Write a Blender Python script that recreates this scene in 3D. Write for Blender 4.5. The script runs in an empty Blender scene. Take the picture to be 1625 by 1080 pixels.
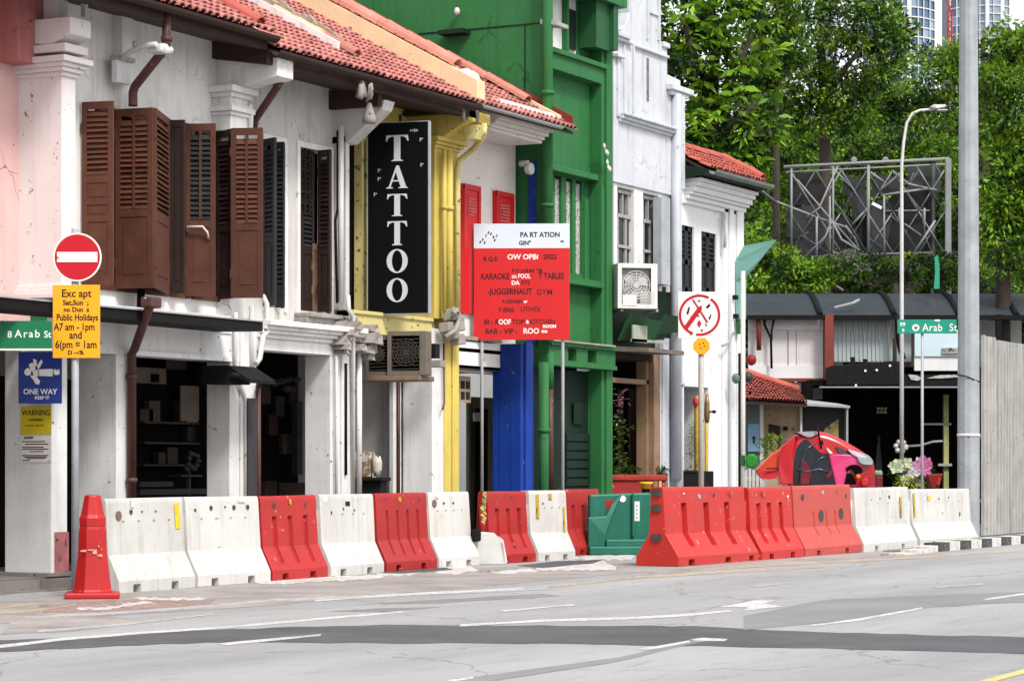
import bpy, bmesh, math, random
import numpy as np
from mathutils import Vector, Matrix
random.seed(7); RNG = np.random.default_rng(11)
SC = bpy.context.scene
COL = SC.collection
R = math.radians

# ------------------------------------------------------------------ camera, sky, sun, exposure
# x runs along the shophouse row, y into the houses (front line y = 0), z up
TH = R(27.1); CT, ST = math.cos(TH), math.sin(TH)
CAMD, CAMH, FPX, HORZ = 18.0, 1.4, 4000.0, 742.0
cam = bpy.data.cameras.new('camera'); camo = bpy.data.objects.new('camera', cam); COL.objects.link(camo)
camo.location = (0, -CAMD, CAMH); camo.rotation_euler = (R(90), 0, TH - R(90))
cam.sensor_width = 36; cam.lens = FPX / 1625 * 36; cam.shift_y = (HORZ - 540) / 1625; cam.shift_x = 0.0
cam.clip_start = 0.5; cam.clip_end = 3000
SC.camera = camo

SUN_EL, SUN_AZ = R(50), R(-122)      # azimuth of the direction TOWARDS the sun, from +x
world = bpy.data.worlds.new('World'); SC.world = world; world.use_nodes = True
nt = world.node_tree; nt.nodes.clear()
sky = nt.nodes.new('ShaderNodeTexSky'); sky.sky_type = 'NISHITA'; sky.sun_disc = False
sky.sun_elevation = SUN_EL; sky.sun_rotation = R(90) - SUN_AZ
sky.air_density = 1.0; sky.dust_density = 6.0; sky.ozone_density = 1.0
hs = nt.nodes.new('ShaderNodeMix'); hs.data_type = 'RGBA'; hs.inputs[0].default_value = 0.72       # bright cloud cover over the clear sky
hs.inputs[7].default_value = (7.4, 7.5, 7.7, 1)
bg = nt.nodes.new('ShaderNodeBackground'); bg.inputs['Strength'].default_value = 0.085
wo = nt.nodes.new('ShaderNodeOutputWorld')
nt.links.new(sky.outputs[0], hs.inputs[6]); nt.links.new(hs.outputs[2], bg.inputs[0]); nt.links.new(bg.outputs[0], wo.inputs[0])

sl = bpy.data.lights.new('sun', 'SUN'); sl.energy = 1.5; sl.angle = R(13); sl.color = (1.0, 0.965, 0.92)
so = bpy.data.objects.new('sun', sl); COL.objects.link(so)
d = Vector((math.cos(SUN_EL) * math.cos(SUN_AZ), math.cos(SUN_EL) * math.sin(SUN_AZ), math.sin(SUN_EL)))
so.rotation_euler = d.to_track_quat('Z', 'Y').to_euler(); so.location = (10, -30, 40)

vs = SC.view_settings
vs.view_transform = 'Standard'; vs.look = 'None'; vs.exposure = 1.22; vs.gamma = 1.0; vs.use_curve_mapping = False
SC.cycles.max_bounces = 6; SC.cycles.diffuse_bounces = 2; SC.cycles.transparent_max_bounces = 6
SC.cycles.use_denoising = True

# ------------------------------------------------------------------ from a view ray to a place on a real plane
def fs(px, Y=0.0):                       # x on the plane y = Y
    t = (px - 812.5) / FPX; y = Y + CAMD
    return y * (CT + t * ST) / (ST - t * CT)
def fw(px, Y=0.0): return CT * fs(px, Y) + ST * (Y + CAMD)
def fz(px, py, Y=0.0): return CAMH + (HORZ - py) * fw(px, Y) / FPX
def xy_(px, s):                          # y on the plane x = s
    t = (px - 812.5) / FPX
    return s * (ST - t * CT) / (CT + t * ST) - CAMD
def gp(px, py, z=0.0):                   # place on the ground
    w = (CAMH - z) * FPX / (py - HORZ); u = (px - 812.5) / FPX * w
    return (CT * w + ST * u, ST * w - CT * u - CAMD)
def far(px, w): u = (px - 812.5) / FPX * w; return (CT * w + ST * u, ST * w - CT * u - CAMD)
def fh(py, w): return CAMH + (HORZ - py) * w / FPX
FACE = TH - R(90)                        # yaw of a board that faces the camera side of the street

# ------------------------------------------------------------------ objects
def tagged(o, label=None, cat=None, group=None, kind=None):
    if label: o['label'] = label
    if cat: o['category'] = cat
    if group: o['group'] = group
    if kind: o['kind'] = kind
    return o
def thing(name, label, cat, loc=(0, 0, 0), rz=0.0, group=None):
    o = bpy.data.objects.new(name, None); COL.objects.link(o)
    o.location = loc; o.rotation_euler = (0, 0, rz); o.empty_display_size = 0.2
    return tagged(o, label, cat, group)
def link(name, me, parent=None, loc=None, rot=None, label=None, kind=None):
    o = bpy.data.objects.new(name, me); COL.objects.link(o)
    if parent is not None: o.parent = parent
    if loc is not None: o.location = loc
    if rot is not None: o.rotation_euler = rot
    if label: o['label'] = label
    if kind: o['kind'] = kind
    return o
def copy_tree(o, parent=None):
    c = o.copy(); COL.objects.link(c); c.parent = parent
    for ch in [k for k in COL.objects if k.parent == o]: copy_tree(ch, c)
    return c
def base_of(p):
    v = Vector((0, 0, 0))
    while p is not None: v += p.location; p = p.parent
    return v

class MB:
    def __init__(s): s.v = []; s.f = []; s.sm = []; s.mi = []; s.cur = 0
    def face(s, ids, smooth=False): s.f.append(tuple(ids)); s.sm.append(smooth); s.mi.append(s.cur)
    def box(s, x0, x1, y0, y1, z0, z1):
        b = len(s.v)
        s.v += [(x, y, z) for z in (z0, z1) for y in (y0, y1) for x in (x0, x1)]
        for q in ((0, 2, 3, 1), (4, 5, 7, 6), (0, 1, 5, 4), (2, 6, 7, 3), (0, 4, 6, 2), (1, 3, 7, 5)): s.face([b + i for i in q])
        return s
    def ext(s, pts, vec, cap=True):      # a 3-D polygon pushed along vec
        n = len(pts); b = len(s.v); vec = Vector(vec)
        s.v += [tuple(p) for p in pts] + [tuple(Vector(p) + vec) for p in pts]
        if cap: s.face(range(b, b + n)); s.face(range(b + 2 * n - 1, b + n - 1, -1))
        for i in range(n): j = (i + 1) % n; s.face((b + i, b + n + i, b + n + j, b + j))
        return s
    def bar(s, p, q, w, h, up=(0, 0, 1)):        # rectangular bar between two points
        p, q = Vector(p), Vector(q); dd = (q - p).normalized(); up = Vector(up)
        a = dd.cross(up)
        if a.length < 1e-4: a = dd.cross(Vector((1, 0, 0)))
        a.normalize(); c = a.cross(dd).normalized(); a *= w / 2; c *= h / 2
        return s.ext([p - a - c, p + a - c, p + a + c, p - a + c], q - p)
    def tube(s, path, r, n=8, caps=True):
        path = [Vector(p) for p in path]; m = len(path); b = len(s.v)
        rs = r if isinstance(r, (list, tuple)) else [r] * m
        prev = None
        for i, p in enumerate(path):
            t = (path[min(i + 1, m - 1)] - path[max(i - 1, 0)]).normalized()
            a = prev if prev is not None else (Vector((0, 0, 1)) if abs(t.z) < .9 else Vector((1, 0, 0)))
            a = (a - t * a.dot(t))
            if a.length < 1e-5: a = t.orthogonal()
            a.normalize(); prev = a; c = t.cross(a)
            for k in range(n):
                g = 2 * math.pi * k / n
                s.v.append(tuple(p + (a * math.cos(g) + c * math.sin(g)) * rs[i]))
        for i in range(m - 1):
            for k in range(n):
                l = (k + 1) % n
                s.face((b + i * n + k, b + i * n + l, b + (i + 1) * n + l, b + (i + 1) * n + k), n > 5)
        if caps: s.face(range(b + n - 1, b - 1, -1)); s.face(range(b + (m - 1) * n, b + m * n))
        return s
    def lathe(s, prof, c=(0, 0, 0), n=16, axis='z', smooth=True, rot=0.0):    # prof: (radius, height)
        b = len(s.v)
        for r_, h in prof:
            for k in range(n):
                g = 2 * math.pi * k / n + rot; x, y = r_ * math.cos(g), r_ * math.sin(g)
                p = (x, y, h) if axis == 'z' else ((x, -h, y) if axis == 'y' else (h, x, y))
                s.v.append((p[0] + c[0], p[1] + c[1], p[2] + c[2]))
        m = len(prof)
        for i in range(m - 1):
            for k in range(n):
                l = (k + 1) % n; s.face((b + i * n + k, b + i * n + l, b + (i + 1) * n + l, b + (i + 1) * n + k), smooth)
        s.face(range(b + n - 1, b - 1, -1)); s.face(range(b + (m - 1) * n, b + m * n))
        return s
    def wall(s, x0, x1, z0, z1, yf, yb, holes=()):       # wall in the xz plane with openings (x0,x1,z0,z1)
        xs = sorted({x0, x1, *[min(max(h[i], x0), x1) for h in holes for i in (0, 1)]})
        zs = sorted({z0, z1, *[min(max(h[i], z0), z1) for h in holes for i in (2, 3)]})
        def hole(i, j):
            if i < 0 or j < 0 or i >= len(xs) - 1 or j >= len(zs) - 1: return True
            cx, cz = (xs[i] + xs[i + 1]) / 2, (zs[j] + zs[j + 1]) / 2
            return any(h[0] < cx < h[1] and h[2] < cz < h[3] for h in holes)
        def q(a, b_, c, d_):
            b = len(s.v); s.v += [a, b_, c, d_]; s.face((b, b + 1, b + 2, b + 3))
        for i in range(len(xs) - 1):
            for j in range(len(zs) - 1):
                if hole(i, j): continue
                a, b_, c, d_ = xs[i], xs[i + 1], zs[j], zs[j + 1]
                q((a, yf, c), (b_, yf, c), (b_, yf, d_), (a, yf, d_)); q((b_, yb, c), (a, yb, c), (a, yb, d_), (b_, yb, d_))
                if hole(i - 1, j): q((a, yb, c), (a, yf, c), (a, yf, d_), (a, yb, d_))
                if hole(i + 1, j): q((b_, yf, c), (b_, yb, c), (b_, yb, d_), (b_, yf, d_))
                if hole(i, j - 1): q((a, yb, c), (b_, yb, c), (b_, yf, c), (a, yf, c))
                if hole(i, j + 1): q((a, yf, d_), (b_, yf, d_), (b_, yb, d_), (a, yb, d_))
        return s
    def mesh(s, name, mats, off=None, fix=True):
        me = bpy.data.meshes.new(name)
        v = s.v if off is None else [(a - off[0], b - off[1], c - off[2]) for a, b, c in s.v]
        me.from_pydata(v, [], s.f)
        me.polygons.foreach_set('use_smooth', s.sm)
        for m in (mats if isinstance(mats, (list, tuple)) else [mats]): me.materials.append(m)
        me.polygons.foreach_set('material_index', s.mi)
        if fix:
            bm = bmesh.new(); bm.from_mesh(me); bmesh.ops.recalc_face_normals(bm, faces=bm.faces); bm.to_mesh(me); bm.free()
        me.update(); return me
    def build(s, name, mats, parent=None, local=False, bevel=0.0, label=None, kind=None, fix=True):
        off = None if (local or parent is None) else base_of(parent)
        o = link(name, s.mesh(name, mats, off, fix), parent, label=label, kind=kind)
        if bevel:
            m = o.modifiers.new('edge', 'BEVEL'); m.width = bevel; m.segments = 2; m.limit_method = 'ANGLE'; m.angle_limit = R(40)
        return o

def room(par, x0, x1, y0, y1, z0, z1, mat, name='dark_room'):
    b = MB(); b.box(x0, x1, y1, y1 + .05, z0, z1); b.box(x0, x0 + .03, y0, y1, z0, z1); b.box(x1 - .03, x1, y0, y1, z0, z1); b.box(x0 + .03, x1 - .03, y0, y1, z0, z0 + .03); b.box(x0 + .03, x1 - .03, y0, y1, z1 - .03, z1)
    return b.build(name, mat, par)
def text_mesh(body, size, mat, align='CENTER', ext=0.002, stretch=1.0, name='lettering', bold=0.0, spacing=1.0):
    cu = bpy.data.curves.new(name, 'FONT'); cu.body = body; cu.size = size; cu.align_x = align; cu.align_y = 'CENTER'
    cu.extrude = ext; cu.offset = bold; cu.resolution_u = 3; cu.space_character = spacing; cu.space_line = .95
    o = bpy.data.objects.new(name, cu); COL.objects.link(o)
    bpy.context.view_layer.update()
    me = bpy.data.meshes.new_from_object(o.evaluated_get(bpy.context.evaluated_depsgraph_get()))
    bpy.data.objects.remove(o); bpy.data.curves.remove(cu)
    # letters stand upright in the xz plane, facing -y
    me.transform(Matrix(((stretch, 0, 0, 0), (0, 0, -1, 0), (0, 1, 0, 0), (0, 0, 0, 1))))
    me.name = name; me.materials.clear(); me.materials.append(mat); return me
def letters(parent, body, size, mat, x, y, z, **k):
    return link('lettering', text_mesh(body, size, mat, **k), parent, (x, y, z))

# ------------------------------------------------------------------ materials
def nd(t, kind, **kw):
    n = t.nodes.new(kind)
    for k, v in kw.items():
        if k in n.inputs: n.inputs[k].default_value = v
        else: setattr(n, k, v)
    return n
MATS = {}
def pm(name, col, rough=.6, var=.12, scale=2.5, streak=0.0, chips=0.0, grime=(.05, .045, .04), bump=.08, metal=0.0,
       spec=.3, island=0.0, objrand=0.0, crack=0.0, fine=30.0, chipcol=(.03, .025, .02), trans=0.0, blot=0.0, chipscale=9.0):
    if name in MATS: return MATS[name]
    m = bpy.data.materials.new(name); m.use_nodes = True; t = m.node_tree; L = t.links.new
    b = t.nodes['Principled BSDF']; MATS[name] = m
    b.inputs['Roughness'].default_value = rough; b.inputs['Metallic'].default_value = metal
    b.inputs['Specular IOR Level'].default_value = spec
    tc = nd(t, 'ShaderNodeTexCoord'); oi = nd(t, 'ShaderNodeObjectInfo')
    co = tc.outputs['Object']
    if objrand:
        sc_ = nd(t, 'ShaderNodeVectorMath', operation='SCALE'); L(oi.outputs['Location'], sc_.inputs[0]); sc_.inputs['Scale'].default_value = 3.7
        ad = nd(t, 'ShaderNodeVectorMath', operation='ADD'); L(co, ad.inputs[0]); L(sc_.outputs[0], ad.inputs[1]); co = ad.outputs[0]
    n1 = nd(t, 'ShaderNodeTexNoise', Scale=scale, Detail=6.0, Roughness=.62); L(co, n1.inputs['Vector'])
    r1 = nd(t, 'ShaderNodeMapRange'); r1.inputs['From Min'].default_value = .3; r1.inputs['From Max'].default_value = .7
    r1.inputs['To Min'].default_value = 1 - var; r1.inputs['To Max'].default_value = 1 + var * .6; L(n1.outputs['Fac'], r1.inputs['Value'])
    fac = r1.outputs[0]
    if island or objrand:
        g = nd(t, 'ShaderNodeNewGeometry')
        r2 = nd(t, 'ShaderNodeMapRange'); a = island or objrand
        r2.inputs['To Min'].default_value = 1 - a; r2.inputs['To Max'].default_value = 1 + a * .7
        L(g.outputs['Random Per Island'] if island else oi.outputs['Random'], r2.inputs['Value'])
        mu = nd(t, 'ShaderNodeMath', operation='MULTIPLY'); L(fac, mu.inputs[0]); L(r2.outputs[0], mu.inputs[1]); fac = mu.outputs[0]
    c = nd(t, 'ShaderNodeVectorMath', operation='SCALE'); c.inputs[0].default_value = col[:3]; L(fac, c.inputs['Scale']); out = c.outputs[0]
    def over(out, mask, colr):
        x = nd(t, 'ShaderNodeMix', data_type='RGBA'); L(mask, x.inputs[0]); L(out, x.inputs[6]); x.inputs[7].default_value = (*colr, 1); return x.outputs[2]
    def ramp(src, a, b_, top=1.0):
        r = nd(t, 'ShaderNodeMapRange', clamp=True); r.inputs['From Min'].default_value = a; r.inputs['From Max'].default_value = b_
        r.inputs['To Min'].default_value = 0; r.inputs['To Max'].default_value = top; L(src, r.inputs['Value']); return r.outputs[0]
    if streak:                                           # rain streaks running down
        mp = nd(t, 'ShaderNodeMapping'); mp.inputs['Scale'].default_value = (5, 5, .35); L(co, mp.inputs['Vector'])
        n2 = nd(t, 'ShaderNodeTexNoise', Scale=1.6, Detail=7.0, Roughness=.68); L(mp.outputs[0], n2.inputs['Vector'])
        out = over(out, ramp(n2.outputs['Fac'], .52, .82, streak), grime)
    if blot:
        n5 = nd(t, 'ShaderNodeTexNoise', Scale=1.1, Detail=8.0, Roughness=.7); L(co, n5.inputs['Vector'])
        out = over(out, ramp(n5.outputs['Fac'], .52, .74, blot), grime)
    if chips:                                            # chipped paint, small dark spots in patches
        n3 = nd(t, 'ShaderNodeTexNoise', Scale=chipscale, Detail=5.0, Roughness=.7); L(co, n3.inputs['Vector'])
        out = over(out, ramp(n3.outputs['Fac'], .70 - chips * .1, .715 - chips * .1, .9), chipcol)
    if crack:
        vn = nd(t, 'ShaderNodeTexVoronoi', feature='DISTANCE_TO_EDGE', Scale=crack)
        nx = nd(t, 'ShaderNodeTexNoise', Scale=3.0, Detail=5.0); L(co, nx.inputs['Vector'])
        mx = nd(t, 'ShaderNodeVectorMath', operation='MULTIPLY_ADD'); L(nx.outputs['Color'], mx.inputs[0]); mx.inputs[1].default_value = (.5, .5, .5); L(co, mx.inputs[2])
        L(mx.outputs[0], vn.inputs['Vector'])
        k1 = ramp(vn.outputs['Distance'], .012, .004, .8)
        k2 = ramp(n1.outputs['Fac'], .5, .6)
        mm = nd(t, 'ShaderNodeMath', operation='MULTIPLY'); L(k1, mm.inputs[0]); L(k2, mm.inputs[1]); out = over(out, mm.outputs[0], grime)
    L(out, b.inputs['Base Color'])
    if bump:
        n4 = nd(t, 'ShaderNodeTexNoise', Scale=fine, Detail=4.0); L(co, n4.inputs['Vector'])
        bp = nd(t, 'ShaderNodeBump', Strength=bump, Distance=.02); L(n4.outputs['Fac'], bp.inputs['Height']); L(bp.outputs[0], b.inputs['Normal'])
        rr = nd(t, 'ShaderNodeMapRange'); rr.inputs['To Min'].default_value = max(.05, rough - .12); rr.inputs['To Max'].default_value = min(1, rough + .15)
        L(n1.outputs['Fac'], rr.inputs['Value']); L(rr.outputs[0], b.inputs['Roughness'])
    if trans:
        tr = nd(t, 'ShaderNodeBsdfTranslucent'); L(out, tr.inputs['Color'])
        ms = nd(t, 'ShaderNodeMixShader'); ms.inputs[0].default_value = trans
        o = t.nodes['Material Output']; L(b.outputs[0], ms.inputs[1]); L(tr.outputs[0], ms.inputs[2]); L(ms.outputs[0], o.inputs[0])
    return m

WHITE = pm('white_plaster', (.79, .775, .755), .75, .12, 1.3, streak=.55, blot=.36, chips=.25, crack=.9, grime=(.24, .225, .21))
OLDW = pm('stained_plaster', (.58, .565, .54), .8, .18, 1.1, streak=.8, chips=.4, crack=1.1, blot=.65, grime=(.21, .195, .18))
GREYW = pm('grey_white_paint', (.72, .715, .705), .7, .12, 1.6, streak=.42, blot=.38, chips=.4, grime=(.20, .195, .19))
SILVERW = pm('cool_white_paint', (.56, .585, .625), .7, .12, 1.5, streak=.75, blot=.25, chips=.3, crack=.8, grime=(.24, .24, .25))
CREAM = pm('cream_plaster', (.78, .73, .68), .75, .07, 1.2, streak=.2, chips=.3, grime=(.3, .27, .24))
PINK_SHADED = pm('eaves_shaded_pink_plaster', (.46, .17, .16), .75, .2, 1.5, streak=.4, crack=2.0, blot=.3, grime=(.12, .03, .03))  # same pink plaster, with the shade under the eaves put into its colour
PINK = pm('pink_plaster', (.74, .47, .45), .75, .08, 1.2, streak=.25, crack=1.0, chips=.4, grime=(.2, .06, .05))
PINKW = pm('pinkish_white_paint', (.74, .68, .67), .75, .07, 1.2, streak=.25, chips=.5, grime=(.28, .24, .23))
REDPEEL = pm('peeling_red_paint', (.36, .13, .14), .8, .35, 7, chips=1.0, blot=.5, grime=(.14, .05, .06))
YELLOW = pm('yellow_paint', (.62, .49, .115), .65, .12, 1.5, streak=.65, blot=.3, chips=.5, grime=(.24, .17, .03))
YELLOWP = pm('faded_yellow_paint', (.62, .53, .22), .7, .14, 1.8, streak=.5, chips=.95, grime=(.22, .18, .07))
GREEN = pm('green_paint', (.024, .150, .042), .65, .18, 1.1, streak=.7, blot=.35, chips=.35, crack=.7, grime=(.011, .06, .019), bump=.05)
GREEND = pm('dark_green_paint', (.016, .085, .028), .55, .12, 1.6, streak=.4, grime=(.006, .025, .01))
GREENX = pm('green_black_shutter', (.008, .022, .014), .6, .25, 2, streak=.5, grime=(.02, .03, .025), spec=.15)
BLUE = pm('blue_paint', (.006, .045, .31), .6, .2, 1.5, streak=.6, blot=.35, chips=.3, chipcol=(.2, .22, .3), grime=(.004, .016, .10))
BROWN = pm('brown_shutter_paint', (.105, .037, .021), .6, .28, 3.5, streak=.7, blot=.3, objrand=.16, grime=(.05, .018, .012), chips=.35)
DBROWN = pm('dark_brown_shutter_paint', (.030, .017, .014), .6, .25, 3.5, streak=.5, objrand=.2, grime=(.05, .04, .035))
BLACKW = pm('grey_black_shutter_paint', (.018, .019, .021), .6, .25, 3.5, streak=.5, objrand=.2, grime=(.05, .05, .05))
PIPEBR = pm('brown_pipe_paint', (.085, .033, .028), .45, .2, 4, streak=.4, grime=(.05, .03, .025), chips=.4, chipcol=(.5, .45, .4))
TIMBER = pm('dark_eaves_timber', (.040, .022, .017), .75, .3, 3, streak=.4, grime=(.015, .01, .008))
WOOD = pm('raw_door_wood', (.26, .165, .10), .65, .25, 3, streak=.6, grime=(.10, .06, .04), chips=.4)
TILE = pm('terracotta_roof_tile', (.50, .195, .17), .8, .25, 1.2, island=.34, blot=.5, grime=(.27, .15, .125), chips=.3, chipcol=(.12, .06, .05))
TILEO = pm('orange_red_roof_tile', (.40, .095, .068), .75, .2, 3, island=.25, blot=.3, grime=(.13, .04, .03))
TILED = pm('dark_red_flashing', (.20, .030, .022), .7, .2, 3, streak=.3)
RIDGE = pm('ridge_tile_clay', (.55, .21, .16), .75, .2, 3, objrand=.25, blot=.35, grime=(.36, .26, .21), chips=.4)
PARAP = pm('cream_parapet_plaster', (.74, .56, .34), .8, .12, 2.0, streak=.25, blot=.2, grime=(.4, .30, .19), chips=.4)
MOULD = pm('mossy_old_plaster', (.34, .28, .22), .85, .4, 6, chips=1.2, blot=.8, grime=(.06, .05, .035))
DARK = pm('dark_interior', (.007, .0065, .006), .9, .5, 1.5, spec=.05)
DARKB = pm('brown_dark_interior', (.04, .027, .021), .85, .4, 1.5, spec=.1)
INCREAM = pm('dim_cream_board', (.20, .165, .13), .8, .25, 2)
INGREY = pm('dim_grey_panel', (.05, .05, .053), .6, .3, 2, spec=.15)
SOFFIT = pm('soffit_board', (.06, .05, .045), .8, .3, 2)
FLOOR = pm('walkway_cement', (.17, .155, .145), .85, .25, 1.5, blot=.3, chips=.4)
BLACK = pm('black_metal', (.010, .010, .010), .7, .3, 3, streak=.3, grime=(.035, .032, .03), spec=.12)
BLACKG = pm('black_sign_acrylic', (.003, .004, .005), .3, .1, 3, bump=0, spec=.15)
LETTER = pm('silver_letter_face', (.56, .58, .60), .35, .08, 4, bump=0)
SILVER = pm('galvanised_steel', (.36, .38, .405), .55, .25, 2.2, streak=.8, blot=.3, metal=.2, chips=.3, grime=(.25, .26, .27))
STEEL = pm('painted_grey_steel', (.33, .34, .35), .5, .15, 4, streak=.35, grime=(.17, .15, .13), chips=.3)
PVC = pm('white_pvc_pipe', (.60, .59, .57), .5, .12, 3, streak=.7, blot=.3, grime=(.3, .27, .24), chips=.3)
RUSTW = pm('weathered_white_metal', (.30, .275, .25), .7, .3, 5, streak=.7, grime=(.09, .07, .055), chips=.8)
ACW = pm('aircon_white', (.66, .655, .63), .45, .07, 3, streak=.35, grime=(.3, .28, .24), chips=.3)
ACOLD = pm('grimy_aircon_casing', (.15, .125, .10), .6, .25, 4, streak=.6, grime=(.08, .065, .05), chips=.5)
SIGNRED = pm('red_sign_face', (.46, .006, .016), .45, .05, 2, bump=0)
SIGNBRED = pm('bright_red_board', (.56, .014, .017), .5, .05, 1.5, streak=.12, grime=(.5, .012, .012), bump=0)
SIGNPALE = pm('pale_blue_white_board', (.62, .68, .76), .5, .04, 2, bump=0)
SIGNW = pm('white_sign_face', (.74, .73, .70), .45, .05, 3, chips=.2, bump=0)
SIGNY = pm('orange_yellow_sign_face', (.83, .36, .010), .45, .06, 2, bump=0)
SIGNWY = pm('yellow_sign_face', (.66, .50, .02), .5, .06, 2, bump=0)
SIGNB = pm('blue_sign_face', (.008, .030, .22), .4, .08, 2, bump=0)
SIGNG = pm('green_sign_face', (.006, .15, .062), .4, .08, 2, bump=0)
SIGNT = pm('teal_green_sign_face', (.008, .25, .17), .4, .08, 2, bump=0)
INK = pm('black_ink', (.008, .007, .008), .6, .1, 3, bump=0)
INKW = pm('white_ink', (.78, .77, .75), .6, .05, 3, bump=0)
INKR = pm('dark_red_ink', (.10, .008, .008), .6, .1, 3, bump=0)
PLR = pm('red_barrier_plastic', (.37, .019, .018), .55, .14, 2.2, objrand=.14, streak=.6, blot=.45, grime=(.24, .035, .028), chips=.5, chipcol=(.60, .22, .19), spec=.35)
PLRB = pm('bright_red_barrier_plastic', (.46, .021, .016), .5, .12, 2.0, objrand=.08, streak=.5, blot=.3, grime=(.32, .03, .022), chips=.45, chipcol=(.7, .35, .3), spec=.4)
PLRF = pm('faded_red_barrier_plastic', (.44, .062, .047), .5, .12, 2.0, streak=.3, blot=.25, grime=(.40, .05, .04), chips=.4, chipcol=(.7, .4, .35), spec=.35)
PLW = pm('white_barrier_plastic', (.58, .575, .545), .5, .14, 2.2, objrand=.08, streak=.6, blot=.45, grime=(.22, .20, .165), chips=.25, chipscale=16, spec=.35)
PLG = pm('green_barrier_plastic', (.010, .130, .088), .45, .15, 2.5, streak=.3, grime=(.02, .20, .15), blot=.2, spec=.4)
CONE = pm('red_cone_plastic', (.40, .012, .012), .4, .10, 2.5, streak=.2, grime=(.35, .01, .01), chips=.25, chipcol=(.75, .6, .5), spec=.4)
STICK = pm('yellow_reflective_sticker', (.72, .50, .01), .4, .3, 14, chips=.5, bump=0)
ORANGEST = pm('stuck_label_remains', (.50, .33, .03), .6, .4, 20, chips=1.3, bump=0)
GLASSD = pm('dark_window_glass', (.02, .024, .028), .12, .3, 1.0, spec=.6, bump=0)
BARK = pm('bark', (.055, .042, .034), .9, .35, 4, streak=.5, grime=(.02, .016, .014), bump=.5)
# ------------------------------------------------------------------ ground, road, markings, kerbs
def road_mat():
    m = bpy.data.materials.new('worn_asphalt'); m.use_nodes = True; t = m.node_tree; L = t.links.new; b = t.nodes['Principled BSDF']
    tc = nd(t, 'ShaderNodeTexCoord'); co = tc.outputs['Object']
    big = nd(t, 'ShaderNodeTexNoise', Scale=.35, Detail=7.0, Roughness=.6)
    mp = nd(t, 'ShaderNodeMapping'); mp.inputs['Scale'].default_value = (.22, 1.4, 1); L(co, mp.inputs['Vector']); L(mp.outputs[0], big.inputs['Vector'])
    fine = nd(t, 'ShaderNodeTexNoise', Scale=55.0, Detail=3.0); L(co, fine.inputs['Vector'])
    mid = nd(t, 'ShaderNodeTexNoise', Scale=4.0, Detail=8.0, Roughness=.7); mq = nd(t, 'ShaderNodeMapping'); mq.inputs['Scale'].default_value = (.3, 1.5, 1)
    L(co, mq.inputs['Vector']); L(mq.outputs[0], mid.inputs['Vector'])
    r = nd(t, 'ShaderNodeValToRGB'); L(big.outputs['Fac'], r.inputs['Fac'])
    e = r.color_ramp.elements; e[0].position = .32; e[0].color = (.225, .226, .230, 1); e[1].position = .68; e[1].color = (.345, .344, .343, 1)
    g = nd(t, 'ShaderNodeMapRange'); g.inputs['To Min'].default_value = .62; g.inputs['To Max'].default_value = 1.38; L(fine.outputs['Fac'], g.inputs['Value'])
    s = nd(t, 'ShaderNodeVectorMath', operation='SCALE'); L(r.outputs['Color'], s.inputs[0]); L(g.outputs[0], s.inputs['Scale'])
    k = nd(t, 'ShaderNodeMapRange', clamp=True); k.inputs['From Min'].default_value = .54; k.inputs['From Max'].default_value = .74; k.inputs['To Max'].default_value = .6; L(mid.outputs['Fac'], k.inputs['Value'])
    x = nd(t, 'ShaderNodeMix', data_type='RGBA'); L(k.outputs[0], x.inputs[0]); L(s.outputs[0], x.inputs[6]); x.inputs[7].default_value = (.15, .15, .153, 1)
    vo = nd(t, 'ShaderNodeTexVoronoi', feature='DISTANCE_TO_EDGE', Scale=.28); wn = nd(t, 'ShaderNodeTexNoise', Scale=1.2, Detail=6.0); L(co, wn.inputs['Vector'])
    wa = nd(t, 'ShaderNodeVectorMath', operation='MULTIPLY_ADD'); L(wn.outputs['Color'], wa.inputs[0]); wa.inputs[1].default_value = (1.4, 1.4, 0); L(co, wa.inputs[2]); L(wa.outputs[0], vo.inputs['Vector'])
    cr = nd(t, 'ShaderNodeMapRange', clamp=True); cr.inputs['From Min'].default_value = .006; cr.inputs['From Max'].default_value = .002; cr.inputs['To Max'].default_value = .45; L(vo.outputs['Distance'], cr.inputs['Value'])
    y = nd(t, 'ShaderNodeMix', data_type='RGBA'); L(cr.outputs[0], y.inputs[0]); L(x.outputs[2], y.inputs[6]); y.inputs[7].default_value = (.06, .06, .06, 1)
    L(y.outputs[2], b.inputs['Base Color']); b.inputs['Roughness'].default_value = .85; b.inputs['Specular IOR Level'].default_value = .25
    bp = nd(t, 'ShaderNodeBump', Strength=.35, Distance=.01); L(fine.outputs['Fac'], bp.inputs['Height']); L(bp.outputs[0], b.inputs['Normal'])
    return m
ASPH = road_mat()
ASPHD = pm('fresh_dark_asphalt', (.080, .082, .088), .85, .3, .9, fine=60, bump=.3, streak=0, blot=.7, grime=(.13, .13, .132))
ASPHM = pm('older_grey_asphalt', (.20, .20, .203), .85, .2, .8, fine=60, bump=.3, blot=.3, grime=(.10, .10, .10))
PAINTW = pm('worn_white_road_paint', (.56, .55, .535), .75, .3, 5, chips=1.5, blot=.7, chipscale=22, grime=(.27, .265, .26), chipcol=(.2, .2, .2), fine=60)
PAINTWF = pm('faded_white_road_paint', (.40, .395, .385), .75, .2, 3, chips=1.5, blot=.7, grime=(.22, .215, .21), chipcol=(.19, .19, .19), fine=60)
PAINTY = pm('worn_yellow_road_paint', (.62, .44, .17), .7, .15, 3, chips=.9, blot=.3, grime=(.3, .25, .17), chipcol=(.2, .19, .18), fine=60)
PAINTYF = pm('faded_yellow_road_paint', (.42, .34, .24), .75, .2, 3, chips=1.6, blot=.7, grime=(.22, .20, .18), chipcol=(.18, .18, .18), fine=60)
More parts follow.
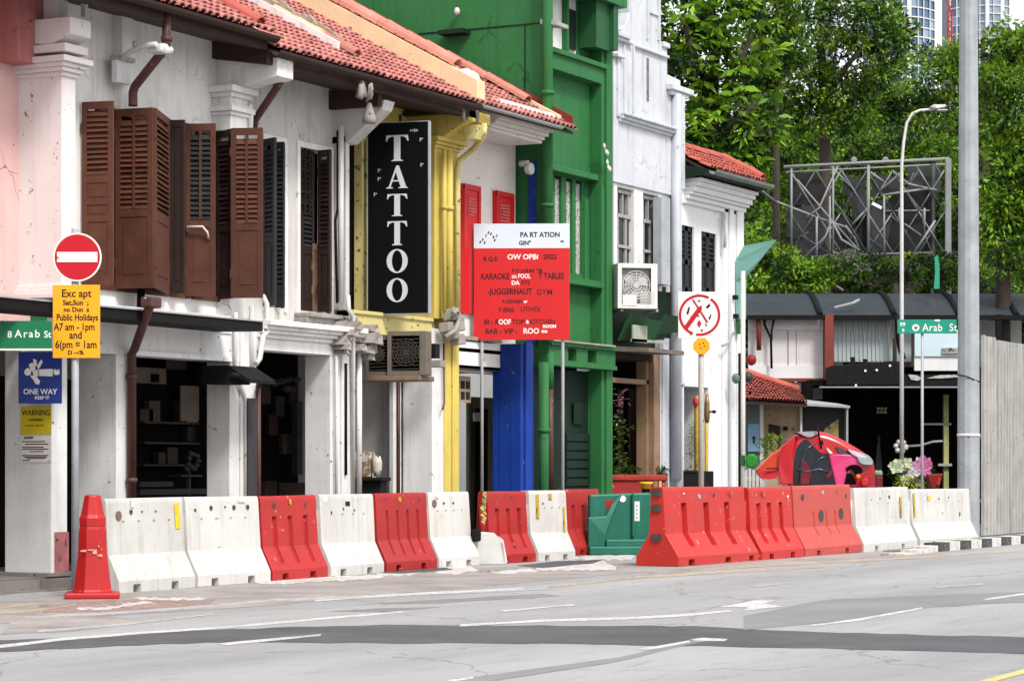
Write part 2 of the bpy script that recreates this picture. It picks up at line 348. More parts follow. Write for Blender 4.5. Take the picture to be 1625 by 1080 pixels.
GUTTER = pm('brown_grey_gutter_concrete', (.30, .275, .26), .85, .3, 1.2, blot=.7, grime=(.16, .15, .145), chips=.9, chipcol=(.36, .35, .33), fine=40)
GUTTERR = pm('reddish_worn_gutter_paint', (.28, .185, .165), .85, .35, 2.5, blot=.9, grime=(.24, .205, .19), chips=1.2, chipcol=(.4, .39, .37), fine=40)
CONC = pm('kerb_concrete', (.22, .205, .185), .85, .3, 2, blot=.5, grime=(.07, .065, .055), chips=.6)
KERBW = pm('white_kerb_paint', (.58, .57, .54), .75, .15, 3, chips=1.1, grime=(.2, .19, .18), blot=.4, chipcol=(.2, .19, .18))
KERBB = pm('black_kerb_paint', (.055, .055, .054), .7, .3, 3, chips=1.0, blot=.5, grime=(.1, .1, .095), chipcol=(.2, .2, .2))
EARTH = pm('ground_earth', (.12, .105, .085), .9, .3, .5)

NSH = 0
def sheet(name, pts, z, mat, parent=None, kind=None, label=None):
    global NSH; NSH += 1
    b = MB(); b.v = [(x, y, min(z, .004) * .5 + NSH * .00007) for x, y in pts]; b.face(range(len(pts))); return b.build(name, mat, parent, kind=kind, label=label)
def psheet(name, px, z, mat, parent, label=None): return sheet(name, [gp(a, c, z) for a, c in px], z, mat, parent, label=label)
ground = MB().box(-700, 1500, -700, 1500, -.35, -.06).build('ground', EARTH, kind='structure')
road = MB().box(-60, 140, -34, -.30, -.2, 0).build('road', ASPH, kind='structure')
rag = random.Random(3)
def ragged(px, amp=1.4, step=34):                   # a patch outline with a hand-cut, crumbling edge
    out = []
    for (a, b), (c, d_) in zip(px, px[1:] + px[:1]):
        n = max(1, int(math.hypot(c - a, d_ - b) / step))
        for i in range(n):
            f = i / n; out.append((a + (c - a) * f, b + (d_ - b) * f + (rag.uniform(-amp, amp) if i else 0)))
    return out
psheet('asphalt_patch', ragged([(-60, 1017), (120, 1010), (300, 1000), (470, 993), (640, 990), (930, 992), (1100, 992), (1260, 1000), (1690, 1012), (1690, 1038), (1300, 1027), (900, 1020), (600, 1019), (330, 1018), (150, 1026), (-60, 1035)], 1.0), .004, ASPHD, road, 'long dark strip of fresh asphalt across the road')
psheet('asphalt_patch', ragged([(1180, 976), (1300, 952), (1500, 942), (1625, 938), (1625, 955), (1480, 962), (1330, 985), (1180, 998)], 1.0), .004, ASPHM, road, 'grey older asphalt patch at the right')
psheet('asphalt_patch', ragged([(520, 969), (600, 964), (700, 962), (610, 969)], .6), .004, ASPHM, road)
psheet('asphalt_patch', ragged([(560, 958), (700, 950), (860, 941), (890, 944), (700, 956)], .6), .004, ASPHM, road)
psheet('asphalt_patch', ragged([(640, 1090), (830, 1062), (980, 1042), (1110, 1012), (1130, 1014), (960, 1052), (800, 1076), (700, 1094)], 1.0), .004, ASPHM, road)
psheet('asphalt_patch', ragged([(20, 985), (160, 975), (250, 985), (120, 1000), (0, 1006)], .8), .004, GUTTER, road)
# gutter strip of brown concrete between barriers and asphalt
psheet('gutter', ragged([(-60, 960), (120, 943), (400, 925), (700, 902), (1000, 893), (1280, 886), (1500, 872), (1500, 884), (1220, 898), (1000, 908), (700, 935), (420, 960), (200, 974), (-60, 992)], .9), .004, GUTTER, road)
psheet('gutter_paint', ragged([(60, 958), (180, 950), (340, 950), (330, 962), (150, 972), (70, 972)], 2.2, 14), .0085, GUTTERR, road, 'reddish worn paint in the gutter')
SCRAP = pm('broken_whitewash', (.60, .59, .57), .8, .3, 6, chips=1.5, blot=.7, grime=(.27, .235, .215), chipcol=(.16, .145, .135), chipscale=12, fine=60)
def mark(px, m=PAINTW, z=.0085, name='lane_line', amp=.35):
    if name == 'paint_scrap': return psheet(name, ragged(px, 1.5, 7), z, SCRAP, road)
    return psheet(name, ragged(px, amp, 25), z, m, road)
mark([(0, 1021), (100, 1010), (230, 1000), (380, 990), (500, 979), (640, 968), (640, 970), (500, 982.5), (380, 993.5), (230, 1003.5), (100, 1014), (0, 1026)])
mark([(40, 976), (180, 969), (330, 958), (440, 948), (560, 943), (870, 932), (872, 934), (560, 947), (440, 952), (330, 961.5), (180, 973), (40, 979)], PAINTWF)
mark([(60, 998), (190, 988), (340, 971), (342, 973), (190, 991), (60, 1001)], PAINTWF)
mark([(500, 950), (640, 940), (830, 931), (830, 933), (640, 943.5), (500, 953)], PAINTW)
mark([(870, 929), (1000, 914), (1170, 904), (1310, 897), (1310, 899), (1170, 907), (1000, 917), (870, 932)], PAINTYF)
mark([(1000, 912), (1200, 895), (1400, 885), (1625, 872), (1625, 874), (1400, 887), (1200, 898)], PAINTYF)
mark([(730, 989), (860, 981), (1000, 977), (1090, 972), (1160, 966), (1160, 969), (1090, 976), (1000, 981), (860, 985), (730, 992)])
mark([(1142, 961), (1180, 955), (1196, 951), (1230, 951), (1212, 956), (1245, 961), (1205, 964), (1200, 966), (1180, 967), (1186, 962)], PAINTW, name='road_arrow')
mark([(1286, 990), (1360, 980), (1440, 966), (1463, 962), (1463, 964.5), (1440, 969), (1360, 983.5), (1290, 991.5)])
mark([(1560, 949), (1660, 934), (1660, 937), (1566, 950.5)])
mark([(345, 1019), (420, 1012), (510, 1004), (508, 1007), (430, 1015), (360, 1022)])
mark([(1010, 1028), (1060, 1020), (1095, 1014), (1094, 1017), (1060, 1024), (1026, 1030)])
mark([(1095, 1013), (1115, 1010), (1155, 1012), (1150, 1015), (1110, 1015)])
mark([(660, 1086), (750, 1071), (752, 1074), (680, 1086)])
mark([(1480, 930), (1560, 924), (1560, 926), (1490, 931.5)], PAINTWF)
mark([(790, 967), (910, 957), (912, 959), (800, 969)])
mark([(1190, 929), (1238, 924), (1238, 926), (1200, 930)], PAINTWF)
mark([(1500, 1092), (1560, 1077), (1660, 1051), (1660, 1057), (1570, 1081), (1530, 1093)], PAINTY, name='yellow_line')
mark([(0, 969), (50, 966), (120, 956), (120, 958), (50, 969), (0, 973)], PAINTYF, name='yellow_line')
mark([(0, 961), (60, 955), (60, 957), (0, 964)], PAINTYF, name='yellow_line')
mark([(210, 946), (330, 946), (320, 950), (225, 950)], PAINTW, .013, 'paint_scrap')
mark([(125, 961), (160, 961), (230, 955), (165, 965), (120, 964)], PAINTW, .013, 'paint_scrap')
mark([(190, 954), (240, 953), (248, 956), (200, 958)], PAINTW, .013, 'paint_scrap')
mark([(395, 922), (500, 914), (620, 912), (600, 917), (430, 926)], PAINTW, .0085, 'paint_scrap')
mark([(590, 904), (650, 901), (670, 907), (650, 912), (600, 911)], PAINTW, .013, 'paint_scrap')
mark([(700, 897), (740, 894), (760, 903), (720, 910), (690, 908)], PAINTW, .013, 'paint_scrap')
mark([(765, 905), (840, 900), (855, 905), (800, 909)], PAINTW, .013, 'paint_scrap')
mark([(855, 893), (905, 888), (950, 884), (978, 898), (976, 903), (880, 904), (850, 902)], PAINTW, .013, 'paint_scrap')
mark([(900, 884), (960, 879), (1008, 880), (1000, 888), (930, 887)], PAINTWF, .0085, 'paint_scrap')
mark([(560, 908), (640, 897), (700, 897), (720, 903), (640, 909)], ASPHD, .0085, 'tar_patch', .8)
mark([(820, 896), (880, 889), (960, 886), (940, 893), (860, 900)], ASPHD, .0105, 'tar_patch', .8)

# raised walkway under the houses, with its kerb of separate stones
walk = MB().box(10, 48.2, -.02, 2.6, -.2, .148).build('pavement', FLOOR, kind='structure')
kerb = MB().box(10, 48.2, -.30, -.16, -.2, .02).build('kerb', CONC, kind='structure')
ks = MB().box(-.49, .49, -.07, .07, -.15, .13).mesh('kerb_stone', CONC)
for i in range(38):
    o = link('kerb_stone', ks, kerb, (10.6 + i * 1.0, -.09 + rag.uniform(-.006, .006), rag.uniform(-.006, .006)), (0, 0, rag.uniform(-.006, .006)))
# black and white kerb by the hoarding
kerb2 = MB().box(38.6, 75, -4.92, -4.86, -.2, .02).build('kerb', CONC, kind='structure')
isl = MB().box(40.4, 75, -4.86, -4.3, -.2, .025).build('pavement', CONC, kind='structure')
kl = .62
kmw = MB().box(-kl / 2 + .006, kl / 2 - .006, -.13, .13, -.1, .15).mesh('kerb_stone', KERBW); kmb = MB().box(-kl / 2 + .006, kl / 2 - .006, -.13, .13, -.1, .15).mesh('kerb_stone', KERBB)
for i in range(26):
    low = max(0, .12 - i * .04)
    o = link('kerb_stone', kmw if i % 2 == 0 or i < 2 else kmb, kerb2, (39.1 + i * kl, -5.06 + rag.uniform(-.008, .008), -low), (0, 0, rag.uniform(-.01, .01)))
# ------------------------------------------------------------------ shophouse builders
YW = .30            # upper wall plane, behind the pilasters
ZL2 = 3.30
def mould(b, x0, x1, y0, yb, z0, steps):       # stepped moulding: (height, projection) bottom to top
    z = z0
    for h, p in steps:
        b.box(x0, x1, y0 - p, yb, z, z + h); z += h
    return z
def capital(b, x0, x1, y0, yb, z0, steps):
    z = z0
    for h, p in steps:
        b.box(x0 - p, x1 + p, y0 - p, yb, z, z + h); z += h
SLATS = {}
def slat_mesh(w, mat):
    k = (round(w, 2), mat.name)
    if k not in SLATS:
        SLATS[k] = MB().ext([(-k[0] / 2, -.026, -.034), (-k[0] / 2, -.019, -.037), (-k[0] / 2, .026, .034), (-k[0] / 2, .019, .037)], (k[0], 0, 0)).mesh('slat', mat)
    return SLATS[k]
def shutter(par, p, q, z0, z1, mat, louvre=.58, rails=(), pitch=.063, label=None, mullion=False, slatmat=None, handle=None, missing=0.0):
    """one hinged leaf standing between plan points p and q: stiles, rails and sunk panels, with loose slats above"""
    p, q = Vector((*p, 0)), Vector((*q, 0)); e = q - p; w = e.length; e.normalize(); yaw = math.atan2(e.y, e.x)
    base = base_of(par); t = .042; sw = min(.065, w * .16)
    b = MB()
    b.box(0, sw, -t / 2, t / 2, z0, z1); b.box(w - sw, w, -t / 2, t / 2, z0, z1)
    zl = z1 - (z1 - z0) * louvre
    hz = [(z0, z0 + .11), (z1 - .09, z1)] + ([(zl - .05, zl + .05)] if 0 < louvre < 1 else [])
    zs = [z0 + .11] + [z0 + (zl - z0) * f for f in rails] + [zl - .05]
    hz += [(z0 + (zl - z0) * f - .035, z0 + (zl - z0) * f + .035) for f in rails]
    for a, c in hz: b.box(sw, w - sw, -t / 2 + .002, t / 2 - .002, a, c)
    if louvre < 1:
        for a, c in zip(zs, zs[1:]):
            b.box(sw, w - sw, -.010, .010, a, c); b.box(sw + .035, w - sw - .035, -.017, .017, a + .06, c - .06)
    if mullion: b.box(w / 2 - .016, w / 2 + .016, -t / 2 - .008, t / 2, zl + .05, z1 - .09)
    b.box(-.012, .012, -.03, .03, z0 + .25, z0 + .37); b.box(-.012, .012, -.03, .03, z1 - .37, z1 - .25)
    o = link('shutter', b.mesh('shutter', mat), par, (p.x - base.x, p.y - base.y, -base.z), (0, 0, yaw), label=label)
    if louvre > 0:
        sm_ = slat_mesh(w - 2 * sw, slatmat or mat); z = zl + .085
        while z < z1 - .115:
            if random.random() >= missing:
                link('slat', sm_, o, (w / 2, random.uniform(-.004, .004), z), (random.uniform(-.13, .13), random.uniform(-.014, .014), 0))
            z += pitch
    if handle: MB().tube([(w * .05, -.03, zl - .1), (w * .1, -.09, zl - .05), (w * .62, -.10, zl - .05), (w * .76, -.08, zl - .12), (w * .78, -.03, zl - .2)], .016).build('handle', PVC, o, True)
    return o
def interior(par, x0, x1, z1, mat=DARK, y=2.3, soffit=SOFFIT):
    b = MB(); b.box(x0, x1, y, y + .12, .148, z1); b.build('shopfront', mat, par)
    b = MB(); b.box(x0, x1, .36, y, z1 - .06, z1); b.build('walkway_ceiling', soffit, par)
def tiles(par, x0, x1, ze, ye=-.62, slope=.54, run=5.4, pitch=.150, course=.235, mat=TILE, under=TIMBER, keep=None):
    c = 1 / math.hypot(1, slope); ux, uz = c, slope * c                     # along the slope: y, z
    nx, nz = -slope * c, c
    b = MB(); rr = pitch * .40; ncol = int((x1 - x0) / pitch); nrow = int(run / c / course)
    rg = random.Random(int(x0 * 100))
    for i in range(ncol):
        xc = x0 + (i + .5) * (x1 - x0) / ncol
        for j in range(nrow):
            if keep and not keep(xc, j * course * c): continue
            u0 = j * course - rg.uniform(0, .02); u1 = u0 + course * 1.12; lift = rg.uniform(0, .006); dx = rg.uniform(-.006, .006); tw = rg.uniform(-.008, .008)
            k = len(b.v)
            for (u, r_, dz, ddx) in ((u0, rr * 1.08, .030 + lift, dx + tw), (u1, rr * .9, .006, dx - tw), (u0, rr * .80, .024 + lift, dx + tw)):
                for g in range(6):
                    a = math.pi * g / 5
                    h = math.sin(a) * r_ * .85 + dz; y = ye + u * ux + h * nx; z = ze + u * uz + h * nz
                    b.v.append((xc + ddx - math.cos(a) * r_, y, z))
            for g in range(5):
                b.face((k + g, k + g + 1, k + 6 + g + 1, k + 6 + g), True); b.face((k + g, k + 12 + g, k + 12 + g + 1, k + g + 1))
            # channel tile between two covers
            kk = len(b.v); xa = xc + pitch * .5
            for u, dz in ((u0 - .01, .016), (u1 - .01, .0)):
                for g in (-1, 0, 1):
                    h = dz + (.0 if g == 0 else .022); b.v.append((xa + g * pitch * .36, ye + .03 + u * ux + h * nx, ze + .016 + u * uz + h * nz))
            b.face((kk, kk + 1, kk + 4, kk + 3)); b.face((kk + 1, kk + 2, kk + 5, kk + 4))
    b.build('roof_tile', mat, par, kind='stuff', fix=False)
    b = MB()                                                                # boarding under the tiles
    b.ext([(x0, ye + .05, ze - .015), (x0, ye + run, ze - .015 + (run - .05) * slope), (x0, ye + run, ze - .06 + (run - .05) * slope), (x0, ye + .05, ze - .06)], (x1 - x0, 0, 0))
    return b.build('roof_boarding', under, par)
def gutter(par, x0, x1, ye, ze, mat=TIMBER, r=.065):
    b = MB(); n = 7; pts = []
    for k in range(n): a = math.pi * k / (n - 1); pts.append((x0, ye - math.cos(a) * r, ze - math.sin(a) * r))
    for k in range(n - 1, -1, -1): a = math.pi * k / (n - 1); pts.append((x0, ye - math.cos(a) * (r - .012), ze - math.sin(a) * (r - .012)))
    b.ext(pts, (x1 - x0, 0, 0))
    return b.build('gutter', mat, par)
RTM = [None]
def ridge_row(par, x, ye, ze, slope, u0, u1, n, r=.10, mat=RIDGE, name='ridge_tile'):
    c = 1 / math.hypot(1, slope); base = base_of(par); ln = (u1 - u0) / n
    key = (round(ln, 3), r, mat.name)
    b = MB(); pts = []
    for g in range(7): a = math.pi * g / 6; pts.append((-math.cos(a) * r, 0, math.sin(a) * r * .9))
    for g in range(6, -1, -1): a = math.pi * g / 6; pts.append((-math.cos(a) * (r - .02), 0, math.sin(a) * (r - .02) * .9))
    b.ext(pts, (0, ln * 1.08, 0)); me = b.mesh(name, mat)
    for i in range(n):
        u = u0 + i * ln
        link(name, me, par, (x - base.x + random.uniform(-.012, .012), ye + u * c - base.y, ze + u * slope * c - base.z + random.uniform(0, .014)), (math.atan(slope) + random.uniform(.01, .05), 0, random.uniform(-.035, .035)))
def pipe(par, pts, r, mat, name='drainpipe', label=None, collars=()):
    b = MB(); b.tube(pts, r, 10)
    for c in collars: b.lathe([(r * 1.28, -.03), (r * 1.28, .03)], c, 10)
    return b.build(name, mat, par, label=label)

# ------------------------------------------------------------------ pink shophouse at the left edge
xp0, xp1 = fs(98), fs(120)
pk = thing('shophouse', 'pink plastered shophouse with white corner pilaster at the left edge', 'building', (20, .6, 0), group='shophouses in the row')
yp = xy_(30, xp0)
b = MB(); b.wall(15, xp0 + .02, 2.9, 9.5, yp, yp + .3); b.box(15, xp0 - .2, .3, yp - .01, 2.95, 3.4); b.build('wall', PINK, pk)
MB().box(xp0 - .42, xp1 - .02, YW + .01, yp - .001, 6.1, 9.5).build('upper_wall', PINK_SHADED, pk, label='cracked pink wall above the pilaster cap, coloured darker for the eaves shade')  # darker tone here is painted eaves shade; the cracks are real
b = MB(); b.wall(15, xp0 - .1, .14, 3.2, 2.3, 2.5); b.build('shopfront', INGREY, pk)
b = MB(); b.box(15, xp0 - .02, .7, 2.3, 3.1, 3.2); b.build('walkway_ceiling', SOFFIT, pk)
b = MB(); z0 = fz(98, 470); zc = fz(98, 101)
b.box(xp0, xp1, 0, yp + .02, z0, zc)
capital(b, xp0, xp1, 0, yp + .02, zc - .14, [(.05, .03), (.05, .07), (.05, .10), (.07, .15)])
capital(b, xp0, xp1, 0, yp + .02, z0 - .02, [(.06, .10), (.05, .07), (.05, .035)])
b.build('pilaster', PINKW, pk, bevel=.008)
b = MB(); b.box(xp0 - .12, xp1 + .06, -.14, .55, zc + .12, zc + .22)
b.ext([(xp0 - .10, -.20, zc + .32), (xp0 - .10, -.20, zc + .52), (xp0 - .10, .45, zc + .52), (xp0 - .10, .45, zc + .25), (xp0 - .10, .1, zc + .21)], (.40, 0, 0))
b.box(xp0 + .06, xp1 + .02, .12, .5, zc + .52, zc + 2.2); b.build('bracket', PINKW, pk, bevel=.012)
b = MB(); b.box(xp1 + .02, xp1 + .08, -.12, -.06, zc + .58, zc + 1.9); b.build('downpipe', PVC, pk)
# corner pier at street level
xg0, xg1 = fs(82), fs(107)
b = MB(); b.box(xg0, xg1, 0, .68, .148, fz(82, 535)); b.build('pier', GREYW, pk, bevel=.012)
b = MB(); b.box(xg0 + .05, xg1 + .012, -.012, .0, .15, fz(107, 843)); b.build('peeling_base', REDPEEL, pk, label='peeling dark red paint at the foot of the pier')
b = MB(); b.box(xg0 - .15, xg1 + .02, -.05, .8, .1485, .19); b.build('plinth', CONC, pk)

# ------------------------------------------------------------------ first white shophouse: brown shutters
xa, xb = xp1, fs(388)
wa = thing('shophouse', 'white shophouse with open brown louvred shutters and red tiled eaves', 'building', (xa, .3, 0), group='shophouses in the row')
zsb, zst = 3.58, 5.76
w0, w1, w2, w3 = fs(186, YW), fs(297, YW), fs(303, YW), fs(366, YW)
zu = 7.25
b = MB(); b.wall(xa, xb, ZL2, zu, YW, YW + .2, [(fs(150, YW), w1, zsb + .03, zst), (w2, w3, zsb + .03, zst)]); b.build('wall', WHITE, wa)
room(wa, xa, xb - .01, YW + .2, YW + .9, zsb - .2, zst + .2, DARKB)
for a, c in ((fs(150, YW), w1), (w2, w3)):
    b = MB()
    for x in (a, c - .06): b.box(x, x + .06, YW - .02, YW + .12, zsb, zst + .02)
    b.box(a, c, YW - .02, YW + .12, zst - .06, zst + .02); b.box(a + .06, c - .06, YW - .01, YW + .1, zst - .52, zst - .46); b.box(a, c, YW - .05, YW + .12, zsb - .03, zsb + .04)
    m = (a + c) / 2; b.box(m - .03, m + .03, YW - .01, YW + .1, zsb, zst)
    b.build('window_frame', BROWN, wa)
def leaf(par, x0, y0, x1, y1, mat=BROWN, zb=zsb, zt=zst, **k):
    p = (fs(x0, y0), y0); return shutter(par, p, (fs(x1, y1), y1), zb, zt, mat, **k)
leaf(wa, 131, YW - .03, 180, -.12, louvre=.42, rails=(.62, .78), label='leftmost brown shutter leaf lit from the side')
leaf(wa, 184, YW - .03, 243, -.22, mullion=True, label='broad brown shutter leaf with a middle bar')
leaf(wa, 245, -.22, 267, YW - .12, louvre=.60)
leaf(wa, 270, YW - .06, 293, .05, mat=DBROWN, louvre=.0)
leaf(wa, 295, YW - .05, 342, -.10, mullion=True, handle=True, slatmat=BLACKW, label='brown shutter leaf with white handle')
leaf(wa, 345, YW - .03, 368, .0, mat=DBROWN)
leaf(wa, 367, -.03, 417, -.42, mullion=True, label='rightmost brown shutter leaf of the first window')
# pipe chase and band mouldings
b = MB(); xc0, xc1 = fs(191, .2), fs(208, .2); b.box(xc0, xc1, .17, YW, zst, zu)
b.build('wall_strip', WHITE, wa)
b = MB(); b.box(xa, xb, YW - .05, YW, zu - .22, zu - .10); b.build('cornice', WHITE, wa)
# second-floor band and lintel beam
zl0 = fz(205, 563); zcn = fz(161, 485, -.7)
b = MB(); b.box(xg1 + .01, fs(408), 0, .3, zl0, ZL2 + .05); b.build('lintel_beam', GREYW, wa)
b = MB(); b.box(fs(208), fs(366), -.025, 0, zl0, zl0 + .06); b.box(fs(208), fs(366), -.02, 0, zl0 + .36, zl0 + .40); b.build('lintel_trim', WHITE, wa)
# black canopy
b = MB(); x0, x1 = 17, fs(417, -.7)
b.ext([(x0, -.70, zcn), (x0, -.70, zcn - .13), (x0, -.68, zcn - .13), (x0, -.01, zcn - .12), (x0, -.01, zcn + .05)], (x1 - x0, 0, 0)); b.build('canopy', BLACK, wa)
b = MB(); b.box(x0, x1, -.72, -.70, zcn - .012, zcn + .006); b.build('canopy_edge', STEEL, wa)
# piers
pa0, pa1 = fs(185), fs(208)
b = MB(); b.box(pa0, pa1, .004, xy_(120, pa0), .148, zl0); b.build('pier', GREYW, wa, bevel=.01)
pb0, pb1 = fs(365), fs(406)
b = MB(); b.box(pb0, pb1, .004, .36, .148, zl0); b.box(pb0 + .22, pb1 - .03, -.03, .003, .148, ZL2 - .1); b.build('pier', GREYW, wa, bevel=.01)
interior(wa, xg1, fs(408), zl0 + .25)
# shopfront: cream band over a dark opening, ragged cream cloth, dim stand and counter
b = MB(); b.box(24.6, 29, 2.24, 2.3, fz(270, 610, 2.3), zl0 + .25); b.build('fascia_board', INCREAM, wa)
b = MB(); zz = lambda y: fz(300, y, 2.1); b.ext([(fs(287, 2.1), 2.1, zz(612)), (fs(316, 2.1), 2.1, zz(612)), (fs(316, 2.1), 2.1, zz(666)), (fs(311, 2.1), 2.1, zz(673)), (fs(306, 2.1), 2.1, zz(668)), (fs(300, 2.1), 2.1, zz(671)), (fs(295, 2.1), 2.1, zz(667)), (fs(287, 2.1), 2.1, zz(668))], (0, .02, 0)); b.build('ragged_blind', INCREAM, wa)
b = MB(); b.box(fs(318, 2.1), fs(329, 2.1), 2.0, 2.2, .148, zl0 + .2); b.build('door_post', BLACK, wa)
b = MB()
for (x0, x1, y0, y1) in ((218, 270, 764, 772), (218, 330, 776, 785), (283, 316, 753, 756)): b.box(fs(x0, 1.8), fs(x1, 1.8), 1.75, 1.95, fz(x0, y1, 1.8), fz(x0, y0, 1.8))
b.box(fs(300, 1.8), fs(303, 1.8), 1.8, 1.85, .15, fz(300, 720, 1.8)); b.build('counter', INGREY, wa)
b = MB()
for k in range(10): x = fs(296 + k * 2.1 + random.uniform(-1, 1), 1.7); z = fz(300, 715 + random.uniform(0, 35), 1.7); b.lathe([(.02, -.03), (.05, 0), (.02, .04)], (x, 1.7, z), 6)
b.build('display_goods', INGREY, wa)
b = MB(); b.box(fs(243, 2.2), fs(251, 2.2), 2.18, 2.24, fz(243, 606, 2.2), fz(243, 593, 2.2)); b.build('vent_hole', DARK, wa)
rg = random.Random(31)
for i in range(7):
    px = 222 + i * 14 + rg.uniform(-3, 3); x0 = fs(px, 2.2); z = fz(px, rg.choice((668, 700, 735)), 2.2); w = rg.uniform(.16, .34); h = rg.uniform(.14, .34)
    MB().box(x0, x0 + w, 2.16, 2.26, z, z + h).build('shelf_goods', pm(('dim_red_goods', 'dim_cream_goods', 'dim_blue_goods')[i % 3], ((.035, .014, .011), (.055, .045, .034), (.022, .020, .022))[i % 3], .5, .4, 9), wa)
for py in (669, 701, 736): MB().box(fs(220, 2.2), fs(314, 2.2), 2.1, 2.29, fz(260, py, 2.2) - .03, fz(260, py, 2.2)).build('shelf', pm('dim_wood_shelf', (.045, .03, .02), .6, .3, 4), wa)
# black sign box beside the pier
b = MB(); b.box(fs(330), fs(366), -.30, .10, fz(330, 609), fz(330, 580)); b.ext([(fs(330), -.62, fz(366, 600, -.6)), (fs(330), -.3, fz(330, 580)), (fs(330), -.3, fz(330, 592)), (fs(330), -.62, fz(366, 606, -.6))], (.62, 0, 0)); b.build('sign_box', BLACK, wa)
b = MB(); b.box(fs(394, -.1), fs(408, -.1), -.1, -.03, .15, fz(394, 632)); b.build('notice_board', INGREY, wa)
# drainpipes
pipe(wa, [(fs(265, -.55), -.55, 6.92), (fs(264, -.55), -.55, fz(264, 74, -.55)), (fs(258, -.5), -.5, fz(258, 82, -.5)), (fs(214, -.02), -.02, fz(214, 138, 0)), (fs(211, .02), .02, fz(211, 146, 0)), (fs(211, .02), .02, zst + .05), (fs(211, .02), .02, fz(211, 168))], .056, PIPEBR, label='brown drainpipe with a long slanting bend', collars=[(fs(264.5, -.55), -.55, fz(264, 62, -.55))])
pipe(wa, [(fs(224, .15), .15, zsb), (fs(223, .12), .12, fz(223, 486))], .05, BLACK)
pipe(wa, [(fs(242, -.88), -.88, fz(242, 474, -.88)), (fs(236, -.86), -.86, fz(236, 490, -.86)), (fs(214, -.14), -.14, fz(214, 552, -.14)), (fs(209, -.07), -.07, fz(209, 562, -.07)), (fs(209, -.07), -.07, .15)], .055, PIPEBR, label='brown lower drainpipe beside the doorway', collars=[(fs(209, -.07), -.07, 1.25), (fs(209, -.07), -.07, 2.5)])
b = MB(); b.box(fs(236, -.92), fs(254, -.92), -.95, -.80, fz(240, 488, -.9), fz(240, 471, -.9)); b.build('pipe_hopper', PIPEBR, wa, bevel=.02)
pipe(wa, [(fs(374, -.05), -.05, ZL2 + .1), (fs(374, -.05), -.05, zl0 - .1), (fs(390, -.05), -.05, zl0 - .5), (fs(390, -.05), -.05, .3)], .03, PVC, 'conduit')
pipe(wa, [(fs(410, -.06), -.06, fz(410, 610)), (fs(410, -.06), -.06, .2)], .034, PIPEBR, label='thin brown pipe at the second pier')
pipe(wa, [(fs(366, -.45), -.45, fz(366, 594, -.45)), (fs(400, -.45), -.45, fz(400, 599, -.45)), (fs(411, -.4), -.4, fz(411, 604, -.4)), (fs(411, -.1), -.1, fz(411, 612, -.1))], .035, BLACK, 'canopy_pipe')
# roof with gutter
zE = 6.93; xr1 = fs(434, -.62)
tiles(wa, 21.6, xr1 - .02, zE, run=3.4)
gutter(wa, 20.5, xr1, -.66, zE - .035, TIMBER, .075)
b = MB(); b.box(20.5, xr1 - .02, -.55, -.50, zE - .20, zE - .02); b.ext([(20.5, -.5, zE - .19), (20.5, YW, zE - .02), (20.5, YW, zE + .2), (20.5, -.5, zE - .02)], (xr1 - 20.5, 0, 0)); b.build('eaves_board', TIMBER, wa)
ridge_row(wa, xr1 - .1, -.62, zE + .05, .54, .15, 3.4, 8, r=.115, mat=TILEO, name='verge_tile')
b = MB(); b.box(fs(411, -.1), fs(419, -.1), -.35, -.28, fz(411, 116, -.3), fz(411, 52, -.3)); b.build('rain_spout', PVC, wa)

# pilaster and bracket between first and second white house
b = MB(); x0, x1 = fs(368), fs(396); b.box(x0, x1, 0.02, YW, fz(368, 206), fz(368, 140))
capital(b, x0, x1, .02, YW, fz(368, 182), [(.05, .03), (.07, .07), (.04, .03)]); capital(b, x0, x1, .02, YW, fz(368, 153), [(.06, .04), (.08, .10)])
b.box(x0 + .1, x1, .1, YW, ZL2, zu); b.lathe([(.035, fz(396, 206)), (.045, fz(396, 180)), (.03, fz(396, 165))], (x1 + .02, .0, 0), 8); b.build('pilaster', WHITE, wa, bevel=.008)
b = MB(); xq = fs(376); zq = fz(372, 142)
b.ext([(xq, YW, zq + .10), (xq, .1, zq + .02), (xq, -.55, zq + .12), (xq, -.62, zq + .14), (xq, -.62, zq + .38), (xq, YW, zq + .36)], (.38, 0, 0)); b.box(xq - .02, xq + .3, -.12, YW, zq + .3, zq + 1.0); b.build('bracket', WHITE, wa, bevel=.01)
pipe(wa, [(fs(446, -.45), -.45, fz(446, 128, -.45)), (fs(440, -.4), -.4, fz(440, 138, -.4)), (fs(405, .1), .1, fz(405, 190, .1)), (fs(402, .14), .14, fz(402, 205, .14))], .052, PIPEBR, label='brown slanting pipe under the bracket')

# ------------------------------------------------------------------ second white shophouse: stained, dark shutters
xc = fs(562)
wb = thing('shophouse', 'stained white shophouse with dark shutters left of the tattoo sign', 'building', (xb, .3, 0), group='shophouses in the row')
za, zb_ = fz(418, 486, YW), fz(418, 222, YW)
h1 = (fs(420, YW), fs(450, YW)); h2 = (fs(474, YW), fs(523, YW)); z2a, z2b = fz(474, 492, YW), fz(474, 233, YW)
xcu = fs(543, YW)
b = MB(); b.wall(xb, xcu, ZL2, zu - .1, YW, YW + .2, [(h1[0], h1[1], za, zb_), (h2[0], h2[1], z2a, z2b)]); b.build('wall', OLDW, wb)
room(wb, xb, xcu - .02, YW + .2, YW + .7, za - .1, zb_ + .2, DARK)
leaf(wb, 419, YW - .03, 437, .02, mat=BLACKW, zb=za, zt=zb_, louvre=.60); leaf(wb, 438, YW - .02, 451, .16, mat=BLACKW, zb=za, zt=zb_, louvre=.9)
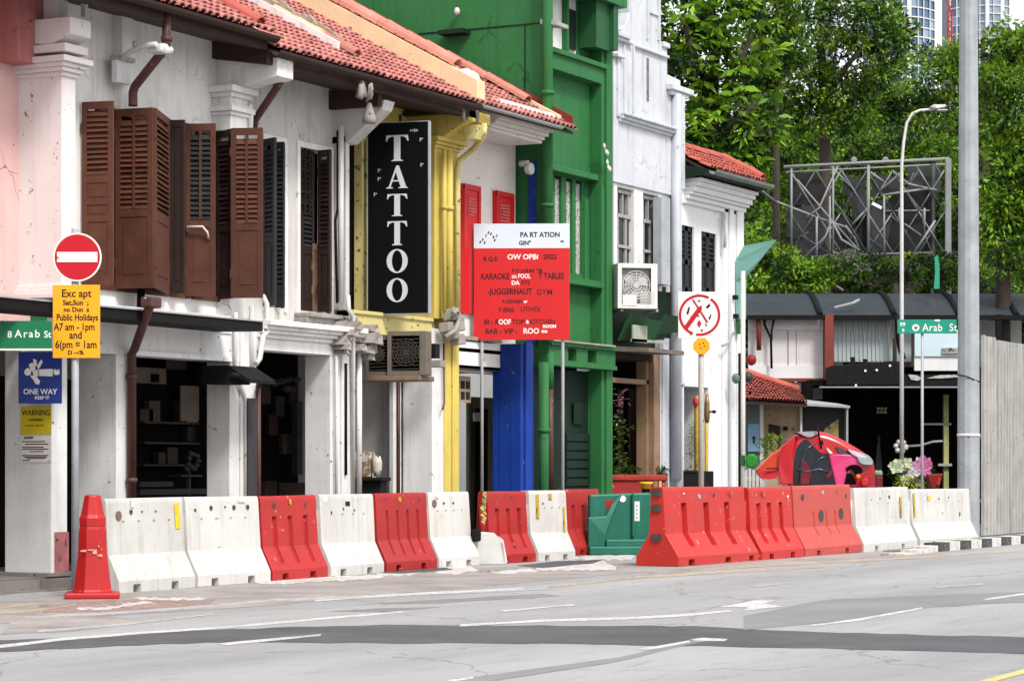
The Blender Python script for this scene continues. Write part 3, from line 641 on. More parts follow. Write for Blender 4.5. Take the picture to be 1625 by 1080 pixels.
leaf(wb, 506, YW - .03, 525, .05, mat=DBROWN, zb=z2a, zt=z2b, louvre=.62); leaf(wb, 476, YW + .10, 497, YW + .10, mat=DBROWN, zb=z2a, zt=z2b, louvre=.62, slatmat=BLACKW)
leaf(wb, 497, YW + .08, 506, YW - .02, mat=WOOD, zb=z2a, zt=z2a + .95, louvre=.0)
b = MB()
for x0, x1, c, d_ in ((*h1, za, zb_), (*h2, z2a, z2b)):
    b.box(x0 - .07, x0, YW - .03, YW + .05, c - .05, d_ + .08); b.box(x1, x1 + .06, YW - .03, YW + .05, c - .05, d_ + .08); b.box(x0, x1, YW - .03, YW + .05, d_, d_ + .08)
b.build('window_surround', WHITE, wb)
b = MB()
for k in range(5): z = z2b - .15 - k * .15; b.box(h2[0], h2[0] + .42, YW + .03, YW + .05, z, z + .02)
for k in range(3): x = h2[0] + .1 + k * .12; b.box(x, x + .018, YW + .03, YW + .05, z2b - .9, z2b)
b.build('window_grille', DBROWN, wb)
b = MB(); mould(b, h2[0] - .12, h2[1] + .3, YW - .02, YW, z2a - .30, [(.06, .05), (.06, .12), (.08, .20), (.06, .26)]); b.build('window_ledge', RUSTW, wb, bevel=.012)
pl0, pl1 = fs(525), fs(562); zlc = fz(480, 560)
b = MB(); mould(b, fs(408), pl1 + .02, 0, .3, zlc, [(.16, .0), (.06, .04), (.05, .10), (.05, .15), (.07, .22)]); b.box(fs(408), pl1, .05, .3, zlc + .39, ZL2 + .05); b.build('floor_cornice', WHITE, wb, bevel=.01)
b = MB()                                                # crumbled end of the cornice
for k in range(16):
    x = pl0 + random.uniform(.0, .85); z = zlc + random.uniform(-.02, .42); s = random.uniform(.05, .13); y = -.2 + random.uniform(-.1, .12)
    b.ext([(x - s, y, z - s * .5), (x + s * .8, y - .03, z - s * .7), (x + s, y, z + s * .4), (x - s * .2, y - .02, z + s * .7)], (random.uniform(-.04, .04), .25, random.uniform(-.03, .03)))
b.build('broken_cornice_end', RUSTW, wb)
b = MB(); b.box(pl0, pl1, .004, .42, .148, zlc); b.box(pl0 + .25, pl1 - .1, -.04, .003, .148, zlc); b.build('pier', GREYW, wb, bevel=.01)
interior(wb, fs(408), xc, zlc + .2)
b = MB(); b.box(27, 29.5, 2.24, 2.3, fz(440, 596, 2.3), zlc + .2); b.build('fascia_board', INGREY, wb)
b = MB()
for k in range(7): x = fs(438 + 5 * k + random.uniform(-2, 2), 2); z = fz(440, 600 + random.uniform(-3, 30), 2); b.lathe([(.03, -.06), (.10, 0), (.03, .05)], (x, 2.0, z), 7)
b.build('hanging_decoration', INGREY, wb)
b = MB(); b.box(fs(412, 1.5), fs(430, 1.5), 1.4, 1.7, .15, fz(412, 763, 1.5)); b.box(fs(434, 1.5), fs(482, 1.5), 1.4, 1.7, .15, fz(434, 766, 1.5)); b.build('crate_stack', DARKB, wb)
for i in range(5):
    px = 416 + i * 11; x0 = fs(px, 2.2); z = fz(px, (640, 690, 660, 720, 640)[i], 2.2)
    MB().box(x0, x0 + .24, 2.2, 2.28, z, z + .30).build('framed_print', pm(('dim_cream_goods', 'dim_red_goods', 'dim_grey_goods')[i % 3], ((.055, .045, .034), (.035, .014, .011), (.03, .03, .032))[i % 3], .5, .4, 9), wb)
b = MB(); b.box(fs(472, 2), fs(480, 2), 2.0, 2.1, 1.3, 2.4); b.build('door_panel', INGREY, wb)
# white pipes
pipe(wb, [(fs(417, -.05), -.05, fz(417, 470)), (fs(423, -.12), -.12, fz(423, 482, -.1)), (fs(425, -.12), -.12, fz(425, 526, -.1)), (fs(418, -.1), -.1, fz(418, 533)), (fs(412, -.1), -.1, fz(412, 570)), (fs(406, -.1), -.1, fz(406, 578))], .036, PVC, label='white bent pipe beside the canopy end')
pipe(wb, [(fs(399, -.04), -.04, ZL2 + .2), (fs(399, -.04), -.04, fz(399, 590))], .035, PVC)
pipe(wb, [(fs(541, .02), .02, fz(541, 200)), (fs(541, .02), .02, fz(541, 480))], .04, PVC)
pipe(wb, [(fs(536, .06), .06, fz(536, 205)), (fs(536, .06), .06, fz(536, 330)), (fs(532, .06), .06, fz(536, 350)), (fs(535, .06), .06, fz(536, 480))], .02, BLACK, 'cable')
pipe(wb, [(fs(552, -.05), -.05, fz(552, 470)), (fs(553, -.1), -.1, fz(553, 492)), (fs(560, -.1), -.1, fz(560, 503)), (fs(560, -.06), -.06, .9)], .035, PVC)
pipe(wb, [(fs(534, -.06), -.06, zlc), (fs(534, -.06), -.06, .5)], .022, PVC, 'conduit'); pipe(wb, [(fs(549, -.06), -.06, zlc - .1), (fs(549, -.06), -.06, 1.3)], .02, BLACK, 'conduit')

# ------------------------------------------------------------------ yellow tattoo shophouse
xd = fs(727)
yb_ = thing('shophouse', 'yellow shophouse behind the tall black tattoo sign', 'building', (xc, .3, 0), group='shophouses in the row')
zde = 6.72
ox0, ox1 = fs(548, YW + .2), fs(640, YW + .2)
b = MB(); b.wall(xcu + .01, xd, ZL2 + .55, zde + .3, YW + .2, YW + .4, [(ox0, ox1, fz(570, 492, YW + .2), fz(570, 215, YW + .2))]); b.build('wall', YELLOW, yb_)
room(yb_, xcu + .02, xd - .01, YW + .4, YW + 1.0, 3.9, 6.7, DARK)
b = MB(); z0, z1 = fz(570, 492, YW + .2), fz(570, 215, YW + .2)
for px in (566, 574, 581): x = fs(px, YW + .18); b.box(x, x + .07, YW + .1, YW + .22, z0, z1)
b.box(ox0, ox1, YW + .1, YW + .22, z1 - .08, z1 + .03); b.build('window_frame', YELLOWP, yb_)
b = MB(); b.box(fs(583, YW + .15), fs(590, YW + .15), YW + .12, YW + .2, z0 - .1, z0 + .55); b.build('window_panel', RUSTW, yb_)
b = MB(); b.box(ox0 + .05, ox1 - .02, YW + .3, YW + .32, z0, z1); b.build('pane', GLASSD, yb_)
b = MB(); xm = fs(547, .1)                                           # bracket of the party pilaster, left
b.box(xm, xm + .10, .08, YW + .2, ZL2 + .3, fz(547, 215, .1)); b.build('pilaster', OLDW, yb_, bevel=.01)
b = MB(); b.ext([(xm, YW + .2, fz(540, 225)), (xm, .05, fz(540, 222)), (xm, -.5, fz(560, 165, -.4)), (xm, -.55, fz(560, 150, -.4)), (xm, YW + .2, fz(560, 150, -.4))], (.28, 0, 0)); b.build('bracket', OLDW, yb_, bevel=.01)
b = MB(); b.box(xm - .1, xm + .0, -.5, YW, fz(545, 170), fz(545, 140)); b.build('beam_end', TIMBER, yb_)
b = MB(); mould(b, pl1 + .02, fs(690), .05, .35, fz(575, 527), [(.26, .0), (.05, .03)]); b.box(pl1 + .02, fs(700), .1, .5, ZL2 - .2, ZL2 + .3); b.build('floor_band', YELLOWP, yb_)
# right pilaster with capital and corbel
px0, px1 = fs(690), fs(727); zp0, zp1 = fz(690, 505), fz(690, 232)
b = MB(); b.box(px0, px1, .0, .55, zp0, zp1); b.box(px0 + .25, px1 - .25, -.05, 0, zp0, zp1 - .1); capital(b, px0, px1, 0, .5, zp1 - .02, [(.05, .03), (.05, .07), (.06, .12)])
b.build('pilaster', YELLOW, yb_, bevel=.01)
b = MB(); zk = fz(700, 226)
b.ext([(px0 + .05, .5, zk), (px0 + .05, .0, zk), (px0 + .05, -.35, zk + .18), (px0 + .05, -.55, zk + .28), (px0 + .05, -.55, zk + .44), (px0 + .05, .5, zk + .44)], (px1 - px0 - .05, 0, 0)); b.build('corbel', YELLOW, yb_, bevel=.012)
b = MB(); b.box(px0 - .1, px1 + .6, -.2, .5, zk + .44, zde - .1); b.build('beam_end', TIMBER, yb_)
q0, q1 = fs(704), fs(727)
b = MB(); b.box(q0, q1, -.02, .45, .148, zp0); b.box(q0 + .2, q1 - .08, -.055, -.02, .148, zp0 + .2); b.build('pier', YELLOW, yb_, bevel=.01, label='yellow pier')
b = MB(); b.box(fs(686), q0, .0, .5, .148, zp0 - .15); b.build('pier', GREYW, yb_, bevel=.01, label='white pier left of the yellow one')
b = MB(); b.box(fs(632, .55), fs(633, .55) + .05, .5, 2.3, .148, 3.1); b.build('partition', GREYW, yb_)
b = MB(); b.box(fs(633, .4), fs(686, .0), .5, .56, .148, 3.1); b.build('side_wall', GREYW, yb_)
interior(yb_, xc, fs(640, 2.3), 3.25)
b = MB(); b.wall(fs(566, 1.2), fs(634, 1.2), .148, 3.1, 1.2, 1.28, [(fs(572, 1.2), fs(616, 1.2), .15, fz(580, 618, 1.2))]); b.build('door_frame', GREYW, yb_)
b = MB(); b.box(fs(572, 1.3), fs(616, 1.3), 1.3, 1.34, .15, fz(580, 622, 1.3)); b.build('door', GLASSD, yb_)
b = MB(); b.box(fs(618, 1.15), fs(625, 1.15), 1.1, 1.2, .15, 3.0); b.build('door_leaf', INGREY, yb_)
b = MB(); b.box(fs(594, 1.26), fs(610, 1.26), 1.285, 1.30, fz(594, 700, 1.26), fz(594, 671, 1.26)); b.build('door_sticker', pm('pale_teal_print', (.22, .36, .33), .5, .5, 14, chips=1.2), yb_)
pipe(yb_, [(fs(632, .2), .2, 2.9), (fs(632, .2), .2, .2)], .03, PIPEBR); 
pipe(yb_, [(fs(570, -.04), -.04, 3.2), (fs(570, -.04), -.04, .9)], .04, GREYW, 'conduit')
for k, px in enumerate((705, 713)): pipe(yb_, [(fs(px, -.1), -.1, zp1 - .05), (fs(px, -.1), -.1, zp0 + .1)], .035 + .02 * k, YELLOW, collars=[(fs(px, -.1), -.1, zp1 - .9)])
pipe(yb_, [(fs(768, -.6), -.6, fz(768, 196, -.6)), (fs(768, -.6), -.6, fz(768, 216, -.6)), (fs(752, -.3), -.3, fz(752, 236, -.3)), (fs(728, -.08), -.08, fz(728, 258)), (fs(726, -.08), -.08, fz(726, 275)), (fs(726, -.08), -.08, fz(726, 500))], .045, YELLOWP, label='yellow bent drainpipe')
b = MB(); b.ext([(fs(748, -.5), -.62, fz(755, 200, -.5)), (fs(748, -.5), -.35, fz(755, 200, -.5)), (fs(748, -.5), -.42, fz(755, 222, -.5)), (fs(748, -.5), -.56, fz(755, 222, -.5))], (.3, 0, 0)); b.build('pipe_hopper', YELLOWP, yb_)
b = MB()                                                            # crumbling grey stump and loose pipe at the foot of the pilaster
for k, (px, py, s) in enumerate(((708, 500, .10), (715, 515, .13), (708, 530, .1), (718, 540, .09), (700, 520, .08))):
    x, z = fs(px, -.1), fz(px, py, -.1); b.ext([(x - s, -.1, z - s), (x + s, -.12, z - s * .8), (x + s * .8, -.1, z + s), (x - s * .7, -.08, z + s * .8)], (.03, -.16, .02))
b.build('broken_moulding', RUSTW, yb_, bevel=.02)
pipe(yb_, [(fs(705, -.3), -.3, fz(705, 535, -.3)), (fs(722, -.34), -.34, fz(722, 525, -.3)), (fs(731, -.32), -.32, fz(731, 505, -.3)), (fs(726, -.3), -.3, fz(726, 492, -.3)), (fs(718, -.3), -.3, fz(718, 497, -.3))], .035, RUSTW, 'loose_pipe')
pipe(yb_, [(fs(704, -.05), -.05, fz(704, 545)), (fs(705, -.05), -.05, fz(705, 640)), (fs(702, -.08), -.08, fz(702, 650))], .014, PIPEBR, 'cable')

# ------------------------------------------------------------------ white shophouse with red shutters and blue pier
xe = fs(862)
we = thing('shophouse', 'cream white shophouse with red shutters and bright blue pier', 'building', (xd, .3, 0), group='shophouses in the row')
zee = 6.70
YE = .50
b = MB(); b.wall(xd, xe, fz(728, 585), zee, YE, YE + .2); b.build('wall', CREAM, we)
b = MB(); zc_ = fz(768, 213); mould(b, fs(764, -.1), fs(888, -.5) - .05, YW - .52, YE, zc_ + .02, [(.05, .0), (.05, .05), (.06, .12), (.10, .20), (.08, .16), (.12, .22)]); b.build('cornice', pm('white_cornice_paint', (.72, .70, .67), .7, .12, 2, streak=.3, chips=.7, blot=.25, grime=(.3, .27, .24)), we, bevel=.012)
for (x0, x1, y0, y1) in ((734, 760, 292, 497), (785, 813, 303, 400)):
    zt_, zb2 = fz(x0, y0, YE), fz(x0, y1, YE); sx0, sx1 = fs(x0, YE - .04), fs(x1, YE - .04)
    b = MB(); b.box(sx0, sx1, YE - .06, YE, zb2, zt_)
    for a, c in ((sx0, sx0 + .07), (sx1 - .07, sx1)): b.box(a, c, YE - .08, YE - .06, zb2, zt_)
    b.box(sx0, sx1, YE - .079, YE - .06, zt_ - .08, zt_)
    o = b.build('shutter', SIGNBRED, we)
    b = MB(); z = zt_ - .2
    while z > zb2 + .15:
        if z > zt_ - .45 or x0 == 785: b.ext([(sx0 + .14, YE - .068, z), (sx1 - .14, YE - .068, z), (sx1 - .14, YE - .060, z - .03), (sx0 + .14, YE - .060, z - .03)], (0, -.008, 0))
        z -= .05
    b.build('louvre_panel', pm('pinkish_red_louvre', (.62, .14, .13), .6, .3, 10, chips=1.0, chipcol=(.25, .02, .02)), o)
    if x0 == 734:
        b = MB(); z = zt_ - 1.0
        while z > zb2 + .2: b.box(sx0 + .34, sx0 + .44, YE - .075, YE - .06, z - .06, z); z -= .085
        b.build('slot_row', pm('faded_pink_slots', (.55, .30, .28), .7, .4, 12, chips=1.0), o)
# ground floor
b = MB(); b.box(fs(727), fs(826), .36, .49, fz(728, 580), fz(728, 536)); b.build('lintel_beam', WHITE, we)
b = MB(); b.box(fs(727), fs(826), .33, .49, fz(728, 538, .36) + .002, fz(728, 532, .36)); b.build('lintel_edge', RUSTW, we)
bl0, bl1 = fs(826), fs(846)
b = MB(); b.box(bl0, bl1, -.01, .5, .148, fz(826, 545)); b.box(bl0 + .1, bl1 - .12, -.05, -.01, .148, fz(826, 540)); b.build('pier', BLUE, we, bevel=.012, label='bright blue pier')
b = MB()
for k in range(2): b.box(bl0 - .008, bl0 - .002, .14 + k * .2, .17 + k * .2, .15, fz(826, 560))
b.build('pier_rib', BLUE, we)
b = MB(); b.box(fs(847, YW - .1), fs(857, YW - .1), YW - .14, YW, fz(847, 545), fz(847, 250)); b.build('pilaster', BLUE, we, label='narrow blue strip above the pier')
interior(we, xd, bl1, fz(728, 575), pm('dark_green_black', (.012, .016, .013), .6, .3, 2))
b = MB(); b.box(fs(753, 1.9), fs(784, 2.2), 2.0, 2.06, .15, 2.6); b.build('door_frame', pm('dim_olive_frame', (.13, .125, .08), .7, .3, 3), we)
b = MB(); b.box(fs(760, 1.9), fs(774, 1.9), 1.9, 1.96, .15, 2.4); b.build('door', DARK, we)
b = MB(); b.box(fs(753, 1.5), fs(763, 1.5), 1.5, 1.53, fz(753, 668, 1.5), fz(753, 654, 1.5)); b.build('switch_plate', PVC, we)
o = MB().box(fs(729, .6), fs(747, .6), .6, .63, fz(729, 638, .6), fz(729, 596, .6)).build('poster', pm('old_cream_poster', (.38, .30, .22), .7, .2, 4), we)
b = MB()
for i in range(2):
    for j in range(2): x = fs(731 + i * 8, .6); z = fz(731, 604 + j * 17, .6); b.box(x, x + .13, .594, .60, z - .12, z)
b.build('poster_print', DARKB, o)
b = MB(); b.lathe([(.03, -.05), (.08, -.03), (.10, .04), (.09, .07)], (fs(838, YW - .2), YW - .2, fz(838, 268, YW - .2)), 12, 'y'); b.lathe([(.05, -.2), (.05, -.05)], (fs(834, YW - .1), YW - .2, fz(834, 262, YW)), 8, 'y'); b.build('wall_lamp', PVC, we)

# roof over the stained, yellow and cream houses
rf = thing('roof', 'long salmon tiled roof over the three houses left of the green one', 'roof', (fs(421, -.62), -.6, 6.7))
zR = 6.76; xr0, xrE = xr1 - .03, 36.30
xbr = fs(584, -.3); xcr = fs(764, -.6)
tiles(rf, xr0, xrE - .1, zR)
gutter(rf, xr0, fs(762, -.7), -.68, zR - .04, TIMBER, .075); gutter(rf, fs(764, -.7), fs(893, -.7), -.68, zR - .015, STEEL, .045)
b = MB(); b.box(xr0, xcr, -.55, -.51, zR - .20, zR - .03); b.ext([(xr0, -.5, zR - .2), (xr0, YW + .2, zR - .04), (xr0, YW + .2, zR + .25), (xr0, -.5, zR - .03)], (xcr - xr0, 0, 0)); b.build('eaves_board', TIMBER, rf)
b = MB()                                                             # plastered party ridge and its cap tiles
def slope_wall(b, x, w, u0, u1, h, zb=zR, ye=-.62, sl=.54):
    c = 1 / math.hypot(1, sl)
    P = lambda u, dz: (x, ye + u * c, zb + u * sl * c + dz)
    return b.ext([P(u0, .0), P(u1, 0), P(u1, h), P(u0, h)], (w, 0, 0))
slope_wall(b, xcr - .10, .26, .05, 6.2, .34); b.build('party_ridge', PARAP, rf)
ridge_row(rf, xcr + .10, -.62, zR + .36, .54, .55, 6.2, 15, r=.13)
b = MB(); b.lathe([(.05, -.14), (.16, -.13), (.20, -.03), (.17, .10), (.19, .15), (.08, .18)], (xcr + .05, -.30, zR + .38), 10, 'x'); b.build('plaster_lump', pm('bare_plaster', (.60, .53, .50), .85, .15, 4, chips=.5, blot=.3, grime=(.35, .32, .3)), rf)
b = MB(); slope_wall(b, xbr - .1, .24, 1.1, 6.2, .20); b.build('party_ridge', PARAP, rf, label='broken left party ridge')
b = MB(); slope_wall(b, xbr - .18, .10, .8, 2.6, .17); b.build('party_ridge_edge', WHITE, rf)
b = MB(); rg = random.Random(5)
for k in range(14):
    u = 1.0 + k * .13; c = 1 / math.hypot(1, .54); x = xbr + rg.uniform(-.06, .12); y = -.62 + u * c; z = zR + u * .54 * c + .16; s = rg.uniform(.07, .13)
    b.ext([(x - s, y - s, z - .1), (x + s, y - s * .8, z - .1), (x + s * .9, y + s, z + .04), (x - s * .8, y + s, z + .06)], (rg.uniform(-.02, .02), rg.uniform(-.03, .03), rg.uniform(.05, .14)))
b.build('crumbled_plaster', MOULD, rf)
ridge_row(rf, xbr + .05, -.62, zR + .17, .54, 2.9, 6.2, 8, r=.12)
ridge_row(rf, xbr - .02, -.62, zR + .10, .54, .55, 1.15, 1, r=.10)
ridge_row(rf, xrE - .42, -.62, zR + .10, .54, .8, 6.2, 13, r=.11, mat=RIDGE)
b = MB(); slope_wall(b, xrE - .06, .055, .1, 6.3, .20); slope_wall(b, xrE - .22, .16, .1, 6.3, .07); b.build('flashing', TILED, rf)
b = MB()
for u0, u1 in ((.25, .9), (1.5, 2.1)): slope_wall(b, xrE - .30, .12, u0, u1, .13)
b.build('mortar_patch', PARAP, rf)
for px, y0, y1 in ((735, 172, 193), (757, 176, 196)): pipe(rf, [(fs(px, -.55), -.55, fz(px, y0, -.55)), (fs(px, -.55), -.55, fz(px, y1, -.55))], .035, RUSTW, 'rain_spout')
for px in (573, 588): pipe(rf, [(fs(px, -.75), -.75, fz(px, 134, -.75)), (fs(px, -.75), -.75, fz(px, 148, -.75)), (fs(px - 3, -.72), -.72, fz(px, 157, -.72))], [.03, .04, .05], RUSTW, 'rain_spout')
pipe(rf, [(fs(589, -.74), -.74, fz(589, 133, -.75)), (fs(590, -.8), -.8, fz(590, 142, -.8)), (fs(586, -.75), -.75, fz(586, 153, -.75)), (fs(582, -.6), -.6, fz(582, 160, -.6))], .022, RUSTW, 'rain_spout')
b = MB(); b.lathe([(.10, -.18), (.09, -.1), (.03, .1)], (fs(586, -.5), -.5, fz(586, 175, -.5)), 10); b.lathe([(.09, -.1), (.03, .12)], (fs(574, -.65), -.65, fz(574, 142, -.65)), 10); b.build('broken_spout', RUSTW, rf)
# ------------------------------------------------------------------ green shophouse
xG = 36.36; xF1 = fs(972.5)
gh = thing('shophouse', 'tall green shophouse with a plain green side wall above the roofs', 'building', (xG, .3, 0), group='shophouses in the row')
zx = lambda px, py: CAMH + (HORZ - py) * (CT * xG + ST * (xy_(px, xG) + CAMD)) / FPX
ztop = 13.5
b = MB(); b.box(xG, xG + .25, .02, 11, 3.0, ztop); b.build('side_wall', GREEN, gh)
b = MB(); b.box(xG - .25, xG, xy_(747, xG), xy_(706, xG), zx(726, 57), zx(726, 50)); b.build('side_ledge', GREENX, gh)
b = MB(); yA, yB_ = xy_(858, xG), xy_(600, xG); zs_ = zx(800, 43)
b.box(xG - .012, xG, yA, yB_, zs_, zs_ + .02); yv = xy_(834, xG); b.box(xG - .012, xG, yv, yv + .015, 7.3, zs_); b.build('wall_joint', GREENX, gh)
b = MB(); b.box(xG - .02, xG, xy_(601, xG), xy_(595, xG), zx(600, 40), ztop); b.build('wall_rib', GREEN, gh)
b = MB(); b.lathe([(.03, -.06), (.055, 0), (.03, .06)], (xG - .1, xy_(730, xG), zx(730, 20)), 8); b.build('bulb_lamp', PVC, gh)
# front
xl, xr = fs(873), fs(955); zt1, zt0 = fz(875, 75), fz(875, 108); zw1, zw0 = fz(876, 270), fz(876, 432); zb1, zb0 = fz(875, 446), fz(870, 545)
b = MB(); b.wall(xG + .25, xF1, zb0 - .02, ztop, .22, .45, [(xl + .02, fs(938, .2), zw0, zw1), (fs(872), fs(936), fz(872, 68), fz(872, -60))]); b.build('wall', GREEN, gh)
b = MB()
b.box(xG - .006, xl, 0, .22, zb0, ztop); b.box(xr, xF1, 0, .22, .148, ztop); b.box(xr + .12, xF1 - .1, -.04, 0, .148, ztop)
b.box(xl, xr, 0, .22, zt0, zt1); b.box(xl - .05, xr + .1, -.06, 0, zt1 - .08, zt1)
b.box(xl, xr, .02, .22, zb1, zw0 - .02); b.box(xl, xr, -.05, .02, zb1, zb1 + .07); b.box(xl, xr, .05, .22, zw1 + .02, zw1 + .12); b.build('pilaster_frame', GREEN, gh, bevel=.01)
b = MB(); z0, z1 = fz(872, 68), fz(872, -60)
b.box(fs(872), fs(936), .26, .30, z0, z1); b.build('window_panel', GREYW, gh, label='grey white panelled upper window')
b = MB(); b.box(fs(874), fs(889), .22, .26, fz(874, 26), z1); b.box(fs(917), fs(933), .22, .26, z0 + .1, fz(917, 10)); b.build('pane', GLASSD, gh)
b = MB(); b.box(fs(914), fs(917), .16, .27, z0, z1); b.box(fs(888), fs(890), .2, .27, z0, z1); b.box(fs(872), fs(936), .14, .27, z0 - .06, z0); b.build('window_frame', GREEN, gh)
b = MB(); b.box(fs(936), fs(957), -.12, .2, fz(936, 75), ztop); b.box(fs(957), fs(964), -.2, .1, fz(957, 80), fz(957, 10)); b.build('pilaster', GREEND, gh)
b = MB(); b.box(fs(872), fs(974), -.25, .2, fz(960, 10), fz(960, -8)); b.build('cornice', GREEN, gh)
# window with patterned glass strips
PATT = pm('mottled_figured_glass', (.52, .53, .50), .3, .5, 16, chips=1.6, chipcol=(.08, .07, .06), blot=.8, grime=(.2, .19, .17), chipscale=20)
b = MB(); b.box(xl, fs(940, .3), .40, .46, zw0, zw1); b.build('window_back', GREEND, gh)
for a, c in ((881, 890), (899, 908), (914, 923)):
    b = MB(); b.box(fs(a, .3), fs(c, .3), .30, .33, zw0 + (.05 if a > 890 else .3), zw1 - .05); b.build('pane', PATT, gh)
b = MB()
for a, c in ((875, 880), (891, 898), (908.5, 913.5), (924, 938)): b.box(fs(a, .25), fs(c, .25), .25, .38, zw0, zw1)
b.box(xl, fs(938, .25), .24, .36, zw0, zw0 + .08); b.box(fs(924, .25), fs(930, .25), .2, .25, zw0, zw1 - .3); b.build('window_frame', GREEN, gh)
b = MB(); b.box(xl + .05, xr - .04, .19, .22, zb0 + .1, zb1 - .1); b.build('wall_panel', GREEN, gh)
# bottom box and dark roller door
zq0 = fz(870, 580)
b = MB(); b.wall(fs(862), fs(968), zq0, zb0 + .02, -.10, .1, [(fs(893), fs(906), zq0 + .1, zb0 - .05), (fs(924), fs(938), zq0 + .1, zb0 - .05)]); b.box(fs(862), fs(968), -.16, -.10, zb0 - .03, zb0 + .03); b.box(fs(862), fs(968), -.14, -.10, zq0, zq0 + .07); b.build('floor_band', GREEN, gh, bevel=.008)
b = MB(); b.box(fs(893), fs(938), .1, .16, zq0 + .08, zb0); b.build('band_recess', STEEL, gh)
b = MB(); b.box(fs(862), fs(960), -.2, -.17, zb0 + .03, zb0 + .06); b.build('rail', RUSTW, gh)
b = MB(); b.box(xG, xF1, .26, .36, .148, zq0 - .02); b.build('shopfront', GREENX, gh)
z = .2
while z < fz(900, 690): MB().box(fs(900, .22), fs(948, .22), .225, .258, z, z + .12).build('roller_slat', pm('dark_green_shutter', (.010, .024, .017), .6, .25, 3, streak=.4, grime=(.022, .034, .028), spec=.15), gh); z += .15
b = MB(); b.box(xr + .004, xr + .06, .221, .26, .148, zq0); b.build('side_wall', GREEN, gh, label='green inner side of the right pier')
b = MB(); b.box(fs(912, .2), fs(926, .2), .215, .225, fz(912, 672, .2), fz(912, 638, .2)); b.build('notice', GREENX, gh)
pipe(gh, [(fs(869, -.12), -.12, ztop), (fs(869, -.12), -.12, zb0)], .085, GREEN, 'downpipe', 'wide green downpipe on the corner', collars=[(fs(869, -.12), -.12, z_) for z_ in (9.2, 7.4, 5.6)])
b = MB(); b.ext([(fs(866, -.1), -.3, fz(868, 40)), (fs(866, -.1), 0, fz(868, 34)), (fs(866, -.1), 0, fz(868, 42)), (fs(866, -.1), -.3, fz(868, 46))], (.42, 0, 0)); b.build('pipe_hood', STEEL, gh)
pipe(gh, [(fs(854), -.1, fz(854, 575)), (fs(854), -.1, .15)], .085, GREEN, 'downpipe', collars=[(fs(854), -.1, z_) for z_ in (1.0, 2.0)])
pipe(gh, [(fs(864), -.1, fz(864, 560)), (fs(864), -.1, fz(864, 615))], .06, GREEN, 'downpipe'); pipe(gh, [(fs(864.5), -.1, fz(864, 615)), (fs(864.5), -.1, .9)], .05, PIPEBR, 'downpipe', 'brown length of downpipe')
for px, py in ((958, 240), (962, 262)):
    b = MB()
    for k in range(4): b.lathe([(.01, -.05), (.03, 0), (.01, .05)], (fs(px, -.1) + random.uniform(-.03, .03), -.1 - k * .02, fz(px, py, -.1) + random.uniform(-.08, .08)), 6)
    b.build('wall_lamp', PVC, gh)

# ------------------------------------------------------------------ white gabled shophouse
xW1 = fs(1078)
wh = thing('shophouse', 'narrow white shophouse with tall stepped Dutch gable', 'building', (xF1, .3, 0), group='shophouses in the row')
gpts = [(974, 288), (974, 62), (986, 58), (986, 46), (993, 40), (999, 20), (1000, -20), (1008, -50), (1030, -60), (1045, -40), (1049, -10), (1049, 68), (1057, 72), (1059, 82), (1059, 118), (1080, 128), (1080, 288)]
zbot = fz(974, 288)
b = MB(); b.ext([(fs(a), .0, zbot if c == 288 else fz(a, c)) for a, c in gpts], (0, .35, 0)); b.build('gable_wall', SILVERW, wh, bevel=.01)
b = MB()
def tr(b, x0, y0, x1, y1, h=5, pr=.05):           # raised strip between two picture heights on the front plane
    b.ext([(fs(x0), -pr, fz(x0, y0)), (fs(x1), -pr, fz(x1, y1)), (fs(x1), -pr, fz(x1, y1 + h)), (fs(x0), -pr, fz(x0, y0 + h))], (0, pr, 0))
zc1 = fz(982, 184); X0, X1 = fs(981), fs(1064)
mould(b, X0, X1, 0, .02, zc1 - .10, [(.05, .05), (.06, .10), (.05, .15)])
zc2 = fz(1000, 68); b.box(fs(1005), fs(1058), -.06, .02, zc2 - .05, zc2)
b.box(fs(973), fs(992), -.12, .3, fz(975, 58), fz(975, 51)); b.box(fs(971), fs(1000), -.08, .3, fz(975, 63), fz(975, 58)); b.box(fs(973), fs(985), -.10, .02, fz(975, 91), fz(975, 85))
b.box(fs(1057), fs(1092) - .05, -.14, .35, fz(1060, 143), fz(1060, 134)); b.box(fs(1059), fs(1088) - .05, -.09, .35, fz(1060, 150), fz(1060, 143)); b.box(fs(1050), fs(1060), -.05, .3, fz(1050, 74), fz(1050, 66)); b.build('cornice', SILVERW, wh, bevel=.012)
for a, c, y0, y1 in ((978, 983, 92, 184), (988, 990, 70, 184), (1026, 1028, -20, 62), (1043, 1045, -20, 64), (1003, 1005, 70, 178)): MB().box(fs(a), fs(c), -.035, .02, fz(a, y1), fz(a, y0)).build('gable_strip', SILVERW, wh)
MB().box(fs(1028), fs(1043), -.03, .02, fz(1028, 20), fz(1028, 14)).build('gable_strip', SILVERW, wh)
b = MB(); b.lathe([(.10, fz(1068, 760)), (.10, fz(1068, 150))], (fs(1068), -.06, 0), 10); b.build('downpipe', pm('blue_grey_pipe_paint', (.42, .45, .49), .5, .12, 3, streak=.35, chips=.4), wh, label='blue grey downpipe on the right edge')
b = MB(); b.box(fs(1074), fs(1079), -.1, .3, fz(1074, 300), fz(1074, 150)); b.build('pilaster', SILVERW, wh)
b = MB()                                                       # dark damp crack line and iron cramp
b.box(fs(1026), fs(1029), -.012, 0, fz(1026, 160), fz(1026, 92)); b.build('crack_line', pm('damp_stain', (.20, .20, .21), .9, .6, 9, chips=1.3), wh)
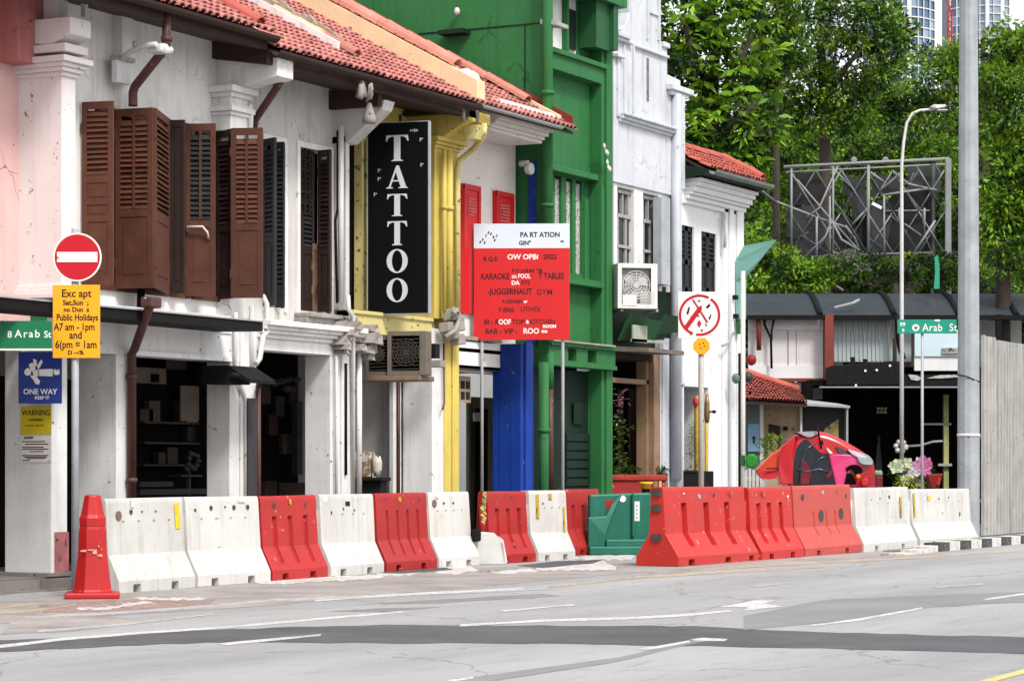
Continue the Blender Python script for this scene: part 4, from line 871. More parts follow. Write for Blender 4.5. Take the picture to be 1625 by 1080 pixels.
# windows under the gable
zW1, zW0 = zbot, fz(976, 422)
room(wh, xF1 + .01, xW1, .36, .9, zW0 - .3, zbot + .1, DARK)
b = MB()
for a, c in ((974, 979), (1006, 1020), (1045, 1050), (1061, 1078)): b.box(fs(a, .05), fs(c, .05), .04, .32, zW0 - .3, zW1)
b.box(xF1, xW1, .05, .3, zW1 - .06, zW1 + .001); b.build('window_surround', GREYW, wh, bevel=.01)
LAT = pm('grey_window_paint', (.33, .325, .32), .6, .2, 5, streak=.4, chips=.6)
for a, c in ((979, 1006), (1020, 1045)):
    x0, x1 = fs(a, .12), fs(c, .12)
    b = MB(); zt = zW1 - .08
    b.box(x0, x1, .10, .20, zt - .06, zt); b.box(x0, x1, .10, .20, zt - .48, zt - .42); b.box(x0, x1, .10, .20, zt - 1.0, zt - .95); b.box(x0, x1, .10, .2, zW0, zW0 + .06)
    for f in (0, .32, .64, .94): b.box(x0 + (x1 - x0) * f, x0 + (x1 - x0) * f + .045, .12, .18, zt - .45, zt - .06)
    for f in (0, .47, .94): b.box(x0 + (x1 - x0) * f, x0 + (x1 - x0) * f + .05, .11, .19, zW0, zt - .45)
    o = b.build('window_frame', LAT, wh)
    for f0, f1, z0, z1 in ((.05, .45, zW0 + .08, zt - 1.02), (.53, .93, zW0 + .08, zt - 1.02), (.05, .45, zt - .94, zt - .5), (.53, .93, zt - .94, zt - .5)):
        MB().box(x0 + (x1 - x0) * f0, x0 + (x1 - x0) * f1, .145, .155, z0, z1).build('pane', GLASSD, o)
b = MB(); b.box(fs(1048, -.1), fs(1062, -.1), -.12, .04, zW0 - .2, zW1 - .1); b.build('shutter', pm('pale_grey_blue_shutter', (.36, .385, .41), .6, .2, 3, streak=.4, chips=.5), wh, label='folded grey blue shutter right of the windows')
# below: torn dark green awning sheets and a timber ledge
zg1, zg0 = zW0 - .2, fz(978, 545)
b = MB(); b.box(xF1, xW1, .1, .3, zg0 - .1, zg1); b.build('floor_band', GREENX, wh)
b = MB()
for (a, y0, c, y1, pr) in ((975, 498, 1000, 540, .30), (1000, 505, 1030, 545, .22), (1028, 500, 1068, 530, .34)):
    b.ext([(fs(a), -pr, fz(a, y0)), (fs(c), -pr - .05, fz(c, y0 + 5)), (fs(c), -pr * .4, fz(c, y1 - 2)), (fs(a), -pr * .3, fz(a, y1))], (0, .03, 0))
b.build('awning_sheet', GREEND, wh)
b = MB(); b.box(fs(1000, -.3), fs(1022, -.3), -.36, -.33, fz(1000, 542, -.3), fz(1000, 515, -.3)); b.ext([(fs(1000, -.3), -.36, fz(1000, 542, -.3)), (fs(1046, -.3), -.36, fz(1046, 545, -.3)), (fs(1046, -.3), -.36, fz(1046, 541, -.3)), (fs(1000, -.3), -.36, fz(1000, 537, -.3))], (0, .05, 0)); b.build('awning_patch', pm('pale_green_grey_sheet', (.33, .36, .28), .7, .2, 4, streak=.4), wh)
b = MB(); zt = fz(985, 548, -.5); b.ext([(xF1 + .1, -.62, zt), (xF1 + .1, .2, zt + .05), (xF1 + .1, .2, zt - .04), (xF1 + .1, -.62, zt - .07)], (fs(1072, -.5) - xF1, 0, 0)); b.build('door_hood', pm('grey_brown_board', (.17, .135, .115), .75, .25, 3, streak=.4), wh)
# timber doorway
zd = fz(978, 564)
interior(wh, xF1, fs(1060), zd + .05, DARKB, 1.8)
b = MB(); b.box(xF1, fs(1048), .02, .2, zd - .04, zd + .16); b.build('door_head', DARKB, wh)
b = MB(); b.box(fs(1026, .1), fs(1038, .1), .1, .3, .148, zd); b.box(fs(1038, .0), fs(1048, .0), .0, .3, .148, zd + .1); b.box(xF1 + .02, fs(1030, .12), .1, .2, fz(978, 606), fz(978, 598)); b.build('door_frame', WOOD, wh, bevel=.008)
b = MB()
for a, c, y in ((985, 990, .8), (1002, 1006, .6), (1008, 1014, .7), (1018, 1026, .4)): b.box(fs(a, y), fs(c, y), y, y + .06, .148, zd - .5)
b.build('door_leaf', pm('brown_door_board', (.10, .062, .042), .6, .3, 3, streak=.4), wh)
b = MB(); b.box(fs(1048), fs(1062), .0, .4, .148, zd + .35); b.box(fs(1050), fs(1058), -.03, 0, .148, zd + .3); b.build('pier', SILVERW, wh, bevel=.01)
pipe(wh, [(fs(1077, -.08), -.08, fz(1077, 556)), (fs(1077, -.08), -.08, .15)], .085, pm('blue_grey_pipe_paint', (.42, .45, .49)), 'downpipe', 'grey lower downpipe at the pier', collars=[(fs(1077, -.08), -.08, 2.9)])
b = MB(); b.box(fs(1062), fs(1088), .05, .4, .148, zd + .4); b.build('pier', SILVERW, wh)

# ------------------------------------------------------------------ white corner house
xC0, xC1 = fs(1079), fs(1173)
ch = thing('shophouse', 'small white corner shophouse with red tiles at the row end', 'building', (xC0, .3, 0), group='shophouses in the row')
CW = pm('bright_white_paint', (.76, .765, .77), .7, .05, 1.5, streak=.2, chips=.45, grime=(.35, .35, .35))
zk1 = fz(1085, 312); zdo = fz(1087, 612)
hol = [(fs(1082, .02), fs(1101, .02), fz(1082, 462), fz(1082, 356)), (fs(1113, .02), fs(1137, .02), fz(1113, 462), fz(1113, 366)), (fs(1087), fs(1126), .148, zdo)]
b = MB(); b.wall(xC0, xC1 - .02, .148, 6.35, .02, .5, hol); b.build('wall', CW, ch)
b = MB(); b.box(xC1 - .25, xC1, .5, 6, .148, 6.3); b.box(fs(1146), xC1, -.05, .02, .148, zk1); b.box(fs(1152), fs(1158), -.09, -.05, .148, zk1); b.box(fs(1164), xC1 + .03, -.09, -.05, .148, zk1); b.build('pilaster', CW, ch, bevel=.01)
b = MB(); mould(b, fs(1084), xC1 + .1, .0, .3, zk1 - .12, [(.08, .05), (.08, .11), (.05, .18), (.10, .24), (.08, .30), (.06, .36)]); b.build('cornice', CW, ch, bevel=.012)
for a, c, d_, e in hol[:2]:
    m = (a + c) / 2; w = c - a
    for u0, u1 in ((a + .01, m - .008), (m + .008, c - .01)):
        b = MB(); b.box(u0, u0 + .06, .05, .1, d_, e); b.box(u1 - .06, u1, .05, .1, d_, e)
        for z in (d_, d_ + (e - d_) * .42, e - .09): b.box(u0, u1, .05, .1, z, z + .09)
        b.box(u0 + .06, u1 - .06, .07, .085, d_, d_ + (e - d_) * .42); sh = b.build('shutter', BLACKW, ch)
        z = d_ + (e - d_) * .42 + .12; sm_ = slat_mesh(u1 - u0 - .12, BLACKW)
        while z < e - .1: link('slat', sm_, sh, ((u0 + u1) / 2 - xC0, .08 - .3, z), (random.uniform(-.2, .2), 0, 0)); z += .085
room(ch, xC0 + .01, xC1 - .3, .5, 1.3, .15, 6.3, DARK)
b = MB(); b.box(fs(1126), fs(1126) + .05, .5, 2.2, .148, zdo); b.build('side_wall', CW, ch)
b = MB(); b.box(fs(1090, .9), fs(1108, .9), .85, .9, .148, zdo - .1); b.build('door_leaf', DARKB, ch)
# roof
zC = fz(1090, 272, -.5) + .15
tiles(ch, xC0 + .02, xC1 - .05, zC, ye=-.55, run=.95, mat=TILEO, slope=.54)
ridge_row(ch, xC1 - .1, -.55, zC + .06, .54, .05, .95, 3, r=.11, mat=TILEO, name='verge_tile')
b = MB(); P = [(0, -math.cos(math.pi * g / 6) * .13, math.sin(math.pi * g / 6) * .12) for g in range(7)]; b.ext(P + [(0, y_ * .82, z_ * .82) for _, y_, z_ in reversed(P)], (.36, 0, 0)); me_ = b.mesh('ridge_tile', TILEO)
for i in range(9): link('ridge_tile', me_, ch, (.02 + i * .335, .42 - .3 + random.uniform(-.01, .01), zC + .52 + random.uniform(0, .012)), (0, .03, random.uniform(-.03, .03)))
b = MB(); b.box(xC0, xC1 + .15, .46, .56, 6.2, zC + .50); b.build('parapet', CW, ch)
gutter(ch, xC0 + .05, xC1 + .05, -.62, zC - .03, pm('grey_green_gutter', (.16, .19, .175), .5, .2, 3, streak=.4), .085)
b = MB(); b.ext([(xC0 + .01, -.55, zC - .08), (xC0 + .01, .01, zk1 + .3), (xC0 + .01, .01, zC + .1), (xC0 + .01, -.55, zC - .02)], (xC1 + .15 - xC0, 0, 0)); b.build('eaves_board', GREENX, ch)
b = MB()                                                      # torn flashing at the gable end
xq = fs(1080); b.ext([(xq, .0, fz(1080, 236)), (xq + .12, -.02, fz(1084, 250)), (xq + .3, -.03, fz(1089, 278)), (xq + .42, -.04, fz(1092, 296)), (xq + .62, -.04, fz(1098, 302)), (xq + .80, -.04, fz(1106, 288)), (xq + .88, -.04, fz(1108, 306)), (xq + .4, -.03, fz(1095, 322)), (xq, .0, fz(1080, 322))], (0, .06, 0)); b.build('torn_flashing', CW, ch)
pipe(ch, [(fs(1150, -.1), -.1, fz(1150, 340)), (fs(1152, -.12), -.12, fz(1152, 375)), (fs(1150, -.1), -.1, fz(1150, 395))], .03, PVC, 'cable'); pipe(ch, [(fs(1146, -.1), -.1, fz(1146, 550)), (fs(1158, -.18), -.18, fz(1158, 545)), (fs(1164, -.16), -.16, fz(1164, 530))], .022, STEEL, 'loose_wire')
for px, py in ((1163, 468), (1164, 498)): MB().box(fs(px, -.1), fs(px + 4, -.1), -.16, -.09, fz(px, py + 7, -.1), fz(px, py, -.1)).build('junction_box', BLACK, ch)
b = MB(); b.lathe([(.02, -.10), (.07, -.06), (.08, .03), (.04, .09)], (fs(1168, -.3), -.3, fz(1168, 600, -.3)), 9); b.build('wall_lamp', pm('green_grey_lamp', (.10, .17, .15), .5, .3, 9, chips=1), ch)
# ------------------------------------------------------------------ signs (built upright in the xz plane facing -y, then stood in place)
def disc(b, x, y, z, r, t=.004, n=32): return b.lathe([(r, 0), (r, t)], (x, y, z), n, 'y')
def board(name, label, cat, px, w, yaw=FACE, z=0.0, group=None):
    x, y = far(px, w); return thing(name, label, cat, (x, y, z), yaw, group)
def plate(t, x0, x1, z0, z1, mat, y=0.0, th=.012, name='plate', label=None, bevel=0):
    return MB().box(x0, x1, y - th, y, z0, z1).build(name, mat, t, True, label=label, bevel=bevel)
def serif(ch, s):        # roman display capitals as outlines, height s
    if ch == 'T':
        return [[(-.34, .5), (.34, .5), (.36, .27), (.33, .27), (.29, .38), (.20, .44), (.10, .455), (.10, -.44), (.18, -.47), (.18, -.5), (-.18, -.5), (-.18, -.47), (-.10, -.44), (-.10, .455), (-.20, .44), (-.29, .38), (-.33, .27), (-.36, .27)]]
    if ch == 'A':
        return [[(-.03, .5), (.06, .5), (.33, -.44), (.39, -.47), (.39, -.5), (.05, -.5), (.05, -.47), (.13, -.44), (.065, -.2), (-.175, -.2), (-.24, -.43), (-.16, -.47), (-.16, -.5), (-.40, -.5), (-.40, -.47), (-.31, -.43)], [(-.155, -.145), (.045, -.145), (-.052, .23)]]
    n = 36
    return [[(.36 * math.cos(2 * math.pi * k / n), .5 * math.sin(2 * math.pi * k / n)) for k in range(n)], [(.185 * math.cos(2 * math.pi * k / n), .445 * math.sin(2 * math.pi * k / n)) for k in range(n)]]
def glyph(t, ch, s, x, z, y, mat, th=.012, wide=1.0):
    L = serif(ch, s); bm = bmesh.new(); rings = []
    for ring in L:
        vs_ = [bm.verts.new((a * s * wide, 0, c * s)) for a, c in ring]; rings.append([bm.edges.new((vs_[i], vs_[(i + 1) % len(vs_)])) for i in range(len(vs_))])
    bmesh.ops.triangle_fill(bm, use_beauty=True, edges=[e for r_ in rings for e in r_])
    g = bmesh.ops.extrude_face_region(bm, geom=bm.faces[:]); bmesh.ops.translate(bm, vec=(0, -th, 0), verts=[v for v in g['geom'] if isinstance(v, bmesh.types.BMVert)])
    bmesh.ops.recalc_face_normals(bm, faces=bm.faces); me = bpy.data.meshes.new('letter'); bm.to_mesh(me); bm.free(); me.materials.append(mat)
    return link('letter', me, t, (x, y, z))

# tattoo sign
W = 36.0; k = W / FPX
t = board('shop_sign', 'tall black sign reading TATTOO downwards in silver letters', 'sign', 635, W, R(-79), fh(498, W))
sw, sh_ = .905, 302 * k
plate(t, -sw / 2, sw / 2, 0, sh_, BLACKG, 0, .10, 'sign_box')
b = MB()
for a, c, d_, e in ((-sw / 2 - .012, -sw / 2, -.012, sh_ + .012), (sw / 2, sw / 2 + .012, -.012, sh_ + .012), (-sw / 2, sw / 2, sh_, sh_ + .012), (-sw / 2, sw / 2, -.012, 0)): b.box(a, c, -.105, 0, d_, e)
b.build('sign_edge', STEEL, t, True)
for chh, yc, hh in zip('TATTOO', (250, 279, 327, 373, 414, 460), (1, 1, 1, 1, 1, 1)): pass
for chh, y0, y1, wd, dx in (('T', 216, 257, 1.24, 0), ('A', 264, 300, 1.22, 0), ('T', 309, 344, 1.30, 0), ('T', 352, 390, 1.18, 0), ('O', 396, 434, 1.24, 0), ('O', 442, 480, 1.24, 0)):
    s = (y1 - y0) * k; glyph(t, chh, s, (634 - 635) * k, fh((y0 + y1) / 2, W) - fh(498, W), -.10, LETTER, wide=wd * 1.03)
b = MB()
for x, z in ((-.30, 2.02), (-.30, 1.90), (-.36, 1.68), (.34, 2.08), (.33, 2.44)): b.box(x, x + .012, -.103, -.1, z, z + .05); b.box(x + .02, x + .045, -.103, -.1, z + .03, z + .042)
b.build('small_mark', LETTER, t, True)
letters(t, 'rrén', .07, LETTER, .24, -.1, 2.60); 
b = MB(); b.box(-.40, -.36, -.06, -.02, sh_, sh_ + .25); b.box(.0, .03, -.06, -.02, sh_, sh_ + .12); b.build('hanger', BLACK, t, True)
b = MB(); b.bar((-.46, -.05, .5), (-.75, .25, .55), .035, .035); b.bar((-.46, -.05, 2.2), (-.75, .25, 2.25), .035, .035); b.build('bracket_arm', STEEL, t, True)

# no-entry sign with time plate on one pole
W = 27.9; k = W / FPX
t = board('no_entry_sign', 'round red no entry sign above an orange time plate', 'road sign', 118, W)
b = MB(); b.lathe([(.042, 0), (.042, fh(363, W))], (0, .05, 0), 14); b.build('pole', SILVER, t, True)
cx, cz = (123 - 118) * k, fh(408, W); r = 38.5 * k
b = MB(); disc(b, cx, 0, cz, r, .014, 48); b.build('rim', SIGNW, t, True)
b = MB(); disc(b, cx, -.014, cz, r - .018, .003, 48); b.build('disc', SIGNRED, t, True)
b = MB(); b.box(cx - 32 * k, cx + 32 * k, -.022, -.017, cz - 8 * k, cz + 8 * k); b.build('bar', SIGNW, t, True)
px0_, px1_, z1, z0 = (84 - 118) * k, (159 - 118) * k, fh(452, W), fh(568, W)
plate(t, px0_, px1_, z0, z1, SIGNY, 0, .014, bevel=.004)
mx = (px0_ + px1_) / 2
for body, y, s, dx, st in (('Exc apt', 466, 15, 0, .95), ('Sat,Sun  ;', 480.5, 10, -1, 1), ('no Dun  s', 491.5, 9, 0, 1), ('Public Holidays', 504, 13, 1.5, .74), ('A7 am - 1pm', 519, 14, -3, .78), ('and', 532, 15, -1, .85), ('6(pm = 1am', 547, 15, -.5, .80), ('D --:%', 559.5, 8, -1, 1.1)):
    letters(t, body, s * k * 1.12, INK, mx + dx * k, -.014, fh(y, W), stretch=st, bold=.0024)
b = MB()
for z in (cz + .1, cz - .1, (z0 + z1) / 2 + .25, (z0 + z1) / 2 - .25): b.box(-.06, .06, 0, .1, z - .015, z + .015)
b.build('clamp', STEEL, t, True)

# street name sign at the left edge
W = 27.6; k = W / FPX
t = board('street_name_sign', 'dark green street name sign at the left edge reading Arab', 'street sign', -60, W)
plate(t, -40 * k, (82.5 + 60) * k, fh(553, W), fh(509, W), SIGNG, 0, .02, bevel=.004)
b = MB(); b.box(-40 * k, 142.5 * k, -.022, .002, fh(556, W), fh(553, W)); b.build('trim', SIGNW, t, True)
b = MB(); b.lathe([(.035, 0), (.035, fh(505, W))], (-20 * k, .04, 0), 12); b.build('post', SILVER, t, True)
letters(t, '8', 15 * k, INKW, (16 + 60) * k, -.02, fh(531, W), bold=.001); letters(t, 'Arab', 17 * k, INKW, (44 + 60) * k, -.02, fh(530, W), spacing=1.25, bold=.001); letters(t, 'St', 15 * k, INKW, (76 + 60) * k, -.02, fh(531, W), bold=.001)

# one-way sign on the pier
W = 29.0; k = W / FPX
t = board('one_way_sign', 'blue one way sign with white arrow on the corner pier', 'road sign', 64, W, FACE, fh(640, W))
zo = fh(640, W); Z = lambda y: fh(y, W) - zo
plate(t, -34.5 * k, 34.5 * k, 0, Z(558), SIGNB, 0, .012, bevel=.003)
b = MB()
def px_poly(b, pts, cx, th=.003, y=-.012): b.ext([((a - cx) * k, y - th, Z(c)) for a, c in pts], (0, th, 0))
px_poly(b, [(60, 586), (84, 585), (84, 597), (60, 596)], 64); px_poly(b, [(85, 588), (88, 585), (90, 588), (94, 585), (95, 593), (91, 595), (86, 594)], 64)
for q in ([(39, 588), (44, 583), (50, 587), (49, 594), (43, 596), (39, 593)], [(46, 578), (52, 575), (57, 584), (54, 590), (49, 588)], [(53, 569), (58, 571), (59, 580), (54, 582)], [(59, 580), (66, 570), (68, 574), (64, 582), (61, 586)], [(48, 596), (57, 595), (64, 605), (62, 610), (57, 609), (53, 602)], [(52, 588), (62, 586), (64, 596), (54, 598)]): px_poly(b, q, 64)
b.build('arrow', INKW, t, True)
letters(t, 'ONE WAY', 12 * k, INKW, 0, -.012, Z(621.5), stretch=.95, bold=.0015); letters(t, 'KEEP IT', 7 * k, INKW, 3 * k, -.012, Z(631), stretch=1.0, bold=.001)
b = MB(); b.box(-.18, .02, 0, .2, .3, .34); b.build('bracket', STEEL, t, True)
# yellow warning and paper notice pasted on the pier
s0 = xg0 - .004; yc = (xy_(33, s0) + xy_(82, s0)) / 2; hw = (xy_(33, s0) - xy_(82, s0)) / 2; wq = CT * s0 + ST * (yc + CAMD); k = wq / FPX
t = thing('warning_notice', 'yellow warning notice on the corner pier under the blue sign', 'notice', (s0, yc, fh(689, wq)), R(-90)); Z = lambda y: fh(y, wq) - fh(689, wq)
plate(t, -hw, hw, 0, Z(645), SIGNWY, 0, .006)
letters(t, 'WARNING', 12.5 * k, INK, 0, -.006, Z(655), stretch=.92, bold=.001); letters(t, 'A BURNING', 5.5 * k, INK, .0, -.006, Z(666), bold=.001); letters(t, 'NO ENTRY  NEAR THIS', 3.5 * k, INK, -.02, -.006, Z(675))
t = thing('paper_notice', 'white paper notice with red lines below the yellow warning', 'notice', (s0, yc, fh(735, wq)), R(-90)); Z = lambda y: fh(y, wq) - fh(735, wq)
plate(t, -hw, hw, Z(733), Z(691), SIGNW, 0, .004)
b = MB()
for y, a, c in ((695, -.8, -.2), (700, -.9, .6), (704, -.7, .8), (709, -.9, .5), (712, -.9, .8), (722, -.9, .8), (724.5, -.8, .7)): b.box(hw * a, hw * c, -.0055, -.004, Z(y + 1.0), Z(y - .6))
b.build('red_print', INKR, t, True)
b = MB()
for y, a, c in ((693, -.75, -.15), (716, -.4, .5), (727, -.6, .6), (730, -.9, -.4)): b.box(hw * a, hw * c, -.0055, -.004, Z(y + .7), Z(y - .7))
b.build('black_print', INK, t, True)

# red advertising board on two posts
W = 39.2; k = W / FPX
t = board('advertising_board', 'large red board with pale blue top on two thin posts', 'sign', 828, W, FACE + R(-2))
X = lambda px: (px - 828) * k
plate(t, X(752), X(904), fh(539, W), fh(394, W), SIGNBRED, 0, .02, 'red_panel'); plate(t, X(752), X(904), fh(394, W) + .001, fh(355, W), SIGNPALE, 0, .02, 'pale_panel')
for px in (764.5, 893): MB().lathe([(.026, 0), (.026, fh(360, W))], (X(px), .03, 0), 10).build('post', STEEL, t, True)
def tl(body, px, py, s, m, st=1.0, bo=.0030, al='CENTER', sp=1.0): letters(t, body, s * k, m, X(px), -.02, fh(py, W), stretch=st, bold=bo, align=al, spacing=sp)
tl('PA RT ATION', 857, 373, 11, INK, .95); tl('GIN"', 833, 386, 9, INK, 1.0); tl('nus', 892, 383, 4, INK)
tl('R Q E', 778, 411, 9, INK); tl('OW OPE', 828, 408, 11.5, INKW, 1.0); tl('N', 851, 408, 10, INKW, .8); tl('2022', 873, 408, 10, INK, 1.05, .003)
tl('P C LOUN  TR', 837, 430, 8, INK, .95); tl('KARAOKE', 763, 439, 13.5, INK, .74, .003, 'LEFT'); tl('on POOL', 827, 438.5, 10, INKW, .75, .002); tl('T TABLES', 895, 438.5, 13.5, INK, .72, .003, 'RIGHT')
tl('DA', 818, 449, 9, INKW); tl('RTS', 834, 449, 9, INKR, .9); tl('-JUGGERNAUT', 774, 463, 13, INK, .82, .003, 'LEFT'); tl('GYM', 864, 464, 13, INKR, .95, .002)
tl('A LEDGEN', 813, 478.5, 7, INK, 1.0, .002); tl('or', 834, 478.5, 6, INKW); tl('F ERES', 804, 492, 9.5, INK, .9, .002); tl('UTIVEX', 842, 491, 10.5, INKR, .9, .002)
tl('BI - R', 768, 511, 11, INK, .95, .002, 'LEFT'); tl('OOF', 801, 511, 11, INKW, .85); tl('TOP', 822, 511, 10.5, INK, .95, .002); tl('&', 837, 511, 7, INKW); tl('KITCHEN', 861, 511, 11, INKR, .88, .002); tl('ROOM', 872, 518, 7, INKW, 1)
tl('BAR - VIP -', 770, 526, 12, INK, .92, .002, 'LEFT'); tl('ROO', 843, 525.5, 12, INKW, .95); tl('ms', 864, 525.5, 8, INKW)
for i, (px, py, c) in enumerate(((762, 384, INK), (766, 380, INKR), (769, 385, INK), (771, 374, SIGNT), (775, 369, SIGNB), (779, 371, INK), (783, 376, INKR), (785, 381, INK), (788, 374, SIGNT))):
    b = MB(); b.ext([(X(px - 1.5), -.022, fh(py + 1.5, W)), (X(px + .5), -.022, fh(py + 2.6, W)), (X(px + 1.8), -.022, fh(py - 1, W)), (X(px), -.022, fh(py - 2.6, W))], (0, .002, 0)); b.build('logo_leaf', c, t, True)

# white prohibition sign on a pole with a small yellow plate
W = 44.0; k = W / FPX
t = board('prohibition_sign', 'white square sign with red crossed ring over a small yellow plate', 'road sign', 1113, W); X = lambda px: (px - 1113) * k
MB().lathe([(.05, 0), (.05, fh(470, W))], (0, .05, 0), 12).build('pole', pm('rusty_white_pole', (.42, .40, .36), .5, .2, 3, streak=.6, grime=(.25, .12, .05), chips=.8), t, True)
plate(t, X(1076), X(1145), fh(537, W), fh(463, W), SIGNW, 0, .02, bevel=.006)
b = MB(); cx, cz, r0, r1 = X(1110), fh(500, W), 33 * k, 29 * k; n = 40
for a0, a1 in ((-100, 55), (62, 250)):
    m = 22; P = [(cx + r0 * math.cos(R(a0 + (a1 - a0) * i / m)), -.024, cz + r0 * math.sin(R(a0 + (a1 - a0) * i / m))) for i in range(m + 1)]; Q = [(cx + r1 * math.cos(R(a0 + (a1 - a0) * i / m)), -.024, cz + r1 * math.sin(R(a0 + (a1 - a0) * i / m))) for i in range(m, -1, -1)]
    b.ext(P + Q, (0, .004, 0))
b.ext([(X(1084), -.026, fh(520, W)), (X(1107), -.026, fh(488, W)), (X(1113), -.026, fh(484, W)), (X(1114), -.026, fh(491, W)), (X(1090), -.026, fh(524, W))], (0, .006, 0)); b.ext([(X(1106), -.026, fh(514, W)), (X(1109), -.026, fh(507, W)), (X(1113), -.026, fh(513, W)), (X(1110), -.026, fh(520, W))], (0, .006, 0))
b.ext([(X(1098), -.027, fh(475, W)), (X(1100), -.027, fh(474, W)), (X(1124), -.027, fh(511, W)), (X(1121), -.027, fh(512, W))], (0, .003, 0)); b.build('red_mark', SIGNRED, t, True)
b = MB()
for pts in ([(1089, 497), (1093, 486), (1095, 488), (1092, 500)], [(1120, 487), (1126, 481), (1127, 486), (1122, 490)], [(1099, 480), (1102, 478), (1103, 481)], [(1107, 477), (1111, 475), (1110, 480)], [(1119, 512), (1122, 515), (1120, 519)], [(1124, 505), (1128, 498), (1129, 500), (1126, 508)], [(1095, 503), (1097, 501), (1098, 506)], [(1112, 522), (1116, 524), (1113, 527)]): b.ext([(X(a), -.023, fh(c, W)) for a, c in pts], (0, .003, 0))
b.build('black_mark', INK, t, True)
b = MB(); b.lathe([(14 * k, 0), (14 * k, .02)], (0, -.01, fh(549, W)), 8, 'y', False, R(22.5)); b.build('yellow_plate', SIGNY, t, True)
b = MB()
for a, c in ((-4, 2), (2, 4), (4, -1), (-2, -4)): b.box(a * k, (a + 2) * k, -.033, -.03, fh(549, W) + c * k, fh(549, W) + (c + 2) * k)
b.build('plate_mark', INK, t, True)

# green street name sign on the right, on its thin post
W = 49.0; k = W / FPX
t = board('street_name_sign', 'teal green Arab St name sign left of the big lamp post', 'street sign', 1464, W); X = lambda px: (px - 1464) * k
MB().lathe([(.028, 0), (.028, fh(528, W))], (0, .04, 0), 10).build('post', SILVER, t, True)
plate(t, X(1424), X(1518), fh(529, W), fh(507, W), SIGNT, 0, .02, bevel=.003)
letters(t, '99', 9 * k, INKW, X(1432), -.02, fh(515, W), bold=.002); letters(t, '8', 7 * k, INKW, X(1433), -.02, fh(524, W), bold=.002); letters(t, 'Arab  St', 17 * k, INKW, X(1491), -.02, fh(520, W), bold=.001, spacing=1.1, stretch=.88)
b = MB(); disc(b, X(1453), -.02, fh(520, W), 5.6 * k, .003, 20); b.build('emblem', INKW, t, True); b = MB(); b.box(X(1450), X(1456), -.0245, -.023, fh(521, W), fh(518.5, W)); b.box(X(1451.5), X(1454.5), -.0245, -.023, fh(523.5, W), fh(522, W)); b.build('emblem_mark', INK, t, True)
MB().box(X(1483), X(1491), -.03, 0, fh(510, W), fh(507, W)).build('clip', SIGNW, t, True)

# big lamp post
W = 49.0; k = W / FPX
t = board('lamp_post', 'thick galvanised lamp post rising past the top on the right', 'lamp post', 1537, W)
b = MB(); b.lathe([(.215, 0), (.215, 2.2), (.208, 4.4), (.19, 8), (.165, 13.5)], (0, 0, 0), 12, 'z', False); b.build('shaft', SILVER, t, True)
b = MB(); b.lathe([(.225, fh(692, W)), (.225, fh(688, W))], (0, 0, 0), 20); b.build('band', SIGNW, t, True)
b = MB(); b.lathe([(.30, 0), (.30, .03)], (0, 0, 0), 16); b.build('base_plate', STEEL, t, True)
b = MB(); b.tube([(-.25, -.02, fh(594, W)), (-.1, -.22, fh(597, W)), (.05, -.21, fh(602, W)), (.2, -.1, fh(606, W))], .012, 6); b.build('strap', BLACK, t, True)
# slim street lamp further back
W = 57.0; k = W / FPX
t = board('street_lamp', 'slim white street lamp bent over at the top before the trees', 'lamp post', 1431, W); X = lambda px: (px - 1431) * k
path = [(0, 0, 0), (0, 0, fh(470, W)), (0, 0, fh(260, W)), (X(1434), 0, fh(225, W)), (X(1439), 0, fh(195, W)), (X(1448), 0, fh(180, W)), (X(1460), 0, fh(175, W)), (X(1484), 0, fh(173, W))]
MB().tube(path, [.05, .045, .036, .034, .032, .03, .028, .028], 10).build('pole', PVC, t, True)
b = MB(); b.ext([(X(1474), -.1, fh(171, W)), (X(1480), -.12, fh(167, W)), (X(1500), -.1, fh(167, W)), (X(1500), -.1, fh(170, W)), (X(1486), -.12, fh(173, W))], (0, .22, 0)); b.box(X(1487), X(1503), -.1, .1, fh(176, W), fh(174.5, W)); b.build('lamp_head', PVC, t, True, bevel=.01)
# ------------------------------------------------------------------ hoarding
t = thing('hoarding', 'tall pale corrugated metal hoarding at the right edge', 'fence', (fs(1560, -3.2), -3.2, 0)); hx = fs(1560, -3.2)
HM = pm('pale_grey_hoarding_sheet', (.40, .395, .375), .6, .18, 2.0, streak=.9, chips=.45, objrand=.10, grime=(.16, .15, .135), blot=.25)
pw = .70; htop = fh(533, CT * hx + ST * 14.8)
b = MB(); prof = []; nrib = 3
for i in range(nrib):
    x0 = i * pw / nrib; prof += [(x0, 0), (x0 + pw / nrib * .52, 0), (x0 + pw / nrib * .62, -.075), (x0 + pw / nrib * .90, -.075)]
prof.append((pw, 0))
pts = [(a, c, 0) for a, c in prof] + [(a, c + .012, 0) for a, c in reversed(prof)]
b.ext(pts, (0, 0, htop - .03)); hm = b.mesh('sheet', HM)
rg = random.Random(9)
for i in range(20):
    o = link('sheet', hm, t, (i * pw, rg.uniform(-.012, .012), .03), (rg.uniform(-.004, .004), 0, 0)); o.scale = (.99, 1, 1 + (-.0 if i == 0 else rg.choice([-.012, -.028, -.02, -.008])))
b = MB(); b.box(-.07, .0, -.05, .02, .03, htop + .02); b.build('end_post', HM, t, True); b = MB()
for z in (.7, 2.0, htop - .15): b.box(0, 20 * pw, .02, .08, z, z + .06)
b.build('rail', STEEL, t, True)

